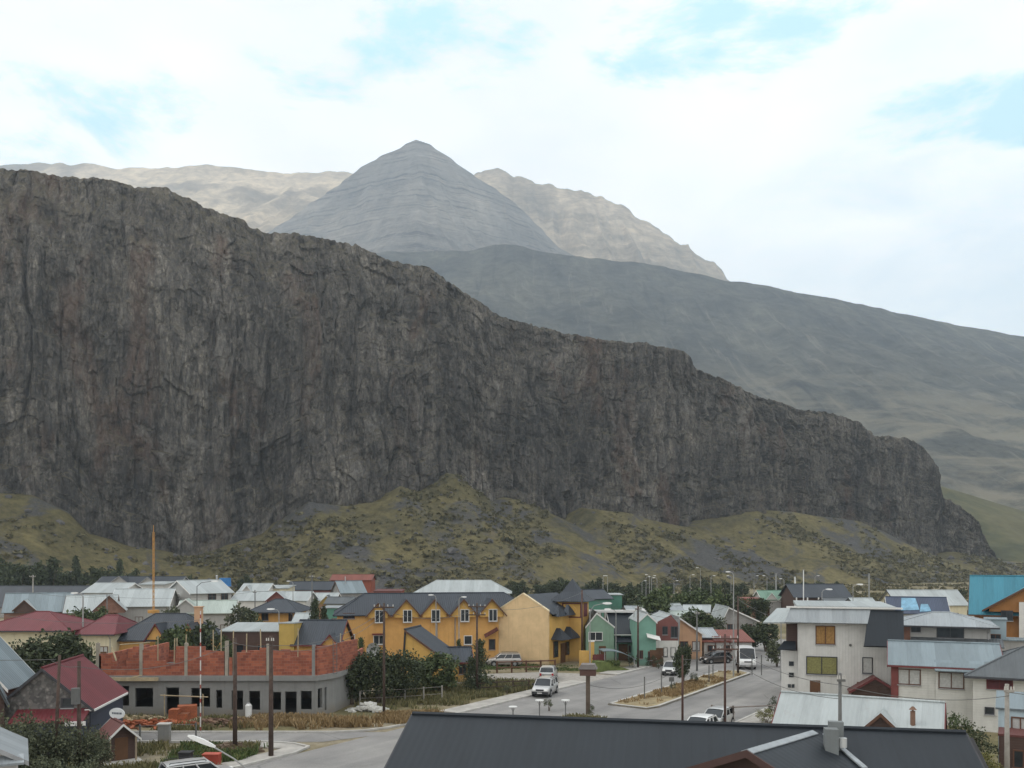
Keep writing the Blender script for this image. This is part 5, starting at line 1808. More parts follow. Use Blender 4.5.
hl = [(U(a), U(c), max(.02, Zs(d)), Zs(b)) for a, b, c, d in hl]
z1 = Zs(680.5)
mb = MB(); wall_holes(mb, U(96), U(317), 0, .25, -.2, z1, hl); mb.build("ground_floor_wall", M_CONC, o)
# chamfered corner and side
mb = MB()
def vwall(mb, a, b, z0, z1, th=.25, holes=()):
    a = Vector((*a, 0)); b = Vector((*b, 0)); d = (b - a); L = d.length; d.normalize(); n = Vector((-d.y, d.x, 0))
    t = MB(); wall_holes(t, 0, L, 0, th, z0, z1, holes)
    mb.v, off = mb.v + [tuple(a + d * p[0] + n * p[1] + Vector((0, 0, p[2]))) for p in t.v], len(mb.v)
    mb.f += [tuple(i + off for i in f) for f in t.f]; mb.uv += t.uv
ca_ = (U(317), 0.0); cb_ = (U(335, 76), 2.0); cc_ = (U(357, 80), 9.5)
vwall(mb, ca_, cb_, -.2, z1, .25, [(.1, .65, .6, 2.25), (.95, 1.2, .3, 2.25)]); vwall(mb, cb_, cc_, -.2, z1, .25, [(3.6, 5.0, .6, 2.4)]); vwall(mb, (U(96), 10), (U(96), 0), -.2, z1)
vwall(mb, cc_, (U(96), 10), -.2, z1)
mb.build("side_wall", M_CONC, o)
poly = [(U(96) - .25, -.3), (U(317) + .1, -.3), (cb_[0] + .25, 1.7), (cc_[0] + .3, 9.8), (U(96) - .25, 10.2)]
MB().prism(poly, "z", z1, z1 + .42).build("floor_slab", M_CONC, o)
MB().prism([(p[0], p[1]) for p in ((U(96), .3), (U(317), .3), (cc_[0] - .3, 9), (U(96), 9.7))], "z", -.05, .02).build("floor", plain("dark_slab", (.12, .12, .115), .9), o)
MB().box(U(95), U(160), -.52, -.31, z1 + .02, z1 + .3).build("formwork_board", M_FORM, o)
b0 = z1 + .42; tb = Zs(646); tm = Zs(661)
def tops(mb, xs, y0, y1):
    rr = random.Random(5)
    for a, b, top in xs:
        x = a
        while x < b - .02:
            x2 = min(b, x + rr.choice((.4, .8, .8, 1.2)))
            mb.box(x, x2, y0, y1, b0, top - rr.choice((0, .03, .22, .22, .44, .66)))
            x = x2
mb = MB()
tops(mb, [(U(98), U(112), tb), (U(112), U(128), Zs(659)), (U(128), U(141), tb - .02), (U(141), U(156), tb + .1), (U(156), U(176), tm), (U(176), U(187), tb + .0), (U(187), U(205), tb), (U(205), U(224), Zs(651)), (U(229), U(232), Zs(655)), (U(234), U(250), Zs(652)), (U(250), U(266), Zs(648)), (U(271), U(290), Zs(649)), (U(290), U(299), Zs(657)), (U(299), U(316), Zs(648))], 0, .2)
t = MB(); tb2 = Zs(647)
vwall(mb, ca_, cb_, b0, tb2, .2); vwall(mb, cb_, (cb_[0] + 1.2, cb_[1] + 4.2), b0, tb2 + .1, .2); vwall(mb, (cb_[0] + 1.2, cb_[1] + 4.2), cc_, b0, Zs(659), .2)
vwall(mb, cc_, (U(96), 10), b0, tb - 1.35, .2, [(3, 4.5, b0 + 1, tb - 1.35), (9, 10.4, b0, tb - 1.7), (11.5, 14.4, b0 + .3, tb - 1.35)])
vwall(mb, (U(98), 10), (U(98), 0), b0, tb - .8)
for xw, y1_, zt in ((U(121), 6, tb - .6), (U(233), 5, tb - 1.4), (U(292), 5, tb - 1.5)): vwall(mb, (xw, 9.8), (xw, 9.8 - y1_), b0, zt)
mb.build("brick_storey", M_HB, o)
for px, top in ((97.5, 643), (141, 644), (186, 643), (226.5, 641), (268, 644), (313.5, 645)):
    MB().box(U(px) - .13, U(px) + .13, -.03, .23, b0, Zs(top)).build("concrete_column", M_CONC if px > 300 else plain("pale_concrete", (.3, .27, .22), .9, var=.25), o)
rng = random.Random(3)
for px in (150, 162, 171, 178, 196, 216, 222, 243, 255, 290, 331):
    x = U(px); y = rng.uniform(.6, 5)
    MB().tube((x, y, b0), (x + rng.uniform(-.1, .1), y, Zs(640) + rng.uniform(-.2, .9)), .05, n=5).build("timber_prop", M_FORM, o)
MB().tube((U(113), -.2, tb - .1), (U(119), -.5, Zs(660)), .07, n=5).build("timber_brace", M_FORM, o); MB().tube((U(134), -.35, z1 + .3), (U(143), -.2, Zs(675)), .07, n=5).build("timber_brace", M_FORM, o); MB().tube((U(120), -.06, tb + .12), (U(150), -.06, tb + .3), .05, n=5).build("timber_brace", M_FORM, o)
mb = MB()
for s in (-.16, .16): mb.tube((U(332) + s, 1.3, b0), (U(332) + s, 1.2, Zs(638)), .03, n=5)
for i in range(12): mb.tube((U(332) - .16, 1.25, b0 + .25 * i), (U(332) + .16, 1.25, b0 + .25 * i), .02, n=5)
mb.build("ladder", M_POLED, o)
MB().tube((U(166), -1.2, 1.9), (U(213), -1.2, 1.75), .05, n=6).build("scaffold_pole", M_FORM, o)
for px in (170, 208): MB().tube((U(px), -1.2, 0), (U(px), -1.2, 2.0), .045, n=6).build("scaffold_pole", M_FORM, o)

# ---- red roofed stone house and its neighbours, left foreground
o, rf, w, ze, zr = HL("grey stone house with dark red roof behind the utility poles", (-30.9, 58.5), 5.7, 7.4, 3.45, 5.9, "stone", "red", "y", rot=8, oh=.4, og=.25, trim=T_DARK, autow=None)
add_window(o, "f", w, 7.4, 1.5, 3.3, .6, .5, T_DARK, GL, 0); add_window(o, "r", w, 7.4, -1, 1.0, 1.0, 1.1, T_DARK)
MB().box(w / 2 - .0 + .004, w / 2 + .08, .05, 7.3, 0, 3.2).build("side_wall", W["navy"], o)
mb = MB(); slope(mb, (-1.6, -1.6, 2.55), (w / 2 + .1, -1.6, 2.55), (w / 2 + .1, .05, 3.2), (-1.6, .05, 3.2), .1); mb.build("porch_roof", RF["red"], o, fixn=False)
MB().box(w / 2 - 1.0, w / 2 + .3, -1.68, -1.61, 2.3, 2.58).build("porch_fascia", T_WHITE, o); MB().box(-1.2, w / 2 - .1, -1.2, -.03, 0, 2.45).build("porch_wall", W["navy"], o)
MB().box(w / 2 - .2, w / 2 + .46, -.28, 7.3, ze - .45, ze - .32).build("gutter", T_WHITE, o)
sg = thing("oval_sign", "white oval signboard on the dark side of the red roofed stone house", "sign", (XH(119.5, 58.6), 58.2, ZH(712.5, 58.6)), R(-14))
ring = [(math.cos(6.283 * i / 28), math.sin(6.283 * i / 28)) for i in range(28)]
MB().prism([(a * .58, b * .36) for a, b in ring], "y", 0, .06).build("board", plain("sign_white", (.62, .64, .64), .5, var=.06), sg)
mb = MB()
for x0, x1 in ((-.36, -.25), (-.22, -.14), (-.11, -.01), (.02, .11), (.14, .2), (.23, .37)): mb.box(x0, x1, -.012, -.002, -.05 + .03 * abs(x0), .08)
mb.build("lettering", plain("sign_ink", (.12, .14, .16), .6), sg)
MB().box(-.05, .05, .06, .14, -2.7, .2).build("post", T_DARK, sg)
k_ = thing("kiosk", "little hut with brown gabled roof and white barge boards beside the stone house", "hut", (XH(124, 57.4), 57.0, 0), R(38))
body_mesh(1.7, 1.9, 1.75, 2.5, "y").build("wall", W["dkwood"], k_)
r_ = gable_roof(1.7, 1.9, 1.75, 2.55, "y", .25, .5).build("roof", RF["brown"], k_, fixn=False); barge(1.7, 1.9, 1.75, 2.55, "y", .25, .5, h=.16).build("barge_board", T_WHITE, r_)
for x in (-.78, .78): MB().box(x - .05, x + .05, -.5, -.4, 0, 1.75).build("post", plain("bare_timber", (.3, .24, .17), .8), k_)
MB().box(-.4, .4, -.03, .03, 0, 1.6).build("door", M_DOOR, k_); MB().box(-1.1, 1.1, -.9, .1, 0, .15).build("step", M_KERB, k_)
o, rf, w, *_ = HL("steep pale tin A-frame roof at the left edge beside the dark tree", (-39.8, 63), 7.6, 4, 4.2, 8.3, "dkwood", "blue", "y", rot=2, oh=.35, og=.4, trim=T_WHITE)
add_window(o, "f", w, 7, 0, 4.6, 1.2, 1.3); add_door(o, "f", w, 7, -1.5, 0)
cross = cross_gable  # dormer of the A-frame faces the avenue
o, rf, w, *_ = HL("white cottage with weathered metal roof in the bottom left corner", (-24.5, 41.0), 2.9, 5, 3.85, 4.7, "white", "zinc", "y", rot=29, oh=.45, og=.45, trim=T_GREY)
add_window(o, "f", w, 5, .7, 2.3, 1.1, .8, T_DARK, GL, 1)
mb = MB(); slope(mb, (-1.7, -.7, 3.6), (1.7, -.7, 3.6), (1.7, .02, 3.88), (-1.7, .02, 3.88), .12); mb.build("porch_roof", RF["zinc"], o, fixn=False); add_door(o, "f", w, 5, -.6, 0)
H("small pale tin roof peeping from behind the stone house at the left edge", -18, 3, 57, 690, 676, 2, "dkwood", "blue", "y", rot=30, oh=.3, cat="shed", name="shed", ze=4.2, zr=5.7, autow=(1, 1.4, .9, .9))

# ---- left middle ground
o, rf, w, *_ = H("cream house under a wide dark red hip roof at the left edge", -22, 68, 105, 628, 611.5, 9, "cream", "red", "hip", oh=.7, autow=(3, 1.3, 1.4, 1.3)); add_door(o, "f", w, 9, 3.2, 0)
o, rf, w, *_ = H("cream house with a smaller dark red hip roof touching the orange house", 79, 112, 106, 632, 615, 9, "cream", "red", "hip", oh=.6, run=1.2, autow=(2, 1.2, .9, 1.4)); add_door(o, "f", w, 9, .9, 0)
o, rf, w, ze, zr = H("orange house with dark hip roof, little front gables and square orange chimney", 116, 197, 108, 637, 613.5, 9, "orange", "dark", "hip", oh=.6, run=3.0, autow=(2, 1.1, 1.0, 1.0))
for px, hw_ in ((157.5, 1.15), (190, 1.2)): cross_gable(o, (px - 156.5) / FOC * 108, hw_, ze - .1, ZH(623, 108), .5, 3.4, "orange", "dark", .3, .3, T_RED)
chimney(rf, (190 - 156.5) / FOC * 108, 3.0, 4.6, ZH(608.5, 108), .42, W["salmon"], square=True); add_door(o, "f", w, 9, -1, 0)
o, rf, w, *_ = H("open shed with flat white sheet roof above the brick shell", 222, 279, 100, 631, 623, 6, "dkwood", "white", "shed", cat="shed", name="shed", oh=.25, ze=ZH(630.5, 100), zr=ZH(622.5, 106), autow=(2, 1.6, 1.6, 1.8))
o, rf, w, *_ = H("narrow ochre annexe joined to the right of the white sheet roof", 279, 294, 99.6, 622.5, 621.5, 5, "olive", "white", "shed", cat="annexe", name="annexe", oh=.08, autow=(1, 2, .7, .8))
o, rf, w, *_ = H("orange bungalow with sagging dark roof between ochre annexe and hotel", 294, 338, 100, 642, 620, 8, "orange", "dark", "x", oh=.5, og=.3, trim=T_RED, autow=(2, .9, 1.0, 1.0)); cross_gable(o, 1.7, 1.0, 3.5, 4.7, .6, 3, "orange", "dark", .3, .3, T_RED)
o, rf, w, ze, zr = H("two storey orange house with a wide dark roof in the middle of the roofs", 254, 294, 135, 609.5, 599, 8, "orange", "dark", "hip", oh=1.0, run=2.2, wins=[(289, 613, 292, 621), (262, 613, 268, 620)]); add_door(o, "f", w, 8, -1, 0)
o, rf, w, ze, zr = H("white three storey house with broad pale roof and grey gable end", 190, 233, 170, 592, 580, 10, "greyw", "white", "x", rot=46, oh=.5, og=.4, trim=T_WHITE, wins=[(208, 594, 216, 600), (222, 594, 229, 600)], chim=[(.9, .5, .7, .2)]); add_window(o, "l", w, 10, 0, 5.6, .8, .9, T_WHITE)
o, rf, w, *_ = H("pale green roofed house with a grey gable in front of the white three storey house", 180, 232, 140, 612, 600.5, 8, "greyw", "palegreen", "x", rot=12, oh=.5, trim=T_WHITE, autow=(3, 1.6, 1.0, 1.1))
cross_gable(o, -3.0, 2.0, 5.2, 6.9, .2, 3, "palegrn" if "palegrn" in W else "greyw", "palegreen", .3, .3, T_WHITE)
o, rf, w, *_ = H("wide white tin roofed house with white walls above the orange house", 112, 166, 160, 605, 590, 12, "greyw", "white", "x", rot=12, oh=.6, og=.4, trim=T_WHITE, autow=(3, 1.4, 1.2, 1.3), zr=7.6)
o, rf, w, *_ = H("long white roofed hall ending in a brown gable, left of the wide white roof", 84, 121, 172, 592, 583, 11, "white", "white", "x", oh=.5, trim=T_WHITE, autow=(2, 2, 1.2, 1.2)); 
o, rf, w, *_ = H("house with pale hip roof and brown brick gable right of the blue white roof", 68, 112, 150, 611, 590, 9, "brownw", "white", "x", rot=20, oh=.4, trim=T_WOOD, autow=(3, 1.3, 1.1, 1.2), zr=6.9)
cross_gable(o, 3.0, 2.4, 4.6, 7.0, .4, 4.5, "brownw", "white", .25, .3, T_WOOD)
o, rf, w, *_ = H("brown brick gabled house with blue white roof and a dark dormer", 8, 66, 148, 611, 593, 9, "brownw", "blue", "x", rot=22, oh=.3, trim=T_WOOD, autow=(3, 1.2, 1.1, 1.2)); cross_gable(o, -1.8, 1.5, 4.9, 6.4, .6, 3.5, "dkwood", "white", .25, .3, T_WOOD)
H("long blue grey slate roofed building at the far left behind the blue white roof", -60, 76, 200, 606, 586.5, 12, "greyw", "dark", "x", oh=.5, trim=T_GREY, cat="building", name="building", autow=(6, 1.5, 1.2, 1.2), zr=7.0)
o, rf, w, *_ = H("dark roofed row with two grey gables at the foot of the cliff", 96, 178, 232, 583.5, 576.5, 9, "greyw", "dark", "x", oh=.5, trim=T_GREY, cat="row house", name="row_house", autow=(5, 2, 1.2, 1.3)); cross_gable(o, -4.5, 3, 6.6, 8.8, .4, 4, "greyw", "dark", .3, .3, T_GREY); cross_gable(o, 3.0, 2.6, 6.6, 8.6, .4, 4, "greyw", "dark", .3, .3, T_GREY)
o, rf, w, *_ = H("square white house with flat cream roof between the dark row and the white houses", 141, 163, 186, 584, 581.5, 6, "white", "white", "shed", oh=.5, autow=(2, 5.6, .9, 1.0)); mb = MB(); slope(mb, (-2.4, -1.3, 3.6), (2.3, -1.3, 2.7), (2.3, 0, 3.2), (-2.4, 0, 4.3), .1); mb.build("porch_roof", RF["grey"], o, fixn=False)
o, rf, w, *_ = H("white gabled house with white roof beside the bright blue water tank", 240, 266, 190, 591, 583.5, 8, "white", "white", "x", oh=.4, trim=T_WHITE, autow=(2, 2, 1, 1.1)); cross_gable(o, -1.2, 1.5, 5.7, 7.6, .3, 3.5, "white", "white", .3, .3, T_WHITE)
H("plain cream walled house with flat cream roof right of the white gabled house", 266, 287, 196, 588, 585, 7, "cream", "white", "shed", oh=.3, autow=(2, 3, 1, 1.1))
o, rf, w, *_ = H("white roofed house with a maroon gable behind the two storey orange house", 232, 306, 172, 600, 591.5, 9, "white", "white", "x", oh=.4, trim=T_WHITE, autow=(4, 1.5, 1.1, 1.1)); cross_gable(o, (277.5 - 269) / FOC * 172, 1.9, 5.3, 6.9, .5, 4.5, "maroon", "white", .3, .3, T_RED)
H("long low dark roofed building in front of the rust red roof", 288, 346, 232, 589, 581.5, 9, "maroon", "dark", "x", oh=.5, cat="building", name="building", autow=(4, 1.5, 1.2, 1.2))
H("rust red roofed house right under the scrub slope", 331, 371, 262, 579.5, 574.5, 8, "rust", "rust", "x", oh=.5, autow=(3, 2, 1.2, 1.3))
o, rf, w, *_ = H("grey house with a pale blue roof slope beside the hotel ridge", 341, 366, 188, 592, 581, 8, "block", "blue", "x", rot=25, oh=.4, og=.3, trim=T_WOOD, autow=(2, 3.4, 1, 1)); chimney(rf, -1, 3, 6, 9.2, .1)
o, rf, w, *_ = H("peach house with yellow gable among the far roofs", 310, 334, 180, 600, 593, 7, "salmon", "white", "x", oh=.3, trim=T_WHITE, autow=(2, 1.5, 1, 1.1)); cross_gable(o, 1.0, 1.3, 4.6, 5.9, .3, 3, "olive", "grey", .3, .3, T_WHITE)
o, rf, w, *_ = H("green boarded shed with a flat grey roof left of the hotel roof", 322, 348, 160, 607.5, 605.5, 6, "green", "zinc", "shed", oh=.3, cat="shed", name="shed", autow=(1, 1.4, 1, 1)); H("dark low roofed house above the green shed", 326, 350, 172, 603, 597, 7, "greyw", "grey", "x", oh=.4, autow=(2, 1.2, 1, 1))
H("white hut with steep white roof beside the conifers left of the hotel", 294, 309, 128, 622, 613, 5, "white", "white", "x", oh=.3, cat="hut", name="hut", autow=(1, 1, .9, 1))
H("big white roofed hall rising behind the hotel ridge", 414, 510, 222, 592.5, 581.5, 14, "white", "white", "hip", oh=.5, cat="hall", name="hall", run=5, autow=(6, 1.8, 1.3, 1.4), zr=7.8)
H("brick red shed wall left of the big white hall", 374, 401, 195, 591, 589, 6, "rust", "brown", "shed", cat="shed", name="shed", oh=.2, autow=(2, 3, 1, .9))
o, rf, w, *_ = H("green boarded lodge with charcoal roof behind the hotel tower", 585, 612, 172, 598, 589.5, 9, "green", "dark", "x", rot=18, oh=.5, cat="lodge", name="lodge", autow=(3, 1.6, 1, 1.2)); H("small green boarded shed with a thin white roof edge in the trees", 606, 622, 178, 594.5, 593, 6, "green", "white", "shed", cat="shed", name="shed", oh=.3, autow=(1, 1.6, 1, 1))
H("long grey blue sheet roof behind the teal row", 630, 684, 150, 613, 606, 10, "greyw", "zinc", "x", oh=.4, cat="building", name="building", autow=(5, 1.2, 1, 1.1))
H("white roofed house at the left of the cluster behind the maroon facade", 662, 682, 166, 609, 603.5, 8, "white", "white", "x", oh=.3, autow=(2, 1.2, 1, 1)); H("white roofed house at the right of the cluster behind the maroon facade", 684, 708, 160, 612, 605, 8, "cream", "white", "x", rot=-14, oh=.3, autow=(2, 1.2, 1, 1)); H("low grey white roof in the trees right of the maroon facade", 676, 694, 148, 616, 611, 6, "white", "palegreen", "x", rot=10, oh=.3, cat="shed", name="shed", autow=(1, 1, 1, 1))
H("brownish flat shed below the scrub near the tall lamp mast", 738, 762, 195, 598.5, 597, 6, "brownw", "rust", "shed", cat="shed", name="shed", oh=.2, autow=(2, 2, 1, 1))
H("pale blue tin shed half out of frame in the lower right corner", 1001, 1040, 51.5, 704, 688, 2.2, stucco("pale_blue_sheet", (.42, .52, .56)), "blue", "shed", rot=-30, cat="shed", name="shed", oh=.15, ze=4.4, zr=5.0, autow=(1, 3.0, .8, .8), wins=())
o, rf, w, *_ = H("dark boarded hut under the pale blue tin shed", 1002, 1045, 50, 720, 716, 3, "dkwood", "brown", "shed", rot=-30, cat="hut", name="hut", oh=.05, ze=3.1, zr=3.3, autow=(1, 1.3, .9, .9))
# ================================================================== TREES
PROTO = {}


def tree_at(px, D, kind, h, r, leafm, label, cat, group, name, variant=0, n=2400, leaf=.22, rot=None):
    key = (kind, leafm.name, variant, n, leaf)
    loc = (XH(px, D), D, 0)
    if key not in PROTO:
        t = make_tree(name, label, cat, kind, 6.0, 2.4, leafm, n, leaf, hash(kind) % 1000 if False else (sum(map(ord, kind)) + variant * 7), loc)
        PROTO[key] = t
    else:
        t = copy_tree(PROTO[key])
        t.name = name
        t.location = loc
    t.scale = (r / 2.4, r / 2.4, h / 6.0)
    t.rotation_euler = (0, 0, random.uniform(0, 6.28) if rot is None else rot)
    if "group" in t: del t["group"]
    return tag(t, label, cat, group)


BG = "trees and bushes between the houses"
# around the building shell and the hotel
for px, D, h, r, v, lab in ((352, 80, 4.9, 2.1, 0, "dark willow bush beside the right end of the brick shell"), (378, 81, 5.2, 2.3, 1, "dark willow bush in the middle of the clump before the hotel"), (402, 82, 4.9, 2.2, 2, "dark willow bush at the right of the clump, under the lean-to roof")):
    tree_at(px, D, "bush", h, r, LEAF_D if v != 1 else LEAF_D, lab, "bush", "willow bushes in front of the hotel", "willow_bush", v, 5000, .18)
tree_at(437, 86, "bush", 4.2, 2.5, LEAF_M, "lighter green willow in front of the low porch house", "bush", "willow bushes in front of the hotel", "willow_bush", 3, 3600, .22)
tree_at(480, 88, "conifer", 5.0, 1.7, LEAF_D, "dark bushy conifer at the foot of the pole by the hotel", "tree", None, "conifer", 0, 2600, .2)
tree_at(471, 91, "conifer", 3.0, 1.2, LEAF_D, "small dark conifer beside the bushy conifer before the hotel", "tree", None, "conifer", 1, 2600, .2)
tree_at(361, 95, "conifer", 4.6, 1.0, LEAF_M, "thin young conifer against the left end of the hotel wall", "tree", None, "conifer", 1, 2600, .2)
tree_at(459, 101, "conifer", 3.9, .8, LEAF_M, "thin young conifer near the hotel downpipe", "tree", None, "conifer", 1, 2600, .2)
# left side
tree_at(52, 74, "bush", 7.6, 3.3, LEAF_D, "big dark tree between the tin A-frame and the red roofed stone house", "tree", None, "tree", 0, 5200, .17)
tree_at(28, 78, "bush", 6.2, 2.2, LEAF_D, "dark tree close behind the tin A-frame roof", "tree", None, "tree", 2, 5200, .17)
tree_at(80, 79, "bush", 6.0, 2.0, LEAF_M, "green tree right of the big dark tree, below the cream houses", "tree", None, "tree", 1, 5200, .17)
GW = "grey green willows in the left foreground"
for px, D, h, r, v, lab in ((4, 47, 5.2, 1.6, 0, "grey green willow at the left edge above the white cottage"), (30, 49, 4.7, 1.6, 1, "grey green willow in front of the stone gable"), (58, 50, 4.4, 1.5, 2, "grey green willow between the two left utility poles"),
                           (84, 51, 3.8, 1.3, 0, "grey green willow right of the dark left pole"), (99, 53, 2.9, 1.0, 1, "small grey green willow next to the hut"), (46, 44, 3.5, 1.7, 2, "low grey green willow at the bottom edge below the poles"), (88, 46, 2.9, 1.3, 0, "low grey green willow at the bottom edge under the hut step")):
    tree_at(px, D, "willow" if v != 1 else "bush", h, r, LEAF_G, lab, "willow", GW, "willow", v, 3800, .15)
for px, D, h, r, k, m, lab in ((86, 126, 7.3, 2.9, "bush", LEAF_M, "round green tree behind the gap of the two red hip roofs"), (100, 128, 6.4, 2.4, "bush", LEAF_M, "green tree in front of the brown brick gables"), (71, 128, 5.3, 1.6, "bush", LEAF_G, "small bush at the right end of the large red hip roof"), (174, 98, 6.2, 2.0, "bush", LEAF_M, "leafy green tree behind the notch of the brick shell"),
                               (186, 100, 6.0, 2.0, "bush", LEAF_L, "pale green tree below the orange chimney"), (207, 100, 6.6, 2.3, "bush", LEAF_D, "dark tree left of the white sheet roofed shed"), (222, 97, 4.8, 1.5, "bush", LEAF_M, "small tree under the left end of the white sheet roof"), (170, 135, 6.9, 1.9, "bush", LEAF_G, "grey green bush before the pale green roof gable"),
                               (240, 128, 7.0, 2.6, "bush", LEAF_G, "spreading tree left of the two storey orange house"), (252, 130, 5.8, 2.0, "bush", LEAF_M, "tree tucked under the two storey orange house eave"), (315, 124, 7.4, 1.5, "conifer", LEAF_D, "taller of the two dark conifers left of the hotel roof"), (324, 125, 6.4, 1.2, "conifer", LEAF_D, "shorter of the two dark conifers left of the hotel roof"),
                               (243, 178, 6.0, 3.0, "bush", LEAF_D, "dark tree behind the end of the white three storey house"), (300, 150, 4.4, 1.7, "bush", LEAF_G, "scrubby bush below the maroon gable")):
    tree_at(px, D, k, h, r, m, lab, "tree", BG, "conifer" if k == "conifer" else "tree", int(px) % 3, 2200, .26)
# avenue side
for px, D, h, r, k, m, lab in ((683, 93, 4.9, 1.1, "bush", LEAF_D, "small round crowned tree on the median behind the reddish pole"), (655, 152, 8.2, 3.4, "bush", LEAF_M, "tree left in the green mass behind the avenue row"), (672, 172, 8.4, 4.0, "bush", LEAF_L, "light green tree in the middle of the mass behind the avenue row"), (692, 176, 8.6, 3.9, "bush", LEAF_M, "broad tree behind the white roof cluster"),
                               (711, 172, 7.9, 3.6, "bush", LEAF_L, "light tree at the right of the mass behind the white roof cluster"), (640, 168, 6.9, 3.0, "bush", LEAF_D, "dark tree above the long grey blue sheet roof"), (699, 136, 6.0, 2.7, "bush", LEAF_M, "green tree just right of the salmon house roof"), (713, 138, 5.0, 2.4, "bush", LEAF_G, "grey green tree beside the grey curving roof house"),
                               (689, 142, 5.4, 2.2, "bush", LEAF_D, "dark tree between the white roof cluster and the salmon house"), (752, 128, 4.4, 2.0, "bush", LEAF_D, "dark bush left of the guesthouse across the avenue"), (766, 126, 5.0, 2.1, "bush", LEAF_D, "dark bush touching the guesthouse side roof"), (777, 108, 3.6, 1.4, "bush", LEAF_G, "grey shrub under the guesthouse side roof"),
                               (738, 172, 7.3, 3.2, "bush", LEAF_D, "dark tree above the grey curving roof house"), (758, 176, 6.6, 2.6, "bush", LEAF_D, "dark tree before the cottage with the green roof"), (630, 185, 7.4, 2.6, "bush", LEAF_D, "dark tree right of the small green boarded shed"), (617, 195, 7.7, 2.6, "bush", LEAF_D, "dark tree behind the small green boarded shed")):
    tree_at(px, D, k, h, r, m, lab, "tree", BG, "tree", int(px) % 3, 2200, .26)
# lower right garden
for px, D, h, r, m, lab in ((962, 54, 4.4, 1.5, LEAF_M, "upright green shrub against the white siding, lower right"), (975, 52, 3.4, 1.4, LEAF_G, "grey green shrub right of the upright green shrub"), (985, 50, 2.2, 1.5, LEAF_Y, "low yellow green bush beneath the dark boarded hut"), (1014, 46, 1.6, 1.4, LEAF_Y, "low yellowish bush right of the pale concrete pole"), (766, 70.5, 1.3, 1.0, LEAF_Y, "low yellow green shrub behind the guesthouse road rail"), (775, 71, 2.2, .8, LEAF_D, "dark shrub at the left end of the pale zinc roof")):
    tree_at(px, D, "bush", h, r, m, lab, "shrub", "shrubs in the lower right gardens", "shrub", int(px) % 3, 1800, .15)
for (px, py, s, lab) in ((641.5, 666, 1.2, "round dark shrub in front of the teal shop, left one"), (650.5, 667, 1.2, "round dark shrub in front of the teal shop, right one"), (633, 668, 1.3, "dark pointed shrub by the pole before the teal house"), (658.5, 669, 1.1, "small dark shrub before the maroon facade"),
                         (590, 716.5, .8, "weedy shrub at the foot of the box topped post"), (549, 711, .9, "weedy shrub between the two thin posts"), (695, 684, 1.0, "small shrub around the pole on the median"), (672, 691, .7, "low tuft near the middle of the median"), (524, 690, .8, "low shrub beside the low garden rail fence"), (507, 694, .8, "low shrub on the verge left of the light SUV")):
    g = G(px, py)
    tree_at(px, g.y, "bush", s * 1.35, s * .62, LEAF_D if "dark" in lab else LEAF_G, lab, "shrub", "small shrubs along the avenue", "shrub", int(px) % 2, 900, .2)
# dark belt at the foot of the slope
rng = random.Random(9)
WL = "dark trees at the foot of the slope"
for i, (px, top) in enumerate(((-14, 552), (3, 549), (18, 556), (33, 560), (50, 556), (62, 566), (76, 549), (92, 566), (108, 562), (120, 560), (134, 568), (150, 570), (186, 574), (246, 574))):
    D = rng.uniform(262, 292); h = min(14, max(4, ZH(top, D)))
    tree_at(px, D, "conifer" if i in (6, 9) else "bush", h, h * (.2 if i in (6, 9) else .38), LEAF_D, "dark tree in the belt below the grassy slope at far left", "tree", "dark trees under the slope, far left", "tree", i % 3, 2200, .26)
for i, (px, top) in enumerate(((512, 579), (521, 580), (541, 582), (549, 579), (560, 577), (569, 576), (590, 583), (598, 577), (612, 579), (626, 582), (645, 580), (668, 580), (690, 581), (706, 579), (716, 582), (727, 580), (741, 583), (772, 581), (781, 583), (790, 580), (800, 579), (818, 580), (838, 581), (905, 586), (960, 588))):
    D = rng.uniform(262, 315); h = min(9, max(3.5, ZH(top, D)))
    tree_at(px, D, "bush", h, h * rng.uniform(.4, .6), LEAF_D, "dark tree in the belt behind the lamp posts below the scrub slope", "tree", "dark trees under the slope, centre and right", "tree", i % 3, 2200, .26)

# ground cover between the last houses and the slope
def flat_scrub():
    rng = np.random.default_rng(77)
    n = 9000
    Y = 205 + 250 * rng.random(n) ** 1.1; X = rng.uniform(-.75, .85, n) * Y
    line = 484.7 / (1 - .4779 * X / Y)
    ok = (Y < line - 12) & ((fbm(X / 26, Y / 26, 5, 3) + rng.uniform(-.25, .25, n)) > -.12)
    X = X[ok]; Y = Y[ok]
    s = rng.uniform(.5, 1.5, len(X)); k = 14
    C = np.repeat(np.stack([X, Y, X * 0], -1), k, 0); S = np.repeat(s, k)
    o = rng.normal(size=C.shape) * S[:, None] * np.array([.7, .7, .35]); o[:, 2] = np.abs(o[:, 2]) + .1
    ob = leaf_mesh("meadow_scrub", C + o, S * rng.uniform(.5, 1, len(C)), MATS["scrub_leaf"], seed=8)
    tag(ob, "low olive scrub on the flat ground between the last houses and the slope", "scrub", kind="stuff")
flat_scrub()


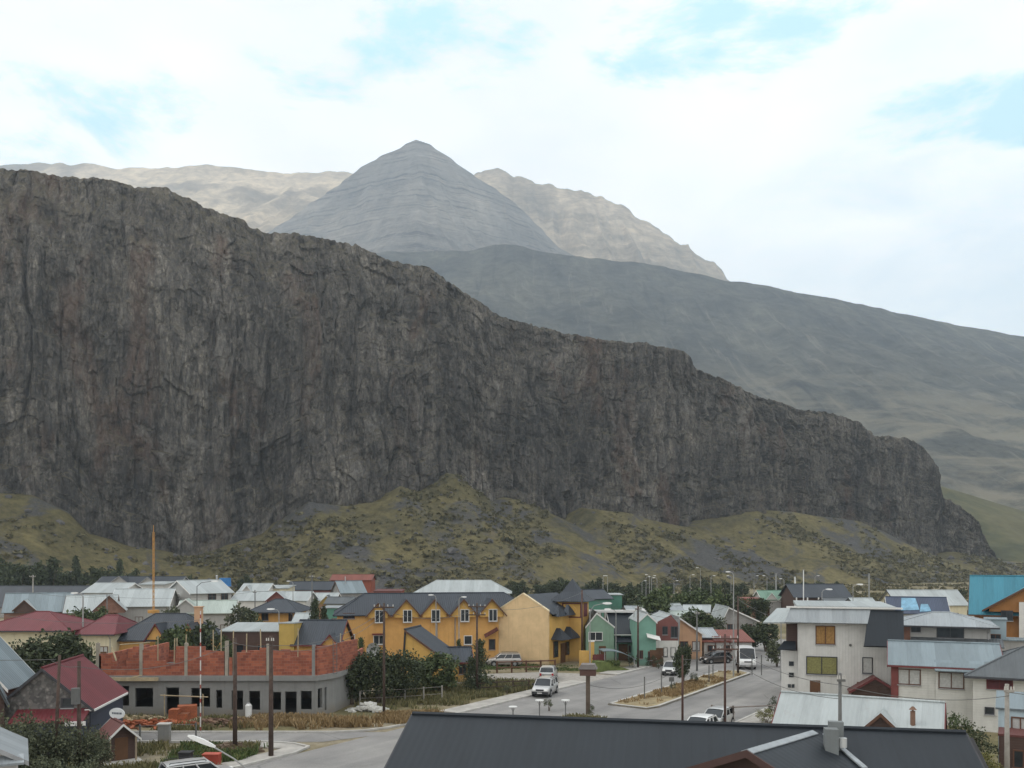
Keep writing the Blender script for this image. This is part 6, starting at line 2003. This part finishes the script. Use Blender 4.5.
def blades(name, label, area, n, h, mat, seed, w=.05):
    """grass: thin upright blades; area(rng, n) -> ground points"""
    rng = np.random.default_rng(seed)
    p = area(rng, n); n = len(p)
    a = rng.uniform(0, 6.283, n); hh = rng.uniform(.5, 1.2, n) * h
    ln = rng.normal(size=(n, 2)) * .35 * hh[:, None]
    d = np.stack([np.cos(a), np.sin(a), a * 0], -1) * w * rng.uniform(.6, 1.6, (n, 1))
    tip = p + np.concatenate([ln, hh[:, None]], 1)
    V = np.stack([p - d, p + d, tip + d * .4, tip - d * .4], 1).reshape(-1, 3)
    me = bpy.data.meshes.new(name); me.vertices.add(4 * n); me.vertices.foreach_set("co", V.reshape(-1).astype(np.float32))
    me.loops.add(4 * n); me.loops.foreach_set("vertex_index", np.arange(4 * n, dtype=np.int32))
    me.polygons.add(n); me.polygons.foreach_set("loop_start", np.arange(0, 4 * n, 4, dtype=np.int32)); me.update(calc_edges=True)
    me.materials.append(mat); o = bpy.data.objects.new(name, me); COL.objects.link(o)
    return tag(o, label, "grass", kind="stuff")


def area_quad(pts, clump=.0, sc=3.0, z=0.0):
    pts = np.array([(p[0], p[1]) for p in pts])
    def f(rng, n):
        u = rng.random((n, 1)); v = rng.random((n, 1))
        q = (pts[0] * (1 - u) + pts[1] * u) * (1 - v) + (pts[3] * (1 - u) + pts[2] * u) * v
        q = q[(fbm(q[:, 0] / sc, q[:, 1] / sc, 3, 3) + rng.uniform(-.2, .2, n)) > clump]
        return np.concatenate([q, np.full((len(q), 1), z)], 1)
    return f


G_DRY = leafy("dry_grass", (.19, .13, .062), (.35, .25, .13), (.42, .32, .19)); G_OLV = leafy("olive_grass", (.09, .09, .04), (.2, .18, .085), (.3, .25, .14)); G_GRN = leafy("verge_grass", (.05, .075, .025), (.12, .16, .055), (.22, .2, .09))
blades("dry_grass", "tall golden dry grass growing along the kerb by the brick shell", area_quad([(-19.5, 67.2), (-8.6, 69.6), (-5.8, 74), (-14.5, 72.6)], -.15, 2.0), 15000, .55, G_DRY, 1)
blades("dry_grass", "golden dry grass strip in front of the bare concrete ground floor", area_quad([(-22, 68.6), (-10, 69), (-12.5, 73.2), (-22, 73)], -.05, 2.0), 7000, .45, G_DRY, 2)
blades("verge_grass", "thin green and straw verge in front of the brick shell, left part", area_quad([(-45, 67), (-20, 67), (-20, 73), (-45, 73)], .02, 2.0), 9000, .4, G_OLV, 3)
blades("lot_grass", "rough olive grass on the vacant lot behind the hut", area_quad([(-36, 50), (-17.5, 51), (-17.5, 62), (-36, 62.6)], -.12, 3.0), 24000, .4, G_OLV, 4)
blades("lot_grass", "greener tufts round the pole feet on the vacant lot corner", area_quad([(-22, 55), (-17.5, 57), (-16.6, 61.4), (-23, 62)], .0, 1.5), 8000, .4, G_GRN, 5)
blades("verge_grass", "straw and green verge between kerb and willow bushes before the hotel", area_quad([AV(-12, -10.5), AV(10, -10.8), AV(6, -22), AV(-14, -22)], -.05, 2.5), 16000, .45, G_OLV, 6)
blades("lawn", "short green lawn strip in front of the hotel fence", area_quad([AV(14, -26), AV(20, -13), AV(25, -11), AV(22, -26)], -.1, 2.5), 6000, .16, G_GRN, 7)
blades("median_grass", "straw coloured grass on the road median", area_quad([AV(1.2, .4, .13), AV(1.2, 3.6, .13), AV(28, 3.5, .13), AV(28, .4, .13)], .02, 1.6, .13), 9000, .22, G_DRY, 8, .04)
blades("median_grass", "straw coloured grass around the box topped post", area_quad([AV(-7, .4), AV(-7, 3.6), AV(-20, 3.6), AV(-20, .4)], -.05, 1.6, .13), 5000, .3, G_OLV, 9, .04)

# ================================================================== VEHICLES
P_SILV = paint("silver_paint", (.5, .5, .49), .35); P_WHITE = paint("white_paint", (.72, .72, .71), .0); P_GREY = paint("grey_paint", (.3, .31, .32), .4); P_CHAMP = paint("warm_silver_paint", (.43, .41, .385), .4)
HD = math.atan2(-AD.y, -AD.x)        # towards the viewer along the avenue
car("pale silver SUV with black bumper driving down the left lane of the avenue", (3.2, 85.6, .006), R(-106), "suv", P_SILV, "SUV", "suv")
c = G(548.5, 678.5); car("small silver hatchback parked nose away behind the pale silver SUV", (c.x, c.y, .01), math.atan2(1, .15), "hatch", P_SILV)
c = G(504, 666); car("warm silver station SUV parked side on before the pale hotel gable", (c.x, c.y, .0), R(184), "suv", P_CHAMP, "SUV", "suv")
car("silver hatchback coming down the avenue beside the median tree", (18.2, 101.2, .006), R(-110), "hatch", P_SILV)
car("tall white minibus van at the far end of the median", (28.3, 107.5, .006), math.atan2(-107, -28) + R(6), "van", P_WHITE, "van", "minibus", bumper=P_GREY)
car("white car at the kerb, roof just above the charcoal roof edge, nearer one", (13.9, 65.6, .006), HD, "hatch", P_WHITE, "car", "parked_car", "two cars parked behind the charcoal roof")
car("grey silver car parked just behind the white car at the charcoal roof edge", (16.0, 69.2, .006), HD, "hatch", P_SILV, "car", "parked_car", "two cars parked behind the charcoal roof")
car("greyish white car cut by the bottom edge beside the fallen looking lamp", (-17.9, 50.6, .0), math.atan2(.55, .83), "suv", P_SILV, "car", "parked_car")
car("dark car parked by the low house at the far bend", (XH(716, 112), 112, .0), R(200), "hatch", paint("dark_paint", (.04, .035, .035), .3), "car", "parked_car")

# ================================================================== POLES AND LAMPS
UP = "wooden utility poles"
def pole(px, ytop, D, lab, mat=M_POLEW, arms=1, rot=0.0, **k):
    return utility_pole(lab, (XH(px, D), D, 0), ZH(ytop, D), mat, arms=arms, rot=R(rot), group=UP, **k)
pA = pole(53.5, 655, 50, "left of the two poles in front of the stone gable, with a leaning top", M_POLEW, 0, lean=(.35, 0), r=.1)
pB = pole(79, 661, 51, "dark right pole of the two in front of the red roof, with a transformer can", M_POLEW, 0, transformer=True, r=.12)
pC = pole(235, 638, 60.5, "left of the two dark poles on the vacant lot corner", M_POLEW, 0, r=.14)
pD = pole(271, 636, 58.5, "right of the two dark poles on the vacant lot corner, with top fittings", M_POLEW, 1, arm_w=.5, r=.15)
pE = pole(384, 603, 74, "dark pole with crossarm rising from the dry grass before the hotel", M_POLEW, 1, r=.11)
pF = pole(477, 603, 87, "dark pole with crossarm at the bushy conifer by the hotel", M_POLEW, 2, r=.11)
pG = pole(582, 590, 112, "slim reddish brown pole in front of the hotel tower", M_POLER, 0, r=.12)
pH = pole(638, 606, 107, "dark pole between the teal house and the teal shop", M_POLEW, 1, arm_w=.8, r=.13)
pI = pole(682.5, 655, 71, "short reddish brown pole rising just behind the charcoal roof edge", M_POLER, 0, r=.09)
pJ = pole(725, 634, 68, "reddish pole with a crossarm left of the guesthouse road rail", M_POLER, 2, arm_w=2.0, r=.09)
pK = pole(697, 611, 104, "thin dark pole on the median in front of the low white house", M_POLED, 1, arm_w=.6, r=.1)
pL = pole(840, 673, 45, "grey pole standing in front of the guesthouse and the pale zinc roof", M_POLED, 1, arm_w=.4, r=.1)
pM = pole(1007, 684, 47, "pale weathered pole at the lower right by the blue tin shed", M_POLEC, 1, arm_w=.5, r=.13)
pN = pole(738, 596, 100, "tall dark pole behind the crossarm pole, right of the lamp mast", M_POLEW, 0, r=.12)
pO = pole(312, 575, 150, "slim grey pole with lamp fitting left of the hotel roof", M_POLED, 1, arm_w=.9, r=.12)
pP = pole(33, 575, 180, "pole with short crossarm above the far left slate roof", M_POLEC, 1, arm_w=1.2, r=.12)
pQ = pole(255, 590, 140, "short dark pole at the left end of the two storey orange roof", M_POLED, 1, arm_w=.6, r=.1)
pR = pole(107, 594, 140, "dark pole over the corner of the wide white roof", M_POLED, 0, r=.09)

LG = "street lamps in the town"
def lamp(px, ytop, D, lab, arm=1.0, rot=0, h=None, group=LG, **k):
    return street_lamp(lab, (XH(px, D), D, 0), ZH(ytop, D), arm, R(rot), group=group, **k)
lamp(590, 611, 103, "white headed street lamp in front of the mint gable", 1.6, -12, rise=.9, head=1.2)
lamp(83, 596, 108, "pale straight lamp post in front of the gap between the red hip roofs", .7, 180, r=.1, mat=M_GALV)
lamp(197, 586, 112, "curved arm lamp post before the white three storey house", 1.9, 0, mat=M_POLED, rise=.6)
lamp(279, 612, 104, "short pale post lamp over the white sheet roofed shed", .6, 200, mat=M_GALV)
lamp(616, 612, 112, "pale lamp post in front of the plain dark roof of the teal house", .7, 180, mat=M_GALV)
lamp(634, 612, 113, "pale lamp post left of the dark pole at the teal shop", .6, 0, mat=M_GALV)
lamp(436, 598, 103, "pale thin lamp post before the third hotel gable", .35, 180, mat=M_GALV, head=.7); lamp(459, 600, 104, "pale thin lamp post before the fourth hotel gable", .35, 0, mat=M_GALV, head=.7)
lamp(733.5, 575, 98, "tall grey lamp mast with small white head left of the dark tall pole", .4, 180, mat=M_GALV, r=.07, head=.6)
lamp(781, 612, 96, "grey lamp post beside the guesthouse side roof", .6, 0, mat=M_GALV)
for px, top, D, lab, t_ in ((776, 574, 210, "thick pale post above the green roofed cottage", .22), (795, 577, 205, "pale post left of the thin white flagpole", .2), (803.5, 570, 150, "thin white flagpole over the guesthouse roof", .1), (869, 574, 205, "pale post standing on the scrub edge right of the dark lodge", .22)):
    o = thing("tall_post", lab, "post", (XH(px, D), D, 0), 0, "pale posts above the guesthouse roof")
    MB().tube((0, 0, -.2), (0, 0, ZH(top, D)), t_, t_ * .85, n=8).build("pole", M_LAMPW if "white" in lab else M_GALV, o); MB().tube((0, 0, ZH(top, D)), (0, 0, ZH(top, D) + .12), t_ * 1.2, n=8).build("cap", M_GALV, o)
for px, top, D, a in ((843, 589, 120, 0), (823, 585, 118, 180), (857, 592, 130, 0)):
    pass
lamp(822, 592, 118, "street lamp with white head seen over the guesthouse parapet, left one", .6, 0, mat=M_GALV); lamp(853, 587, 122, "street lamp with white head seen over the guesthouse parapet, right one", .6, 0, mat=M_GALV)
FL = "far lamp posts before the dark tree belt"
for px, top, s in ((603, 577, 1), (607.5, 577, -1), (646, 578, 1), (649.5, 576, -1), (651.5, 577, 1), (657, 579, -1), (642, 582, 1), (690, 576, 1), (700.5, 569, -1), (711, 577, 1), (731, 577, -1), (674, 582, 1), (754, 577, 1), (767, 577, -1), (784, 580, -1), (815, 577, 1), (293, 583, -1)):
    D = 240 if px != 293 else 170
    street_lamp("far pale lamp post standing among the trees below the scrub slope", (XH(px, D), D, 0), ZH(top, D), .6, R(0 if s > 0 else 180), M_GALV, .08, .8, FL)
# lamp that leans into the bottom of the frame
D = 31.0
o = thing("street_lamp", "large white street lamp head on a slanting arm, close at the bottom left", "street lamp", (XH(256, D), D, 0), 0)
zt = ZH(775, D)
MB().tube((0, 0, -.2), (0, 0, zt), .085, .055, n=10).build("pole", M_GALV, o)
hx = XH(212, D) - XH(256, D); hz = ZH(746, D)
MB().path([(0, 0, zt - .03), (hx * .5, 0, (zt + hz) / 2 + .06), (hx, 0, hz)], .03).build("arm", M_GALV, o)
tx = XH(188, D) - XH(256, D); tz = ZH(735.5, D)
p0 = Vector((hx + .12, 0, hz - .03)); p1 = Vector((tx, 0, tz)); dd = p1 - p0; up = Vector((.3, 0, .95))
MB().loft([[p0 + dd * f + up * (-a) + Vector((0, -b, 0)), p0 + dd * f + up * (-a) + Vector((0, b, 0)), p0 + dd * f + up * c_ + Vector((0, b * .7, 0)), p0 + dd * f + up * c_ + Vector((0, -b * .7, 0))] for f, a, b, c_ in ((0, .03, .03, .03), (.15, .05, .06, .06), (.5, .06, .09, .09), (.85, .05, .08, .07), (1, .02, .04, .02))]).build("lamp_head", M_LAMPW, o)

# lattice mast and striped mast
o = thing("lattice_mast", "tall thin orange yellow lattice mast above the left roofs", "mast", (XH(153.5, 118), 118, 0))
M_MAST = plain("mast_orange", (.5, .27, .08), .6); hm = ZH(532, 118)
mb = MB(); q = .12
cs = [(q, 0), (-q * .5, q * .87), (-q * .5, -q * .87)]
for a in cs: mb.tube((a[0], a[1], 0), (a[0], a[1], hm), .032, n=5)
for i in range(int(hm / .7)):
    for a, b in zip(cs, cs[1:] + cs[:1]): mb.tube((a[0], a[1], i * .7), (b[0], b[1], i * .7 + .7), .016, n=4)
mb.build("lattice", M_MAST, o)
MB().tube((0, 0, ZH(613, 118)), (0, 0, ZH(610, 118)), .75, n=10).build("collar", M_MAST, o); MB().tube((0, 0, hm), (0, 0, hm + .9), .04, n=6).build("aerial", M_MAST, o)
o = thing("striped_mast", "slim white and red banded mast in front of the brick shell", "mast", (XH(200.5, 65), 65, 0))
M_BR = plain("mast_red", (.27, .07, .055), .6); hm = ZH(611, 65); nb = 9
MB().tube((0, 0, -.2), (0, 0, hm), .05, .04, n=8).build("pole", plain("mast_white", (.55, .54, .51), .6), o)
for i in range(nb): MB().tube((0, 0, .5 + i * hm / nb), (0, 0, .5 + i * hm / nb + .28), .058 - .001 * i, n=8).build("red_band", M_BR, o)

# ---- things on the verge and road
g = G(588, 716)
o = thing("box_post", "square brown post carrying a roofed wooden box, on the near median", "sign post", (g.x, g.y, .1), R(-8))
MB().box(-.17, .17, -.17, .17, 0, 3.3).build("post", plain("dull_brown_post", (.11, .085, .065), .9, var=.3), o)
bx = MB().box(-.66, .66, -.5, .5, 3.3, 3.85).build("box", plain("box_red_brown", (.1, .055, .045), .8), o); MB().prism([(-.78, 3.85), (.78, 3.85), (.55, 4.25), (-.55, 4.25)], "y", -.62, .62).build("box_roof", plain("box_roof_grey", (.2, .18, .17), .8), bx)
TP = "thin posts with flat pale tops at the median end"
for px, py, hh, cap in ((539.5, 719, 1.5, True), (565.5, 719, 1.5, True), (513, 718, .9, True)):
    g = G(px, py); o = thing("bollard_light", {539.5: "thin post with flat pale top, middle of three above the charcoal roof", 565.5: "thin post with flat pale top, right of three above the charcoal roof", 513: "thin post with flat pale top, left of three above the charcoal roof"}[px], "garden light", (g.x, g.y, 0), 0, TP)
    MB().tube((0, 0, 0), (0, 0, hh), .045, n=7).build("post", M_POLED, o); MB().tube((0, 0, hh), (0, 0, hh + .06), .36, n=12).build("lamp_cap", M_LAMPW, o)
    mb = MB()
    for a in (-.18, .18): mb.tube((0, 0, hh - .45), (a, 0, hh), .02, n=4)
    mb.build("bracket", M_POLED, o)
MP = "short dark stakes on the road median"
for px, py, hh, lab in ((644.5, 700, 2.0, "left tall dark stake near the median nose"), (661.5, 695, 2.0, "second tall dark stake along the median"), (671.5, 690, 1.2, "short stake with a square plate on the median"), (709, 683, 1.7, "dark stake on the median right of the median tree"), (713, 679, 1.4, "dark stake at the far part of the median"), (752, 676, 2.2, "dark stake left of the guesthouse across the road end"), (761.5, 676, 2.2, "dark stake nearest the guesthouse at the road end")):
    g = G(px, py); o = thing("stake", lab, "post", (g.x, g.y, .1), 0, MP)
    MB().tube((0, 0, 0), (0, 0, hh), .055, n=6).build("post", M_POLED, o)
    if "plate" in lab: MB().box(-.25, .25, -.06, -.03, hh - .45, hh).build("plate", M_POLED, o)
    else: MB().tube((0, 0, hh), (0, 0, hh + .06), .075, n=6).build("cap", M_POLED, o)
rail_fence("brown two rail timber fence along the edge of the hotel parking", [G(497, 673), G(555, 671)], 1.3, 2, 1.9, T_WOOD, post_r=.11, rail_h=.16)
rail_fence("low dark timber rail fence beside the conifer on the verge", [G(478, 692), G(497, 690.5), G(529, 689)], .9, 2, 1.8, M_POLEW)
rail_fence("grey single rail fence at the kerb behind the charcoal roof", [(XH(712, 70.5), 70.5), (XH(733, 70), 70), (XH(782, 71), 71)], 1.45, 1, 3.9, plain("fence_grey_brown", (.2, .17, .15), .9, var=.25), post_r=.09)
o = rail_fence("pale post and wire fence round the willow bushes before the hotel", [G(360, 705), G(405, 703), G(442, 700)], 1.3, 2, 2.2, M_POLEC, rail_h=.03)
o = rail_fence("short dark post fence along the vacant lot by the side street", [G(140, 742), G(161, 741), G(196, 740)], 1.2, 1, 2.0, M_POLED, rail_h=.04)
o = thing("board_fence", "dark red close boarded fence between hotel tower and grassy bank", "fence", (XH(598.5, 106), 106, 0), R(8))
for i in range(8): MB().box(-.7 + i * .18, -.7 + i * .18 + .16, -.03, .03, 0, 1.7 + .05 * (i % 2)).build("board", T_RED, o)
MB().box(-.75, .78, .035, .09, 1.2, 1.32).build("rail", T_RED, o)
g = G(600, 664); o = thing("canopy", "bowed pale blue grey sheet canopy beside the mint gable", "canopy", (XH(614, 108), 107, 0), R(6))
mb = MB(); n = 10; W2 = 2.6
def cz(x): return 1.05 + 1.15 * (1 - ((x + 1.0) / 3.4) ** 2)
for i in range(n):
    xa = -1.7 + 4.0 * i / n; xb = -1.7 + 4.0 * (i + 1) / n
    mb.hexa([(xa, -1.3, cz(xa) - .08), (xb, -1.3, cz(xb) - .08), (xb, 1.6, cz(xb) - .08), (xa, 1.6, cz(xa) - .08)], [(xa, -1.3, cz(xa)), (xb, -1.3, cz(xb)), (xb, 1.6, cz(xb)), (xa, 1.6, cz(xa))])
mb.build("canopy_sheet", RF["blue"], o)
for x in (-1.5, 2.1):
    for y in (-1.1, 1.4): MB().tube((x, y, 0), (x, y, cz(x) - .05), .06, n=6).build("post", M_GALV, o)
mb = MB().prism([(-2.5, 0), (2.6, 0), (1.2, .45), (-.6, 1.1), (-1.9, 1.2)], "y", 0, 1.4)
bk = mb.build("grass_bank", plain("bank_grass", (.12, .15, .05), .95, var=.4, scale=1.5)); bk.location = (XH(612, 103.5), 103.5, 0); bk.rotation_euler = (0, 0, R(14)); tag(bk, kind="structure")
blades("bank_grass", "short green grass on the bank under the pale canopy", lambda rng, n: np.stack([XH(606, 104) + rng.uniform(-1.5, 1.6, n), 104 + rng.uniform(-.6, .8, n), rng.uniform(.6, 1.0, n)], -1), 1500, .25, G_GRN, 12)
o = thing("gate_wall", "small golden rendered entrance wall with raised pillar beside the hotel tower", "wall", (XH(588, 107.5), 107.5, 0), R(-6))
MB().box(-1.05, .1, -.2, .2, 0, 2.0).build("low_wall", W["gold"], o); MB().box(.11, .75, -.25, .25, 0, 3.1).build("pillar", W["gold"], o); MB().box(.06, .8, -.3, .3, 3.1, 3.2).build("cap", T_WHITE, o)

# building site clutter
g = G(176, 723); o = thing("brick_pallet", "stack of orange hollow bricks on pallets in front of the concrete shell", "brick stack", (g.x, 71.2, 0), R(5))
M_BRK = brick("new_brick", (.42, .13, .055), (.33, .1, .045), (.2, .07, .03), .7)
MB().box(-.62, .1, -.5, .5, .12, 1.05).build("bricks", M_BRK, o); MB().box(.12, .85, -.5, .45, .12, .7).build("bricks", M_BRK, o); MB().box(-.7, .9, -.55, .55, 0, .12).build("pallet", M_FORM, o)
o = thing("brick_pallet", "small tilted orange brick stack just behind the larger one", "brick stack", (g.x + .3, 72.4, 0), R(20)); MB().box(-.75, .75, -.5, .5, .1, 1.15).build("bricks", M_BRK, o); MB().box(-1, 1, -.55, .55, 0, .1).build("pallet", M_FORM, o)
def rubble(name, label, c, sx, sy, n, s, mat, seed):
    rng = random.Random(seed); mb = MB()
    for i in range(n):
        x = rng.gauss(0, .5) * sx; y = rng.gauss(0, .5) * sy; z = max(0, .45 * (1 - (x / sx) ** 2 - (y / sy) ** 2)) * rng.random()
        a = rng.uniform(0, 3.14); k = s * rng.uniform(.5, 1.4); u = Vector((math.cos(a), math.sin(a), rng.uniform(-.3, .3))) * k; v = Vector((-math.sin(a), math.cos(a), rng.uniform(-.3, .3))) * k * .6; w_ = Vector((0, 0, k * .5)); p = Vector((c[0] + x, c[1] + y, z))
        mb.hexa([p - u - v, p + u - v, p + u + v, p - u + v], [p - u - v + w_, p + u - v + w_, p + u + v + w_, p - u + v + w_])
    return tag(mb.build(name, mat), label, "rubble", kind="stuff")
rubble("brick_rubble", "broken orange bricks strewn along the far kerb", (-28.5, 69.6), 4.5, 1.2, 300, .17, M_BRK, 1)
rubble("sand_rubble", "pale sand and timber scraps strewn before the concrete shell", (-31, 71.6), 4.5, .8, 120, .2, M_FORM, 2)
rubble("brown_rubble", "brown rubble and weeds scattered right of the brick stack", (-22.5, 70.4), 3.8, 1.2, 200, .16, plain("brown_clods", (.16, .1, .07), .95, var=.35), 3)
rubble("white_debris", "heap of white bags and slabs beside the right end of the shell", (-12.6, 76.8), 1.5, .8, 70, .3, plain("white_debris_mat", (.55, .54, .5), .8, var=.2), 4)
rubble("earth_heap", "low heap of brown earth by the pole at the lot corner", (-19.2, 60.6), 1.5, .9, 160, .2, plain("brown_earth", (.14, .1, .07), .95, var=.35), 5)
o = thing("pillar", "square grey concrete block pillar beside the side street", "pillar", (XH(176.5, 64.9) - .1, 62.9, 0), R(6)); MB().box(-.38, .38, -.3, .3, 0, 1.35).build("shaft", M_CONC, o); MB().box(-.44, .44, -.36, .36, 1.35, 1.43).build("cap", M_KERB, o)
o = thing("water_drum", "white plastic drum leaning at the shell wall between two windows", "drum", (XH(249, 73.3), 73.2, 0)); mb = MB(); mb.tube((0, 0, .05), (0, 0, 1.0), .27, n=14); mb.tube((0, 0, 1.0), (0, 0, 1.15), .27, .14, n=14); mb.build("drum", M_LAMPW, o, weld=True); MB().tube((0, 0, 1.15), (0, 0, 1.23), .12, n=10).build("lid", T_GREY, o)
o = thing("water_tank", "bright blue water tank on a frame behind the white three storey house", "water tank", (XH(225, 182), 182, 0)); zt = ZH(578, 182)
MB().tube((0, 0, zt - 1.7), (0, 0, zt), 1.25, 1.15, n=16).build("tank", plain("tank_blue", (.04, .17, .4), .5), o); MB().box(-1.3, 1.3, -1.3, 1.3, zt - 1.9, zt - 1.7).build("platform", M_POLED, o)
for x in (-1.1, 1.1):
    for y in (-1.1, 1.1): MB().tube((x, y, 0), (x, y, zt - 1.9), .1, n=6).build("leg", M_POLED, o)
o = thing("litter_bin", "black bin standing behind the greyish white car", "bin", (XH(186, 55), 55, 0)); MB().prism([(-.3, 0), (.3, 0), (.36, 1.05), (-.36, 1.05)], "y", -.3, .3).build("bin", M_PLAST, o); MB().box(-.4, .4, -.34, .34, 1.05, 1.13).build("lid", M_PLAST, o)
o = thing("red_crate", "small red crate in the weeds behind the greyish white car", "crate", (XH(212, 56), 56, 0)); MB().box(-.5, .5, -.3, .3, 0, .75).build("crate", plain("crate_red", (.3, .05, .03), .7), o); MB().box(-.54, .54, -.34, .34, .75, .8).build("lid", plain("crate_red2", (.4, .09, .06), .7), o)
o = thing("satellite_dish", "grey dish on the left garden roof of the porch house before the hotel", "satellite dish", (XH(372, 90), 90, 0), R(30))
MB().tube((0, 0, 0), (0, 0, 3.6), .05, n=6).build("post", M_GALV, o); mb = MB()
for i in range(14):
    a0 = 6.283 * i / 14; a1 = 6.283 * (i + 1) / 14
    f = lambda a, r: (r * math.cos(a), -.2 - .25 * r * r, 3.9 + r * math.sin(a))
    mb.face([f(a0, .3), f(a1, .3), f(a1, .75), f(a0, .75)]); mb.face([f(a0, 0), f(a0, .3), f(a1, .3)])
mb.build("dish", M_GALV, o)
# low wires
def top(o, frac=1.0, dx=0):
    h = max((v[2] for v in o.children[0].bound_box), default=6) if o.children else 6
    return Vector((o.location.x + dx, o.location.y - .2, h * frac - .3))
wire("wire from the crossarm pole at the road rail to the grey pole", top(pJ), top(pL), .6); wire("wire from the grey pole to the pale pole at the lower right", top(pL), top(pM), .45); wire("lower wire from the crossarm pole at the road rail past the grey pole", top(pJ, .87), top(pL, .9), .7)
wire("wire from the pole by the box post to the crossarm pole", top(pI), top(pJ), .5); wire("wire between the two dark poles on the vacant lot corner", top(pC), top(pD), .15); wire("wire from the dark lot corner pole to the pole before the hotel", top(pD), top(pE), .9)
wire("wire from the pole before the hotel to the pole by the bushy conifer", top(pE), top(pF), .8); wire("wire from the bushy conifer pole to the reddish pole at the tower", top(pF), top(pG), .8); wire("wire from the reddish tower pole to the dark pole at the teal shop", top(pG), top(pH), .6)
wire("wire between the two poles in front of the stone house", top(pA), top(pB), .15); wire("wire from the dark left pole to the vacant lot corner poles", top(pB), top(pC), .8); wire("wire from the median pole to the dark pole at the teal shop", top(pK), top(pH), .5)
for n_, (a_, b_, s_) in {"wire from the left edge over the red hip roofs to the white red mast": ((-60, 95, 8.2), (XH(200, 65), 65, 8.6), .9), "upper wire from the left edge across the brown gabled roofs": ((-78, 140, 8.4), (XH(107, 140), 140, 7.3), .6),
                     "wire from the dark white roof corner pole to the pole at the orange roof": ((XH(107, 140), 140, 7.2), (XH(255, 140), 140, 8.0), .6), "wire from the orange roof pole to the slim grey pole left of the hotel": ((XH(255, 140), 140, 8.0), (XH(312, 150), 150, 10.0), .6),
                     "wire running from the left edge to the leaning pole at the stone gable": ((-45, 52, 8.2), (XH(56, 50), 50, 7.4), .4), "lower wire from the lot corner poles to the hotel pole": ((XH(271, 58.5), 58.5, 7.1), (XH(384, 74), 74, 8.5), 1.1),
                     "wire from the hotel crossarm pole to the hotel gable": ((XH(477, 87), 87, 8.2), (XH(463, 109), 109, 7.6), .4), "wire from the pale pole at lower right off the right edge": ((XH(1007, 47), 47, 6.0), (34, 40, 6.6), .3),
                     "wire from the tall dark pole to the dark guesthouse eave": ((XH(738, 100), 100, 8.6), (XH(800, 80), 80, 7.4), .5), "wire from the median pole to the tall dark pole": ((XH(697, 104), 104, 6.8), (XH(738, 100), 100, 8.4), .4)}.items(): wire(n_, a_, b_, s_)
wire("wire sagging from the box topped post towards the median stakes", (G(588, 716).x, G(588, 716).y, 2.6), (16.5, 84, 3.2), 1.1)
